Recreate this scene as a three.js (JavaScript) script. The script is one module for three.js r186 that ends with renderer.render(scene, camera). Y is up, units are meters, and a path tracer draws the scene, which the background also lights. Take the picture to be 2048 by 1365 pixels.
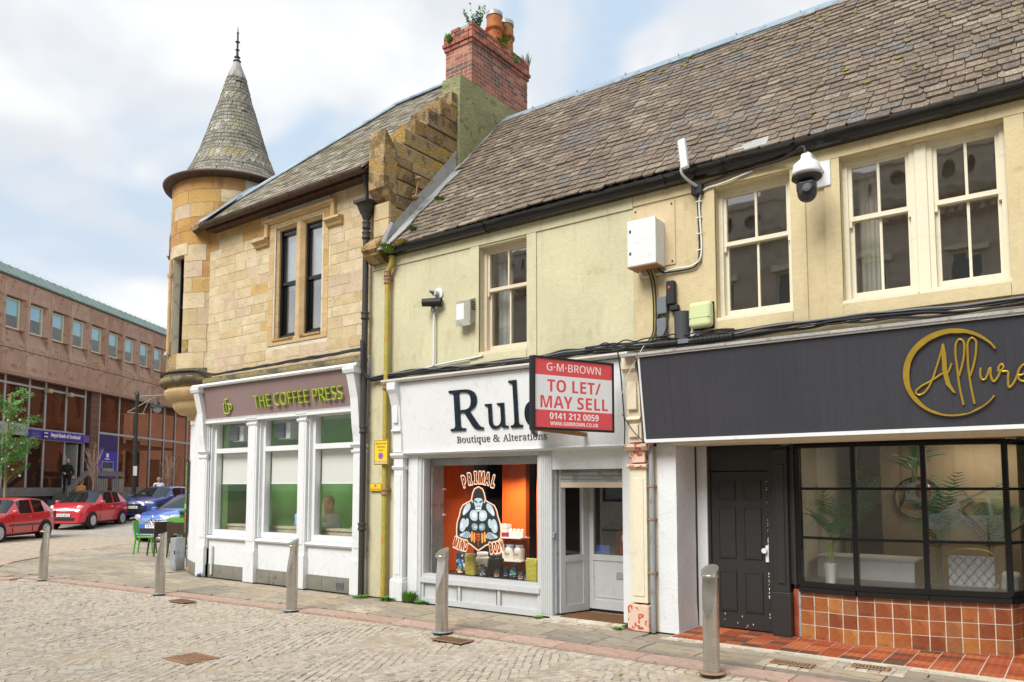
import * as THREE from 'three';
import { FontLoader } from 'three/addons/loaders/FontLoader.js';
import { TextGeometry } from 'three/addons/geometries/TextGeometry.js';
import { RoundedBoxGeometry } from 'three/addons/geometries/RoundedBoxGeometry.js';
import { mergeGeometries, mergeVertices, toCreasedNormals } from 'three/addons/utils/BufferGeometryUtils.js';
import { MarchingCubes } from 'three/addons/objects/MarchingCubes.js';

// ---------- camera, sky, sun, exposure ----------
const scene = new THREE.Scene();
const renderer = new THREE.WebGLRenderer({ antialias: true });
renderer.setSize(1024, 682);
renderer.toneMapping = THREE.LinearToneMapping;
renderer.toneMappingExposure = 1.26;
renderer.shadowMap.enabled = true;
const camera = new THREE.PerspectiveCamera(47.79, 2048 / 1365, 0.1, 400);
camera.position.set(0, 1.75, 8.7);
const EYE = camera.position.clone();
const TILT = 4.33 * Math.PI / 180;
const FWD = new THREE.Vector3(-0.59731501 * Math.cos(TILT), Math.sin(TILT), -0.80200672 * Math.cos(TILT));
camera.lookAt(EYE.clone().add(FWD));
camera.setViewOffset(2048, 1365, 0, -175.5, 2048, 1365);

// seeded random numbers and tileable noise
let SEED = 7;
const rnd = () => { SEED = (SEED * 1664525 + 1013904223) >>> 0; return SEED / 4294967296; };
const rr = (a, b) => a + (b - a) * rnd();
const pick = (a) => a[Math.floor(rnd() * a.length)];
const clamp = (v, a = 0, b = 1) => Math.min(b, Math.max(a, v));
const sm = (a, b, v) => { const t = clamp((v - a) / (b - a)); return t * t * (3 - 2 * t); };
const hash = (x, y, s) => { let h = (x * 374761393 + y * 668265263 + s * 974711) | 0; h = Math.imul(h ^ (h >>> 13), 1274126177); return ((h ^ (h >>> 16)) >>> 0) / 4294967296; };
function vn(x, y, p, s) {           // value noise, period p
  const xi = Math.floor(x), yi = Math.floor(y), fx = x - xi, fy = y - yi;
  const m = (n) => ((n % p) + p) % p, u = fx * fx * (3 - 2 * fx), v = fy * fy * (3 - 2 * fy);
  const a = hash(m(xi), m(yi), s), b = hash(m(xi + 1), m(yi), s), c = hash(m(xi), m(yi + 1), s), d = hash(m(xi + 1), m(yi + 1), s);
  return a + (b - a) * u + (c - a) * v + (a - b - c + d) * u * v;
}
const fbm = (u, v, f, o, s) => { let t = 0, w = 0, a = 1; for (let i = 0; i < o; i++) { t += a * vn(u * f, v * f, f, s + i); w += a; a *= 0.55; f *= 2; } return t / w; };

// overcast sky with thin blue gaps
{
  const W = 1024, H = 512, d = new Float32Array(W * H * 4);
  const n3 = (x, y, o, s) => { let t = 0, w = 0, a = 1; for (let i = 0; i < o; i++) { t += a * vn(x, y, 4096, s + i); w += a; a *= 0.52; x = x * 2.03 + 17; y = y * 2.03 + 31; } return t / w; };
  for (let j = 0; j < H; j++) for (let i = 0; i < W; i++) {
    const el = ((j + 0.5) / H - 0.5) * Math.PI, az = ((i + 0.5) / W - 0.5) * 2 * Math.PI;
    const y = Math.sin(el), x = Math.cos(el) * Math.cos(az), z = Math.cos(el) * Math.sin(az);
    const k = 1.6 / (Math.max(y, 0) + 0.34), px = x * k + 40.3, pz = z * k + 21.7;
    const wx = n3(px * 0.8 + 90, pz * 0.8, 3, 71) - 0.5, c = n3(px * 1.5 + wx * 2.4, pz * 1.5 - wx * 1.5, 6, 11), g = n3(px * 2.2 + 7 + wx * 2, pz * 2.2 + 3, 6, 41);
    const cover = 1 - (1 - sm(0.38, 0.54, c)) * (0.25 + 0.75 * sm(0.02, 0.5, y));                   // 0 in a gap, 1 in cloud
    const sh = sm(0.40, 0.66, g);                       // greyer undersides
    const cl = [0.97 - 0.2 * sh, 0.975 - 0.17 * sh, 0.98 - 0.12 * sh], bl = [0.53, 0.69, 0.87];
    const o = (j * W + i) * 4;
    for (let q = 0; q < 3; q++) d[o + q] = (bl[q] + (cl[q] - bl[q]) * (0.12 + 0.88 * cover)) * 0.82;
    d[o + 3] = 1;
  }
  const t = new THREE.DataTexture(d, W, H, THREE.RGBAFormat, THREE.FloatType);
  t.mapping = THREE.EquirectangularReflectionMapping; t.magFilter = t.minFilter = THREE.LinearFilter; t.needsUpdate = true;
  scene.background = t; scene.environment = t; scene.environmentIntensity = 1; scene.backgroundIntensity = 1;
}
const sun = new THREE.DirectionalLight(0xfffbf5, 3.5);
sun.position.set(-10, 33, 31); sun.target.position.set(-8, 0, 0);
sun.castShadow = true; sun.shadow.radius = 60; sun.shadow.mapSize.set(2048, 2048);
Object.assign(sun.shadow.camera, { left: -60, right: 60, top: 60, bottom: -60, near: 1, far: 160 });
scene.add(sun, sun.target);

// ---------- helpers ----------
const V = (x, y, z) => new THREE.Vector3(x, y, z);
const BASE = new WeakMap();
const used = {};
function numbered(n) { used[n] = (used[n] || 0) + 1; return used[n] === 1 ? n : n + '_' + String(used[n] - 1).padStart(3, '0'); }
function thing(name, label, category, at = [0, 0, 0], group, turn = 0) {
  const o = new THREE.Group(); o.name = numbered(name); o.position.set(...at); o.rotation.y = turn;
  o.userData = { label, category }; if (group) o.userData.group = group;
  BASE.set(o, turn === 'local' ? [0, 0, 0] : at); scene.add(o); return o;
}
// a thing whose parts are given in its own axes
function local(name, label, category, at, turn = 0, group) { const o = thing(name, label, category, at, group, turn); BASE.set(o, [0, 0, 0]); return o; }
const rootOf = (o) => { while (!BASE.has(o) && o.parent) o = o.parent; return o; };
function metreUV(g, ox = 0, oy = 0) {      // texture coordinates in metres by the way a face points
  const p = g.attributes.position, n = g.attributes.normal, uv = new Float32Array(p.count * 2);
  for (let i = 0; i < p.count; i++) {
    const ax = Math.abs(n.getX(i)), ay = Math.abs(n.getY(i)), az = Math.abs(n.getZ(i));
    const x = p.getX(i), y = p.getY(i), z = p.getZ(i);
    if (ay > ax && ay > az) { uv[2 * i] = x + ox; uv[2 * i + 1] = z + oy; }
    else if (ax > az) { uv[2 * i] = z + ox; uv[2 * i + 1] = y + oy; }
    else { uv[2 * i] = x + ox; uv[2 * i + 1] = y + oy; }
  }
  g.setAttribute('uv', new THREE.BufferAttribute(uv, 2)); return g;
}
function join(geos, keepUV) {
  const a = (Array.isArray(geos) ? geos : [geos]).map((g) => { const q = g.index ? g.toNonIndexed() : g.clone(); for (const k of Object.keys(q.attributes)) if (!['position', 'normal', 'uv', 'color'].includes(k)) q.deleteAttribute(k); if (!q.attributes.uv) metreUV(q); return q; });
  const g = a.length === 1 ? a[0] : mergeGeometries(a);
  if (!keepUV) metreUV(g);
  return g;
}
function part(parent, name, geos, mat, o = {}) {
  const g = join(geos, o.keepUV), b = BASE.get(rootOf(parent)) || [0, 0, 0];
  if (o.ox) metreUV(g, o.ox, o.oy || 0);
  g.translate(-b[0], -b[1], -b[2]);
  const m = new THREE.Mesh(g, mat); m.name = name; m.castShadow = m.receiveShadow = true;
  if (o.label) m.userData.label = o.label;
  if (o.stuff) m.userData.kind = 'stuff';
  parent.add(m); return m;
}
// a thing that is one mesh
function solo(name, label, category, geos, mat, group, o = {}) {
  const g = join(geos, o.keepUV); g.computeBoundingBox(); const bb = g.boundingBox, c = bb.getCenter(V(0, 0, 0)); c.y = bb.min.y;
  g.translate(-c.x, -c.y, -c.z);
  const m = new THREE.Mesh(g, mat); m.name = numbered(name); m.position.copy(c); m.castShadow = m.receiveShadow = true;
  m.userData = { label, category }; if (group) m.userData.group = group; if (o.kind) m.userData.kind = o.kind;
  scene.add(m); return m;
}
function structure(name, geos, mat, o = {}) {
  const m = new THREE.Mesh(join(geos, o.keepUV), mat); m.name = name; m.castShadow = m.receiveShadow = true; m.userData = { kind: 'structure' }; BASE.set(m, [0, 0, 0]); scene.add(m); return m;
}
// geometry makers
const bx = (x0, x1, y0, y1, z0, z1) => new THREE.BoxGeometry(x1 - x0, y1 - y0, z1 - z0).translate((x0 + x1) / 2, (y0 + y1) / 2, (z0 + z1) / 2);
const rb = (x0, x1, y0, y1, z0, z1, r = 0.01, s = 2) => new RoundedBoxGeometry(x1 - x0, y1 - y0, z1 - z0, s, Math.min(r, (x1 - x0) / 2.01, (y1 - y0) / 2.01, (z1 - z0) / 2.01)).translate((x0 + x1) / 2, (y0 + y1) / 2, (z0 + z1) / 2);
const cyl = (r0, r1, h, x, y, z, s = 16) => new THREE.CylinderGeometry(r1, r0, h, s).translate(x, y + h / 2, z);
const sph = (r, x, y, z, w = 14, h = 10) => new THREE.SphereGeometry(r, w, h).translate(x, y, z);
const lathe = (pts, x, y, z, s = 24) => new THREE.LatheGeometry(pts.map((p) => new THREE.Vector2(p[0], p[1])), s).translate(x, y, z);
const tube = (pts, r, s = 6, n) => new THREE.TubeGeometry(new THREE.CatmullRomCurve3(pts.map((p) => V(...p)), false, 'centripetal'), n || pts.length * 6, r, s);
function bar(a, b, w, h = w) {       // square bar from a to b
  const A = V(...a), B = V(...b), l = A.distanceTo(B), g = new THREE.BoxGeometry(w, h, l);
  const m = new THREE.Matrix4().lookAt(A, B, Math.abs(B.y - A.y) > 0.98 * l ? V(0, 0, 1) : V(0, 1, 0)); m.setPosition(A.clone().add(B).multiplyScalar(0.5)); return g.applyMatrix4(m);
}
function rod(a, b, r, r2 = r, s = 8) {
  const A = V(...a), B = V(...b), l = A.distanceTo(B), g = new THREE.CylinderGeometry(r2, r, l, s);
  g.applyQuaternion(new THREE.Quaternion().setFromUnitVectors(V(0, 1, 0), B.clone().sub(A).normalize())); return g.translate((a[0] + b[0]) / 2, (a[1] + b[1]) / 2, (a[2] + b[2]) / 2);
}
const shape = (pts, holes = []) => { const s = new THREE.Shape(pts.map((p) => new THREE.Vector2(p[0], p[1]))); for (const h of holes) s.holes.push(new THREE.Path(h.map((p) => new THREE.Vector2(p[0], p[1])))); return s; };
const rect = (x0, x1, y0, y1) => [[x0, y0], [x1, y0], [x1, y1], [x0, y1]];
// outline in x,y pushed from z0 to z1
const ext = (pts, z0, z1, holes, bevel = 0) => new THREE.ExtrudeGeometry(shape(pts, holes), { depth: z1 - z0 - 2 * bevel, bevelEnabled: bevel > 0, bevelThickness: bevel, bevelSize: bevel, bevelSegments: 2, curveSegments: 12 }).translate(0, 0, z0 + bevel);
// outline in z,y pushed along x
const extX = (pts, x0, x1, holes) => new THREE.ExtrudeGeometry(shape(pts.map((p) => [-p[0], p[1]]), (holes || []).map((h) => h.map((p) => [-p[0], p[1]]))), { depth: x1 - x0, bevelEnabled: false }).rotateY(Math.PI / 2).translate(x0, 0, 0);
// outline in x,z raised from y0 to y1
const extY = (pts, y0, y1, holes) => new THREE.ExtrudeGeometry(shape(pts.map((p) => [p[0], -p[1]]), (holes || []).map((h) => h.map((p) => [p[0], -p[1]]))), { depth: y1 - y0, bevelEnabled: false }).rotateX(-Math.PI / 2).translate(0, y0, 0);
function quad(a, b, c, d) {
  const g = new THREE.BufferGeometry(); g.setAttribute('position', new THREE.Float32BufferAttribute([...a, ...b, ...c, ...a, ...c, ...d], 3));
  g.setAttribute('uv', new THREE.Float32BufferAttribute([0, 0, 1, 0, 1, 1, 0, 0, 1, 1, 0, 1], 2)); g.computeVertexNormals(); return g;
}
// frame of four bars round an opening
const frame = (x0, x1, y0, y1, z0, z1, w, wb = w) => [bx(x0, x0 + w, y0, y1, z0, z1), bx(x1 - w, x1, y0, y1, z0, z1), bx(x0 + w, x1 - w, y1 - w, y1, z0 + 0.002, z1 - 0.002), bx(x0 + w, x1 - w, y0, y0 + wb, z0 + 0.002, z1 - 0.002)];

// ---------- procedural textures and materials ----------
function tex(size, fn, metres = 1, srgb = true) {
  const d = new Uint8Array(size * size * 4);
  for (let j = 0; j < size; j++) for (let i = 0; i < size; i++) { const c = fn(i / size, j / size), o = (j * size + i) * 4; for (let q = 0; q < 3; q++) d[o + q] = clamp(c[q] ?? c[0]) * 255; d[o + 3] = 255; }
  const t = new THREE.DataTexture(d, size, size); t.wrapS = t.wrapT = THREE.RepeatWrapping; t.magFilter = THREE.LinearFilter; t.minFilter = THREE.LinearMipmapLinearFilter; t.generateMipmaps = true;
  if (srgb) t.colorSpace = THREE.SRGBColorSpace; t.repeat.set(1 / metres, 1 / metres); t.needsUpdate = true; return t;
}
const again = (t, metres) => { const c = t.clone(); c.repeat.set(1 / metres, 1 / metres); c.needsUpdate = true; return c; };
const g3 = (v, a = 1, b = 1, c = 1) => [v * a, v * b, v * c];
const T = {};
T.plaster = tex(1024, (u, v) => { const n = fbm(u, v, 4, 6, 3), f = fbm(u, v, 64, 3, 9), s = fbm(u * 6 % 1, v, 8, 4, 21), st = sm(0.62, 0.8, s) * 0.10, dk = sm(0.66, 0.82, fbm(u, v, 16, 5, 55)) * 0.16; const k = 0.90 + 0.12 * (n - 0.5) + 0.05 * (f - 0.5) - st * 0.35 - dk * 0.3; return [k, k * (1 - st * 0.1), k * (1 - dk * 0.3 - st * 0.2)]; }, 3.2);
T.stone = tex(512, (u, v) => { const n = fbm(u, v, 4, 5, 5), f = fbm(u, v, 96, 2, 8), b = fbm(u, v * 3 % 1, 8, 4, 77); const k = 0.86 + 0.18 * (n - 0.5) + 0.16 * (f - 0.5) - sm(0.64, 0.8, b) * 0.1; return [k, k * (0.97 + 0.05 * (b - 0.5)), k * (0.94 + 0.10 * (n - 0.5))]; }, 0.9);
T.weather = tex(512, (u, v) => { const n = fbm(u, v, 5, 6, 15), f = fbm(u, v, 64, 2, 18), b = sm(0.5, 0.62, fbm(u, v, 7, 5, 87)), l = sm(0.58, 0.66, fbm(u, v, 11, 5, 34)); let c = g3(0.86 + 0.3 * (n - 0.5) + 0.2 * (f - 0.5)); c = c.map((q, i) => q * (1 - 0.27 * b)); const y = [0.95, 0.85, 0.48]; return c.map((q, i) => q + (y[i] * (0.7 + 0.5 * f) - q) * l * 0.7); }, 1.3);
T.slate = tex(512, (u, v) => { const n = fbm(u, v, 5, 5, 25), f = fbm(u, v, 80, 2, 28), l = sm(0.60, 0.68, fbm(u, v, 22, 4, 94)), k = 0.78 + 0.34 * (n - 0.5) + 0.26 * (f - 0.5); return [k + l * 0.34, k + l * 0.33, k + l * 0.29]; }, 0.6);
T.concrete = tex(512, (u, v) => { const n = fbm(u, v, 4, 6, 35), f = fbm(u, v, 128, 2, 38), d = sm(0.6, 0.75, fbm(u, v, 9, 4, 97)); const k = 0.88 + 0.2 * (n - 0.5) + 0.16 * (f - 0.5) - d * 0.12; return [k, k * (1 - d * 0.04), k * (1 - d * 0.1)]; }, 1.1);
T.paint = tex(512, (u, v) => { const n = fbm(u, v, 4, 6, 45), f = fbm(u, v, 64, 2, 48), d = sm(0.68, 0.78, fbm(u, v, 20, 4, 98)), s = sm(0.66, 0.86, fbm(u * 4 % 1, v, 6, 3, 99)); const k = 0.955 + 0.05 * (n - 0.5) + 0.03 * (f - 0.5) - d * 0.03 - s * 0.03; return [k, k * (1 - d * 0.012), k * (1 - d * 0.03 - s * 0.012)]; }, 1.7);
T.brick = tex(256, (u, v) => { const n = fbm(u, v, 6, 5, 65), f = fbm(u, v, 64, 2, 68), s = sm(0.6, 0.75, fbm(u, v, 5, 4, 61)); const k = 0.84 + 0.3 * (n - 0.5) + 0.2 * (f - 0.5); return [k * (1 - 0.3 * s), k * (1 - 0.26 * s), k * (1 - 0.2 * s)]; }, 0.5);
T.tile = tex(256, (u, v) => { const n = fbm(u, v, 4, 5, 75), f = fbm(u, v, 64, 2, 78); const k = 0.72 + 0.4 * n + 0.14 * (f - 0.5); return [k, k * (0.86 + 0.3 * n), k * 0.95]; }, 0.35);
T.rust = tex(512, (u, v) => { const n = fbm(u, v, 6, 6, 85), f = fbm(u, v, 64, 2, 88), r = sm(0.5, 0.62, n); const k = 0.8 + 0.4 * (f - 0.5); return [k, k * (1 - 0.42 * r), k * (1 - 0.72 * r)]; }, 0.45);
T.peel = tex(512, (u, v) => { const n = fbm(u, v, 9, 6, 185), f = fbm(u, v, 64, 2, 188), r = sm(0.60, 0.625, n); const k = 0.93 + 0.1 * (f - 0.5); const p = [0.66 + f * 0.2, 0.27 + 0.12 * f, 0.22]; return [0, 1, 2].map((i) => k * [0.93, 0.87, 0.80][i] * (1 - r) + p[i] * r); }, 0.42);
T.wood = tex(512, (u, v) => { const w = fbm(u, v, 4, 3, 95) * 2, n = fbm(u, (v * 10 + w) % 1, 10, 5, 93), f = fbm(u, v * 6 % 1, 32, 3, 92); const k = 0.65 + 0.4 * n + 0.2 * (f - 0.5); return [k, k * 0.95, k * 0.88]; }, 0.8);
T.streak = tex(512, (u, v) => { const f = vn(u * 200, v * 5, 200, 305), n = fbm(u, v, 4, 5, 308), s = sm(0.6, 0.85, vn(u * 60, v * 2, 60, 311)), d = sm(0.83, 0.86, vn(u * 190, v * 190, 190, 312)); const k = 0.84 + 0.12 * (n - 0.5) + 0.06 * (f - 0.5) + 0.02 * s + d * 0.1; return [k, k, k * 1.02]; }, 2.1);
T.rust2 = tex(512, (u, v) => { const n = fbm(u, v, 5, 6, 285), f = fbm(u, v, 64, 2, 288), r = sm(0.52, 0.72, n) * 0.6; const k = 0.86 + 0.25 * (f - 0.5) + 0.2 * (n - 0.5); return [k, k * (1 - 0.28 * r), k * (1 - 0.55 * r)]; }, 0.8);
T.metal = tex(256, (u, v) => { const f = vn(u * 6, v * 128, 128, 105), n = fbm(u, v, 4, 4, 108); const k = 0.84 + 0.12 * (n - 0.3) + 0.1 * (f - 0.5); return [k, k, k]; }, 0.4);
T.sett = tex(512, (u, v) => { const n = fbm(u, v, 6, 6, 205), f = fbm(u, v, 128, 2, 208), d = sm(0.6, 0.72, fbm(u, v, 9, 4, 207)); const k = 0.86 + 0.24 * (n - 0.5) + 0.24 * (f - 0.5); return [k * (1 + 0.02 * d), k * (1 - 0.03 * d), k * (1 - 0.12 * d)]; }, 0.7);
T.fine = tex(256, (u, v) => { const k = 0.5 * fbm(u, v, 32, 3, 115) + 0.5 * fbm(u, v, 6, 4, 116); return [k, k, k]; }, 0.3, false);
T.coarse = tex(512, (u, v) => { const k = 0.55 * fbm(u, v, 5, 6, 125) + 0.45 * fbm(u, v, 48, 3, 126); return [k, k, k]; }, 0.9, false);
T.wave = tex(256, (u, v) => { const k = fbm(u, v, 3, 3, 135); return [k, k, k]; }, 1.4, false);
const col = (c) => (Array.isArray(c) ? new THREE.Color().setRGB(...c) : new THREE.Color(c));
function M(c, rough = 0.8, o = {}) { const { phys, ...q } = o; return new (phys ? THREE.MeshPhysicalMaterial : THREE.MeshStandardMaterial)({ color: col(c), roughness: rough, metalness: 0, side: THREE.DoubleSide, ...q }); }
const bump = (t, s) => ({ bumpMap: t, bumpScale: s });
const variants = (list, rough, o) => list.map((c) => M(c, rough, o));
const m = {
  olive: M('#d7d1ae', 0.9, { map: T.plaster, ...bump(T.coarse, 0.006) }),
  buff: M('#dbcaa0', 0.9, { map: T.plaster, ...bump(T.coarse, 0.006) }),
  oliveDark: M('#a59a5e', 0.9, { map: T.plaster }),
  white: M('#dfe2e4', 0.55, { map: T.paint, ...bump(T.fine, 0.001) }),
  whiteRough: M('#dfe2e4', 0.9, { map: T.paint, ...bump(T.coarse, 0.006) }),
  greyPaint: M('#c6c9ca', 0.5, { map: T.paint }),
  cream: M('#e3dcc3', 0.6, { map: T.paint, ...bump(T.fine, 0.001) }),
  creamOld: M('#dccfb6', 0.75, { map: T.paint, ...bump(T.fine, 0.003) }),
  peel: M('#f3e6e0', 0.8, { map: T.peel, ...bump(T.fine, 0.003) }),
  blackPaint: M('#2d2c2d', 0.4, { map: T.paint, ...bump(T.fine, 0.0015) }),
  blackGloss: M('#141416', 0.18, { map: T.paint }),
  castIron: M('#3f3c3a', 0.6, { map: T.rust2, ...bump(T.fine, 0.003) }),
  yellowPipe: M('#c3b44f', 0.6, { map: T.rust2, ...bump(T.fine, 0.002) }),
  rustMetal: M('#b08d70', 0.85, { map: T.rust2, ...bump(T.fine, 0.003) }),
  brownGutter: M('#5b4637', 0.6, { map: T.rust }),
  steel: M('#e6e1d8', 0.27, { metalness: 0.92, map: T.metal }),
  galv: M('#b4babe', 0.5, { metalness: 0.35, map: T.concrete }),
  zinc: M('#9fb1bf', 0.55, { metalness: 0.3, map: T.concrete }),
  lead: M('#b4b4b2', 0.7, { map: T.concrete, ...bump(T.coarse, 0.01) }),
  mortar: M('#e4dcc8', 0.95, { map: T.concrete }),
  mortarDark: M('#7a7468', 0.95, { map: T.concrete }),
  string: M('#8f8468', 0.95, { map: T.weather, ...bump(T.coarse, 0.02) }),
  dressed: M('#dcc293', 0.9, { map: T.stone, ...bump(T.coarse, 0.006) }),
  weathered: M('#c2a473', 0.95, { map: T.weather, ...bump(T.coarse, 0.03) }),
  stucco: M('#a3a277', 0.95, { map: T.concrete, ...bump(T.coarse, 0.04) }),
  granite: M('#8b897d', 0.7, { map: T.concrete, ...bump(T.fine, 0.003) }),
  glass: M('#ffffff', 0.02, { phys: true, transmission: 1, thickness: 0, ior: 1.5 }),
  oldGlass: M('#f4f6f5', 0.02, { phys: true, transmission: 1, thickness: 0, ior: 3.2, ...bump(T.wave, 0.0012) }),
  shopGlass: M('#ffffff', 0.015, { phys: true, transmission: 1, thickness: 0, ior: 2.1 }),
  mirrorGlass: M('#8d8f8e', 0.03, { phys: true, transmission: 0.85, thickness: 0, ior: 2.0, ...bump(T.wave, 0.004) }),
  black: M('#17181a', 0.6), dark: M('#2a2b2d', 0.6), cable: M('#232325', 0.65), whiteCable: M('#dcdcd8', 0.5),
  grey: M('#6a6f74', 0.6), lightGrey: M('#b9bcbe', 0.5), rubber: M('#191919', 0.85), chrome: M('#dfe2e6', 0.12, { metalness: 1 }),
  sandFloor: M('#c4b59f', 0.95, { map: T.sett }),
  moss: M('#5f7a22', 1), grass: M('#5a8a2c', 0.9), leafDark: M('#2f6a26', 0.8),
};
const fontSans = await new FontLoader().loadAsync('fonts/droid/droid_sans_regular.typeface.json');
const fontBold = await new FontLoader().loadAsync('fonts/droid/droid_sans_bold.typeface.json');
const fontSerif = await new FontLoader().loadAsync('fonts/droid/droid_serif_regular.typeface.json');
const fontSerifB = await new FontLoader().loadAsync('fonts/droid/droid_serif_bold.typeface.json');
// lettering fitted to a width (or height) with its lower left corner at the origin
function letters(str, font, w, h, depth) {
  const g = new TextGeometry(str, { font, size: 1, depth: 0.1, curveSegments: 5, bevelEnabled: false }); g.computeBoundingBox(); const b = g.boundingBox;
  return g.translate(-b.min.x, -b.min.y, 0).scale(w / (b.max.x - b.min.x), h / (b.max.y - b.min.y), depth / 0.1);
}
function canvasTex(w, h, draw) { const c = document.createElement('canvas'); c.width = w; c.height = h; const x = c.getContext('2d'); draw(x, w, h); const t = new THREE.CanvasTexture(c); t.colorSpace = THREE.SRGBColorSpace; t.needsUpdate = true; return t; }
const print = (t, rough = 0.6, o = {}) => M('#ffffff', rough, { map: t, ...o });
// pieces: list of { g, x (Matrix4 in world), c (index of material) }; the ones that show largest become parts, the rest one part
const FR = V(0.80200672, 0, -0.59731501), FU = V(0, 1, 0).addScaledVector(FWD, -FWD.y).normalize();
function toScreen(p) { const d = p.clone().sub(EYE), z = d.dot(FWD); return [1024 + 1540 * d.dot(FR) / z, 858 - 1540 * d.dot(FU) / z, z]; }
function pieces(parent, name, list, mats, cap, area, normal) {
  const b = BASE.get(rootOf(parent)), tr = new THREE.Matrix4().makeTranslation(-b[0], -b[1], -b[2]);
  const sc = list.map((q) => { const p = V(0, 0, 0).setFromMatrixPosition(q.x), [sx, sy, z] = toScreen(p), d = p.distanceTo(EYE), nn = normal ? normal(q) : null; const f = nn ? EYE.clone().sub(p).normalize().dot(nn) : 1; return { q, s: z > 0 && sx > -30 && sx < 2080 && sy > -30 && sy < 1400 ? Math.max(0.001, f) * (q.a || area || 1) / (d * d) : 0 }; });
  sc.sort((A, B) => B.s - A.s);
  sc.slice(0, cap).forEach(({ q }) => { const me = new THREE.Mesh(q.g, mats[q.c]); me.name = name; me.applyMatrix4(tr.clone().multiply(q.x)); me.castShadow = me.receiveShadow = true; parent.add(me); });
  const rest = sc.slice(cap).map((s) => s.q); if (!rest.length) return;
  const geos = rest.map((q) => { const g = (q.g.index ? q.g.toNonIndexed() : q.g.clone()).applyMatrix4(tr.clone().multiply(q.x)), n = g.attributes.position.count, a = new Float32Array(n * 3), c = mats[q.c].color; for (let i = 0; i < n; i++) { a[3 * i] = c.r; a[3 * i + 1] = c.g; a[3 * i + 2] = c.b; } g.setAttribute('color', new THREE.BufferAttribute(a, 3)); return g; });
  const mt = mats[0].clone(); mt.color.set(0xffffff); mt.vertexColors = true;
  const me = new THREE.Mesh(mergeGeometries(geos), mt); me.name = name + '_field'; me.userData.kind = 'stuff'; me.castShadow = me.receiveShadow = true; parent.add(me);
}
const mtx = (p, q, s = [1, 1, 1]) => new THREE.Matrix4().compose(V(...p), q, V(...s));
const Q = (x, y, z, o = 'XYZ') => new THREE.Quaternion().setFromEuler(new THREE.Euler(x, y, z, o));
// ---------- ground, road, pavement ----------
const zk = (x) => 1.5 + (x < -7 ? 0.82 * Math.pow((-7 - x) / 10.5, 1.2) : 0);      // road edge of the pavement in front of the shops
const LEFT = [[2.6, -17.2], [2.2, -19.2], [1.28, -20.5], [-1.35, -22.9], [-3.9, -24.35], [-5.1, -24.7], [-12, -26.4], [-40, -45]];   // z, x of the kerb round the corner
const xl = (z) => { for (let i = 0; i + 1 < LEFT.length; i++) if (z <= LEFT[i][0] && z >= LEFT[i + 1][0]) { const t = (z - LEFT[i][0]) / (LEFT[i + 1][0] - LEFT[i][0]); return LEFT[i][1] + t * (LEFT[i + 1][1] - LEFT[i][1]); } return LEFT[0][1]; };
structure('ground', bx(-220, 160, -0.5, -0.075, -220, 120), M('#8f897d', 0.95, { map: again(T.sett, 1.3), ...bump(again(T.coarse, 0.5), 0.01) }));
const edge = []; for (let x = 6; x > -17.2; x -= 0.6) edge.push([x, zk(x)]);
const pavePoly = [...edge, ...LEFT.map(([z, x]) => [x, z]), [-40, -60], [6, -60]];
const pavement = structure('pavement', extY(pavePoly, -0.3, -0.022), M('#a39a88', 0.95, { map: T.concrete, ...bump(T.coarse, 0.01) }));
const road = structure('road', extY([[-90, 40], [30, 40], [30, -70], [-90, -70]], -0.074, -0.0385), m.sandFloor);

// slabs of the pavement
const slabG = [0, 1, 2, 3, 4].map((i) => { const g = rb(-0.5, 0.5, -0.03, 0, -0.5, 0.5, 0.006, 1); return metreUV(g, i * 0.37, i * 0.61); });
const slabM = variants(['#b9ac99', '#ada291', '#bdae96', '#a49a8b', '#c0b3a0', '#b3a68f'], 0.85, { map: again(T.concrete, 1.4), ...bump(T.coarse, 0.008) });
{
  const L = [], rows = [];
  for (let k = 0, z = 0.16; z > -14; k++) { rows.push(z); z -= 0.46; }
  const put = (x0, x1, z0, z1) => { if (x1 - x0 < 0.12) return; L.push({ g: pick(slabG), c: Math.floor(rnd() * slabM.length), a: (x1 - x0) * (z1 - z0), x: mtx([(x0 + x1) / 2, rr(-0.002, 0.002), (z0 + z1) / 2], Q(rr(-0.003, 0.003), rnd() < 0.5 ? Math.PI : 0, rr(-0.003, 0.003)), [x1 - x0 - 0.012, 1, z1 - z0 - 0.012]) }); };
  // in front of the shops: three courses between wall and kerb
  for (let r = 0; r < 5; r++) {
    let x = 5 - r * 0.31; const z0 = 0.17 + r * 0.44;
    while (x > -22) { const w = rr(0.55, 0.95), x0 = x - w, lim = Math.min(zk(x0), zk(x)) - 0.34, z1 = Math.min(z0 + 0.44, lim); if (z1 - z0 > 0.1 && x0 > xl((z0 + z1) / 2) + 0.35 && !(x > -3.95 && z1 < 0.5)) put(Math.max(x0, x0), x, Math.max(z0, x > -3.95 ? 0.42 : z0), z1); x = x0; }
  }
  // the wide pavement round the corner
  for (const z of rows) { let x = -15.2 - rr(0, 0.4); if (z > -0.3) x = -15.3; const lim = xl(z - 0.23) + 0.36; while (x > lim) { const w = rr(0.55, 1.0), x0 = Math.max(lim, x - w); put(x0, x, z - 0.46 + 0.005, z); x = x0; } }
  pieces(pavement, 'slab', L, slabM, 290, 0.3, () => V(0, 1, 0));
}
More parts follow.
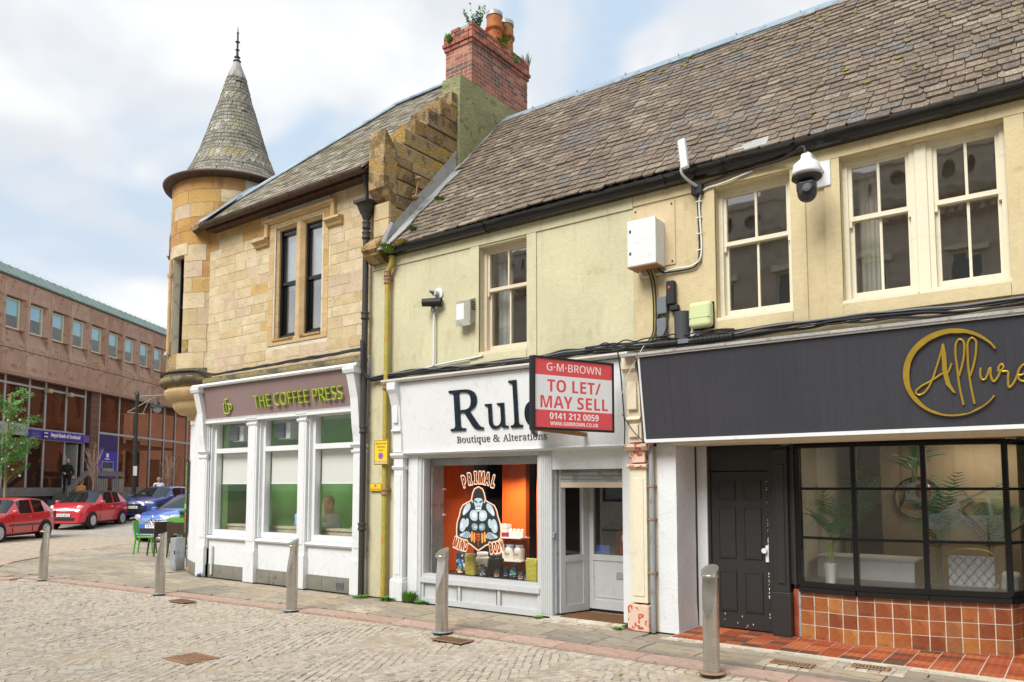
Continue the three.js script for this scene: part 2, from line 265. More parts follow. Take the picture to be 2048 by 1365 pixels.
// pink granite strip along the road edge
const stripM = variants(['#cfb0a0', '#c9a999', '#d3b5a4', '#c8ac9d'], 0.8, { map: again(T.concrete, 0.8), ...bump(T.fine, 0.004) });
{
  const L = [], path = []; for (let x = 5; x > -17.3; x -= 0.05) path.push([x, zk(x)]); for (const [z, x] of LEFT) path.push([x, z]);
  // resample at stone lengths
  const pts = path.map((p) => new THREE.Vector2(p[0], p[1])); let i = 0, a = pts[0].clone();
  while (i < pts.length - 1) {
    const len = rr(0.75, 1.05); let acc = 0, b = a.clone(); while (i < pts.length - 1 && acc < len) { const s = pts[i + 1].distanceTo(b), take = Math.min(s, len - acc); b = b.clone().lerp(pts[i + 1], s ? take / s : 1); acc += take; if (take >= s - 1e-6) i++; }
    const d = b.clone().sub(a), n = new THREE.Vector2(d.y, -d.x).normalize(); if (n.y > 0 && a.x > -16 || n.x < 0 && a.x <= -16) n.negate();
    const c = a.clone().add(b).multiplyScalar(0.5).addScaledVector(n, 0.15); if (c.x < -45) break;
    L.push({ g: pick(slabG), c: Math.floor(rnd() * 4), a: 0.28, x: mtx([c.x, 0.001, c.y], Q(0, -Math.atan2(d.y, d.x), 0), [d.length() - 0.008, 1.4, 0.28]) }); a = b;
  }
  pieces(pavement, 'kerb_stone', L, stripM, 60, 0.28, () => V(0, 1, 0));
}
// setts: one chamfered stone, laid in fans over the road and in a straight course along the kerb
function settGeo(k) {
  const s = 0.5, t = 0.445, P = [], ring = (h, r, j) => [[-r, h, -r], [r, h, -r], [r, h, r], [-r, h, r]].map((p) => [p[0] + (hash(j, k, 1) - 0.5) * 0.05 * (p[0] > 0 ? 1 : -1), p[1] + (h === 0 ? (hash(j, k + p[0] * 7 + p[2] * 3, 2) - 0.5) * 0.05 : 0), p[2] + (hash(j, k, 3) - 0.5) * 0.06]);
  const A = ring(-0.6, s, 0), B = ring(-0.075, s, 1), Cc = ring(0, t, 2);
  const f = (a, b, c, d) => P.push(...a, ...c, ...b, ...a, ...d, ...c);
  for (let i = 0; i < 4; i++) { const j = (i + 1) % 4; f(A[j], A[i], B[i], B[j]); f(B[j], B[i], Cc[i], Cc[j]); }
  f(Cc[3], Cc[2], Cc[1], Cc[0]);
  const g = new THREE.BufferGeometry(); g.setAttribute('position', new THREE.Float32BufferAttribute(P, 3)); g.computeVertexNormals(); metreUV(g, k * 0.17, k * 0.31); g.attributes.uv.array.forEach((v, i, a) => { a[i] = v * 0.1 + k * 0.13; }); return g;
}
const settG = [0, 1, 2, 3].map(settGeo);
const settCols = ['#d5c9b6', '#cfc2af', '#dacebb', '#c9bcab', '#d6c6b0', '#dcd1c1', '#c6baaa'];
const settM = variants(settCols, 0.8, { map: again(T.sett, 0.5), ...bump(T.fine, 0.003) });
{
  const L = [], W = 1.32, R = 0.96;
  const near = (x, z) => { const [sx, sy, d] = toScreen(V(x, 0, z)); return d > 4 && d < 21 && sx > -40 && sx < 2090 && sy < 1400; };
  const onRoad = (x, z) => z > zk(x) + (x < -16.5 ? 0.6 : 0.13) && (x > -17 || x < xl(Math.min(z, 2.6)) - 0.15 || z > 2.75);
  for (let si = -22; si < 5; si++) for (let j = -36; j < 108; j++) for (let k = -8; k <= 8; k++) {
    const ph = k * 0.092 + (j % 2 ? 0.046 : 0); if (Math.abs(R * Math.sin(ph)) > W / 2 - 0.02) continue;
    const wob = (fbm(si * 0.13 + 5, j * 0.031 + 5, 16, 2, 3) - 0.5) * 0.08, x = si * W + R * Math.sin(ph) + 0.3 + rr(-0.008, 0.008), z = j * 0.087 + R * Math.cos(ph) - 0.6 + wob + rr(-0.008, 0.008);
    if (!onRoad(x, z) || !near(x, z)) continue;
    L.push([x, -0.032 + (fbm(x * 0.04 + 3, z * 0.04 + 3, 32, 3, 9) - 0.5) * 0.03 + rr(-0.004, 0.004), z, ph + rr(-0.07, 0.07), rr(0.078, 0.089), rr(0.074, 0.085)]);
  }
  for (let x = 4; x > -17; x -= 0.115) { const z = zk(x) + 0.07; if (near(x, z)) L.push([x, -0.024 + rr(-0.003, 0.003), z, rr(-0.04, 0.04), 0.108, rr(0.105, 0.12)]); }
  L.sort((a, b) => { const da = (a[0]) ** 2 + (a[2] - 8.7) ** 2, db = (b[0]) ** 2 + (b[2] - 8.7) ** 2; return da - db; });
  const inFrame = (q) => { const [sx, sy] = toScreen(V(q[0], 0, q[2])); return sx > 0 && sx < 2048 && sy < 1362; };
  const first = L.filter(inFrame).slice(0, 300), set = new Set(first), rest = L.filter((q) => !set.has(q));
  const mat4 = (q) => mtx([q[0], q[1], q[2]], Q(rr(-0.022, 0.022), q[3] + Math.floor(rnd() * 4) * Math.PI / 2, rr(-0.03, 0.03)), [q[4], 0.1, q[5]]);
  first.forEach((q) => { const me = new THREE.Mesh(pick(settG), pick(settM)); me.name = 'sett'; me.applyMatrix4(mat4(q)); me.castShadow = me.receiveShadow = true; road.add(me); });
  const im = new THREE.InstancedMesh(settG[0], settM[0].clone(), rest.length); im.material.color.set(0xffffff); im.name = 'sett_field'; im.userData.kind = 'stuff'; im.castShadow = im.receiveShadow = true;
  const cs = settCols.map((c) => new THREE.Color(c)); rest.forEach((q, i) => { im.setMatrixAt(i, mat4(q)); im.setColorAt(i, pick(cs)); }); road.add(im);
  console.log('setts', L.length);
}
// orange quarry tiles in the lobby and in the doorway
const quarryM = variants(['#b9603f', '#ad5534', '#a24c30', '#c46f47', '#8b4b37', '#6f4a3d'], 0.55, { map: T.tile, ...bump(T.fine, 0.002) });
{
  const lob = structure('lobby_floor', bx(-3.98, 5, -0.02, 0.0105, -2.4, 0.39), m.mortar), L = [], g = [0, 1, 2].map((i) => metreUV(rb(-0.5, 0.5, -0.012, 0.012, -0.5, 0.5, 0.004, 1), i * 0.3, i * 0.7));
  for (let r = 0; r < 14; r++) for (let c = 0; c < 40; c++) { const x = -3.86 + c * 0.205, z = 0.21 - r * 0.155; if (x > 0.6) continue; if (x > -2.7 && z < -1.3) continue; L.push({ g: pick(g), c: r === 0 && rnd() < 0.4 ? 5 : Math.floor(rnd() * (rnd() < 0.35 ? 6 : 4)), x: mtx([x, 0.004 + rr(-0.001, 0.001), z], Q(0, 0, 0), [0.194, 1, 0.145]) }); }
  pieces(lob, 'quarry_tile', L, quarryM, 260, 0.03, () => V(0, 1, 0));
  const sl = []; for (let x = -4.0; x < 3; x += 0.125) sl.push({ g: pick(settG), c: Math.floor(rnd() * 7), x: mtx([x, 0.004, 0.345 + rr(-0.006, 0.006)], Q(0, rr(-0.06, 0.06), 0), [0.115, 0.1, rr(0.09, 0.105)]) });
  pieces(lob, 'sett', sl, settM, 60, 0.01);
}
// small setts let into the pavement
for (const [px, pz, nx, nz] of [[-8.37, 1.05, 6, 4], [-1.75, 0.62, 7, 3], [-2.4, 0.93, 5, 3], [-5.3, 0.22, 12, 2], [-15.6, 0.3, 6, 3]]) {
  const L = []; for (let i = 0; i < nx; i++) for (let j = 0; j < nz; j++) L.push({ g: pick(settG), c: Math.floor(rnd() * 7), x: mtx([px + (i - nx / 2) * 0.105, 0.008 + rr(-0.002, 0.002), pz + (j - nz / 2) * 0.105], Q(0, rr(-0.06, 0.06), 0), [0.098, 0.1, 0.098]) });
  pieces(pavement, 'sett', L, settM, 80, 0.01);
}
// iron covers and gratings
function grate(label, x, z, w, d, n, along, y = 0.012) {
  const t = thing('drain_grating', label, 'grating', [x, y - 0.01, z]);
  part(t, 'frame', frame(x - w / 2, x + w / 2, z - d / 2, z + d / 2, 0, 0.012, 0.018).map((g) => g.rotateX(-Math.PI / 2).translate(0, 0, 2 * z)).map((g) => g.translate(0, y - 0.008, 0)), m.rustMetal);
  part(t, 'sump', bx(x - w / 2 + 0.01, x + w / 2 - 0.01, y - 0.012, y - 0.009, z - d / 2 + 0.01, z + d / 2 - 0.01), m.black);
  for (let i = 0; i < n; i++) { const f = (i + 0.5) / n; part(t, 'bar', along ? bx(x - w / 2 + 0.015 + f * (w - 0.03) - 0.009, x - w / 2 + 0.015 + f * (w - 0.03) + 0.009, y - 0.009, y + 0.002, z - d / 2 + 0.012, z + d / 2 - 0.012) : bx(x - w / 2 + 0.012, x + w / 2 - 0.012, y - 0.009, y + 0.002, z - d / 2 + 0.015 + f * (d - 0.03) - 0.009, z - d / 2 + 0.015 + f * (d - 0.03) + 0.009), m.rustMetal); }
}
grate('rusty gully grating beside the kerb near the second bollard from left', -11.3, 2.06, 0.42, 0.24, 8, true, -0.005);
grate('rusty gully grating at the foot of the bollard before the sports shop', -5.95, 1.86, 0.46, 0.24, 9, true, -0.005);
grate('small rusty grating in setts nearest the bollard by the black door', -2.4, 0.86, 0.4, 0.17, 12, true, 0.022);
grate('small rusty grating in setts before the tiled bow window', -1.75, 0.56, 0.34, 0.15, 10, true, 0.022);
{
  const x = -7.55, z = 4.15, t = thing('manhole_cover', 'rusty studded manhole cover in the cobbled road', 'manhole cover', [x, -0.03, z]);
  part(t, 'plate', bx(x - 0.19, x + 0.19, -0.05, -0.024, z - 0.15, z + 0.15), m.rustMetal);
  part(t, 'frame', frame(x - 0.23, x + 0.23, z - 0.19, z + 0.19, 0, 0.014, 0.035).map((g) => g.rotateX(-Math.PI / 2).translate(0, -0.034, 2 * z)), m.rustMetal);
  const st = []; for (let i = 0; i < 7; i++) for (let j = 0; j < 5; j++) st.push(bx(x - 0.18 + i * 0.053, x - 0.145 + i * 0.053, -0.024, -0.018, z - 0.14 + j * 0.057, z - 0.105 + j * 0.057)); part(t, 'studs', st, m.rustMetal, { stuff: true });
}
// bollards
{
  const B = [[-15.95, 2.17, 'stainless bollard farthest left, before the parked red hatchback'], [-12.32, 1.87, 'stainless bollard in front of the brown and green café chairs'], [-9.18, 1.64, 'stainless bollard in front of the coffee shop windows'], [-6.35, 1.6, 'stainless bollard in front of the boutique shop window'], [-2.92, 1.62, 'stainless bollard nearest the camera, before the black panelled door']];
  const H = 0.99, R = 0.078;
  const body = new THREE.CylinderGeometry(R, R, 0.9, 40, 30).translate(0, 0.45, 0), p = body.attributes.position;
  for (let i = 0; i < p.count; i++) { const y = p.getY(i), lim = R - sm(0.46, 0.88, y) * 0.062; if (p.getZ(i) > lim) p.setZ(i, lim); }
  const cap = new THREE.CylinderGeometry(R + 0.004, R + 0.004, 0.1, 40, 1).translate(0, 0.95, 0), q = cap.attributes.position; for (let i = 0; i < q.count; i++) if (q.getY(i) > 0.96) q.setY(i, 0.955 - q.getZ(i) * 0.55 + 0.01);
  B.forEach(([x, z, label], i) => {
    const t = local('steel_bollard', label, 'bollard', [x, 0, z], -0.55 + i * 0.12, 'bollards along the kerb');
    part(t, 'post', toCreasedNormals(body.clone(), 0.5), m.steel); part(t, 'cap', toCreasedNormals(cap.clone(), 0.5), m.steel); part(t, 'collar', lathe([[R, 0.895], [R + 0.008, 0.9], [R + 0.008, 0.915], [R, 0.92]], 0, 0, 0, 32), m.steel);
    part(t, 'base_ring', lathe([[R, 0.0], [R + 0.05, 0.0], [R + 0.045, 0.008], [R, 0.012]], 0, 0, 0, 28), i === 4 ? m.rustMetal : m.galv);
  });
}
// ---------- yellow painted building ----------
const WIN = [[-7.08, -6.21, 3.69, 5.3], [-3.435, -2.545, 3.72, 5.33], [-2.012, -0.493, 3.72, 5.335], [1.0, 2.5, 3.72, 5.33]];
const yb = thing('painted_building', 'long olive and buff painted building with brown slate roof', 'building', [-4, 0, -3]);
{
  const holes = (a, b) => WIN.filter((w) => w[0] > a && w[1] < b).map((w) => rect(w[0], w[1], w[2], w[3]));
  part(yb, 'wall', ext([[-9.37, 0], [-8.72, 0], [-8.72, 3.3], [-4.53, 3.3], [-4.53, 5.52], [-9.37, 5.52]], -0.35, 0, holes(-10, -4.6)), m.olive);
  part(yb, 'wall', ext([[-4.528, 3.3], [5, 3.3], [5, 5.52], [-4.528, 5.52]], -0.35, 0, holes(-4.6, 9)), m.buff, { label: 'warmer buff stretch of the wall' });
  part(yb, 'rear_wall', [bx(-9.3, 5, 0, 5.5, -6.4, -6.1), bx(4.7, 5, 0, 5.5, -6.1, -0.36), bx(-9.3, 5, 3.25, 3.34, -6.1, -0.36)], m.oliveDark);
  // raised bands and window margins
  const Lb = (name, x0, x1, y0, y1, mt, z = 0.02) => part(yb, name, rb(x0, x1, y0, y1, -0.02, z, 0.006, 1), mt);
  Lb('eaves_band', -9.36, -4.53, 5.325, 5.515, m.olive); Lb('eaves_band', -4.527, 4.99, 5.345, 5.515, m.buff);
  for (const [i, w] of WIN.entries()) { const mt = i ? m.buff : m.olive, t = i ? 5.343 : 5.323; Lb('window_margin', w[0] - 0.165, w[0], w[2] - 0.14, t, mt); Lb('window_margin', w[1], w[1] + 0.165, w[2] - 0.14, t, mt); Lb('window_margin', w[0] + 0.001, w[1] - 0.001, w[2] - 0.14, w[2] - 0.002, mt, 0.026); }
  // sash windows
  const sash = (x0, x1, y0, y1, meet, mt, label) => {
    const z = -0.13, f = part(yb, 'window', [...frame(x0, x1, y0, y1, z - 0.1, z + 0.02, 0.05, 0.07), bx(x0 - 0.01, x1 + 0.01, y0 - 0.02, y0 + 0.03, z, 0.02)], mt, { label });
    const one = (nm, a, b, zz) => {
      const w = 0.045, xm = (x0 + x1) / 2, s = part(f, nm, [...frame(x0 + 0.045, x1 - 0.045, a, b, zz - 0.045, zz, w, nm === 'upper_sash' ? 0.05 : 0.075), bx(xm - 0.013, xm + 0.013, a + 0.05, b - 0.045, zz - 0.04, zz - 0.005)], mt);
      for (const [p, q] of [[x0 + 0.09, xm - 0.013], [xm + 0.013, x1 - 0.09]]) { const k = part(f, 'pane', new THREE.PlaneGeometry(q - p + 0.01, b - a - 0.08, 6, 6).rotateX(rr(-0.006, 0.006)).rotateY(rr(-0.008, 0.008)).translate((p + q) / 2, (a + b) / 2, zz - 0.024), m.oldGlass, { ox: rr(0, 1), oy: rr(0, 1) }); }
      return s;
    };
    one('upper_sash', meet - 0.02, y1 - 0.045, z - 0.005); one('lower_sash', y0 + 0.065, meet + 0.025, z - 0.052);
    for (const x of [x0 + 0.05, x1 - 0.08]) part(f, 'sash_horn', bx(x, x + 0.028, meet - 0.085, meet - 0.02, z - 0.048, z - 0.007), mt);
    return f;
  };
  sash(...WIN[0], 4.66, m.creamOld, 'sash window with flaking cream paint'); sash(...WIN[1], 4.66, m.cream);
  sash(-2.012, -1.3, 3.72, 5.335, 4.67, m.cream); sash(-1.185, -0.493, 3.72, 5.335, 4.67, m.cream); part(yb, 'mullion', rb(-1.3, -1.185, 3.72, 5.335, -0.25, -0.09, 0.01, 1), m.cream);
  // rooms behind the upper windows
  const rm = M('#b3b0a8', 0.95, { map: T.plaster }), rm2 = M('#cdbd9c', 0.95, { map: T.plaster });
  part(yb, 'room_wall', [bx(-8.6, -4.9, 3.36, 5.6, -3.4, -3.3), bx(-8.7, -8.6, 3.36, 5.6, -3.4, -0.36), bx(-4.9, -4.8, 3.36, 5.6, -3.4, -0.36), bx(-8.6, -4.9, 5.5, 5.56, -3.3, -0.36)], rm);
  part(yb, 'room_wall', [bx(-4.4, -2.3, 3.36, 5.6, -3.0, -2.9), bx(-2.31, -2.23, 3.36, 5.6, -3, -0.36), bx(-2.2, 3, 3.36, 5.6, -2.6, -2.5), bx(-0.1, 0, 3.36, 5.6, -2.5, -0.36), bx(-4.4, 3, 5.5, 5.56, -2.6, -0.36)], rm2);
  part(yb, 'curtain', [0, 1, 2, 3, 4].map((i) => cyl(0.035, 0.04, 1.7, -7.0 + i * 0.05, 3.6, -0.42 - (i % 2) * 0.02, 8)), M('#b9bcb6', 0.95));
  part(yb, 'curtain', [0, 1, 2, 3].map((i) => cyl(0.03, 0.035, 1.6, -1.9 + i * 0.05, 3.66, -0.5 - (i % 2) * 0.02, 8)), M('#c9c4b3', 0.95));
  // eaves gutter
  const prof = [[0.02, 5.475], [0.1, 5.475], [0.135, 5.49], [0.165, 5.52], [0.17, 5.55], [0.2, 5.565], [0.2, 5.59], [0.18, 5.59], [0.17, 5.57], [0.03, 5.57], [0.02, 5.6]];
  const gut = part(yb, 'gutter', extX(prof, -8.83, 5), m.blackGloss);
  for (const x of [-6.9, -4.05, -3.3, -0.95, 1.4]) part(gut, 'gutter_joint', extX(prof.map(([z, y]) => [z * 1.06 + 0.002, y - 0.006]), x - 0.035, x + 0.035), m.blackGloss);
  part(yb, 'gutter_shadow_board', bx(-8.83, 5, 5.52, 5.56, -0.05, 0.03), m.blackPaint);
  // roof deck, ridge, flashings
  const E0 = [0.17, 5.6], RG = [-3.0, 8.94];
  const deck = part(yb, 'roof', [extX([[E0[0], E0[1] - 0.06], [RG[0], RG[1] - 0.06], [-6.6, 5.4], [-6.6, 5.3], [RG[0], RG[1] - 0.2], [-0.3, 5.52]], -9.28, 5)], m.mortarDark);
  part(yb, 'ridge_cap', [extX([[RG[0] + 0.13, RG[1] - 0.07], [RG[0] + 0.02, RG[1] + 0.075], [RG[0] - 0.02, RG[1] + 0.075], [RG[0] - 0.13, RG[1] - 0.07], [RG[0] - 0.11, RG[1] - 0.09], [RG[0], RG[1] + 0.03], [RG[0] + 0.11, RG[1] - 0.09]], -8.85, 5), ...Array.from({ length: 14 }, (_, i) => bx(-8.2 + i, -8.185 + i, RG[1] - 0.06, RG[1] + 0.082, RG[0] - 0.06, RG[0] + 0.06))], m.zinc);
  const S = V(0, RG[1] - E0[1], RG[0] - E0[0]), len = S.length(), al = -Math.atan2(-S.z, S.y); S.normalize(); const N = V(0, -S.z, S.y);
  const slateG = [0, 1, 2, 3, 4, 5].map((i) => { const j = () => (hash(i, Math.floor(rnd() * 99), 4) - 0.5) * 0.06, c = 0.12 + 0.1 * hash(i, 3, 9); return metreUV(ext([[-0.5, 0.5], [-0.5, -0.5 + c * (i % 3 ? 0.25 : 0.9) + j()], [-0.5 + c * 0.7, -0.5 + j()], [0.5 - c * 0.5, -0.5 + j()], [0.5, -0.5 + c * (i % 2 ? 0.3 : 0.7) + j()], [0.5, 0.5]], -0.5, 0.5), i * 0.3, i * 0.7).scale(1, 1, 1); });
  slateG.forEach((g, i) => g.attributes.uv.array.forEach((v, k, a) => { a[k] = v * 0.25 + i * 0.21; }));
  const slateM = variants(['#8a7968', '#807061', '#917f6d', '#7b6d60', '#958471', '#8a7a68', '#a19480', '#807a72'], 0.75, { map: T.slate, ...bump(T.fine, 0.004) });
  const L = [], ex = 0.152, sag = (x, d) => 0.022 * Math.sin(x * 0.9 + d * 0.6) + 0.03 * (fbm(x * 0.05 + 2, d * 0.07 + 2, 16, 3, 77) - 0.5);
  for (let r = 0; r * ex < len - 0.05; r++) {
    let x = -8.86 - rr(0, 0.12); const d = r * ex;
    while (x < 3.2) {
      const w = rr(0.14, 0.24), c = V(x + w / 2, E0[1], E0[0]).addScaledVector(S, d + 0.1 + rr(-0.013, 0.011) - (rnd() < 0.012 ? 0.05 : 0) + sag(x, d) * 0.6).addScaledVector(N, 0.02 + sag(x, d) + rr(0, 0.007));
      const pale = fbm(x * 0.06 + 3, d * 0.06 + 3, 16, 3, 51), k = pale > 0.62 && rnd() < 0.4 ? 6 : pale < 0.4 && rnd() < 0.4 ? 7 : Math.floor(rnd() * 6);
      if (x + w / 2 > -8.95) L.push({ g: pick(slateG), c: k, a: w * ex, x: mtx(c.toArray(), Q(al - 0.095 + rr(-0.02, 0.02), rr(-0.012, 0.012), rr(-0.025, 0.025)), [w - 0.008, 0.24, rr(0.014, 0.024)]) }); x += w;
    }
  }
  console.log('slates', L.length);
  pieces(deck, 'slate', L, slateM, 300, 0.03, () => N);
  part(deck, 'roof_moss', Array.from({ length: 130 }, () => { const x = rr(-8.7, -0.2), d = rnd() < 0.5 ? rr(3.9, 4.5) : x < -7.6 ? rr(0.2, 3) : rr(0.1, 4.4), c = V(x, E0[1], E0[0]).addScaledVector(S, d).addScaledVector(N, 0.035), r = rr(0.008, 0.03); return sph(r, 0, 0, 0, 6, 4).scale(1.6, 0.5, 1).applyQuaternion(Q(al + Math.PI / 2, 0, 0)).translate(c.x, c.y, c.z); }), M('#7f7a3a', 1), { stuff: true });
  // two odd bright slates at the eave
  part(deck, 'patch_slate', [[-3.05, 0.03], [-2.85, 0.06]].map(([x, d]) => { const c = V(x, E0[1], E0[0]).addScaledVector(S, d + 0.06).addScaledVector(N, 0.028); return new THREE.BoxGeometry(0.2, 0.2, 0.012).applyQuaternion(Q(al, 0, 0.05)).translate(c.x, c.y, c.z); }), m.lead);
  const strip = (a, b, w, mt, nm, x, lift) => { const A = V(x, E0[1], E0[0]).addScaledVector(S, a), B = V(x, E0[1], E0[0]).addScaledVector(S, b), g = new THREE.BoxGeometry(w, A.distanceTo(B), 0.02, 3, 14, 1); const p = g.attributes.position; for (let i = 0; i < p.count; i++) p.setX(i, p.getX(i) + 0.03 * Math.sin(p.getY(i) * 7) * (p.getX(i) > 0 ? 1 : 0)); g.computeVertexNormals(); return part(yb, nm, g.applyQuaternion(Q(al, 0, 0)).translate(x, (A.y + B.y) / 2 + N.y * lift, (A.z + B.z) / 2 + N.z * lift), mt); };
  strip(-0.12, 2.45, 0.24, m.lead, 'lead_flashing', -8.86, 0.04); strip(2.45, len, 0.1, m.lead, 'lead_flashing', -8.9, 0.05);
  part(yb, 'lead_upstand', extX([[-1.6, 7.52], [-1.6, 7.85], [-0.1, 6.12], [0.12, 5.88], [0.12, 5.62]], -8.955, -8.93), m.lead);
  part(yb, 'lead_roll', tube([[-8.9, 5.62, 0.22], [-8.93, 5.78, 0.14], [-8.95, 5.98, 0.02], [-8.95, 6.06, -0.02]], 0.045, 8), m.lead);
}
// downpipes: rainwater goods on the painted wall
{
  const t = thing('downpipe', 'rust stained yellow downpipe on the painted wall', 'downpipe', [-8.93, 0, 0.1]);
  part(t, 'pipe', [cyl(0.047, 0.047, 3.32, -8.93, 0.0, 0.09), cyl(0.045, 0.045, 1.8, -8.92, 3.36, 0.09), tube([[-8.92, 5.14, 0.09], [-8.915, 5.22, 0.09], [-8.86, 5.3, 0.09], [-8.83, 5.36, 0.09], [-8.82, 5.47, 0.1]], 0.045, 10)], m.yellowPipe);
  for (const y of [1.62, 3.3, 5.02, 5.14]) part(t, 'socket', lathe([[0.047, 0], [0.062, 0.004], [0.062, 0.03], [0.055, 0.035], [0.055, 0.07], [0.064, 0.075], [0.064, 0.1], [0.047, 0.104]], -8.925, y, 0.09, 18), m.rustMetal);
  for (const y of [1.7, 3.35, 5.1]) part(t, 'bracket', bx(-8.99, -8.87, y, y + 0.03, 0.0, 0.06), m.rustMetal);
}
{
  const t = thing('downpipe', 'galvanised grey pipe beside the peeling pilaster', 'downpipe', [-4.2, 0, 0.03]);
  part(t, 'pipe', cyl(0.032, 0.032, 2.24, -4.275, 0, 0.1, 12), m.galv); for (const y of [0.7, 1.35, 1.75]) part(t, 'clip', bx(-4.315, -4.235, y, y + 0.02, 0.03, 0.14), m.rustMetal);
}
{
  const x = -9.41, z = 0.12, t = thing('downpipe', 'black cast iron downpipe with hopper head between the two buildings', 'downpipe', [x, 0, z]);
  part(t, 'pipe', [cyl(0.05, 0.05, 6.26, x, 0, z), tube([[x, 6.5, z], [x + 0.01, 6.72, z + 0.02], [x + 0.03, 6.92, z + 0.1]], 0.035, 8)], m.castIron);
  part(t, 'hopper', [new THREE.CylinderGeometry(0.17, 0.1, 0.18, 4).rotateY(Math.PI / 4).translate(x, 6.36, z), bx(x - 0.15, x + 0.15, 6.44, 6.49, z - 0.11, z + 0.16), lathe([[0.09, 0], [0.075, -0.05], [0.05, -0.1]], x, 6.27, z, 12)], m.castIron);
  for (const y of [1.05, 2.62, 4.5, 5.85, 6.02]) part(t, 'socket', lathe([[0.05, 0], [0.068, 0.005], [0.068, 0.03], [0.06, 0.04], [0.06, 0.09], [0.07, 0.1], [0.07, 0.12], [0.05, 0.125]], x, y, z, 18), m.castIron);
}
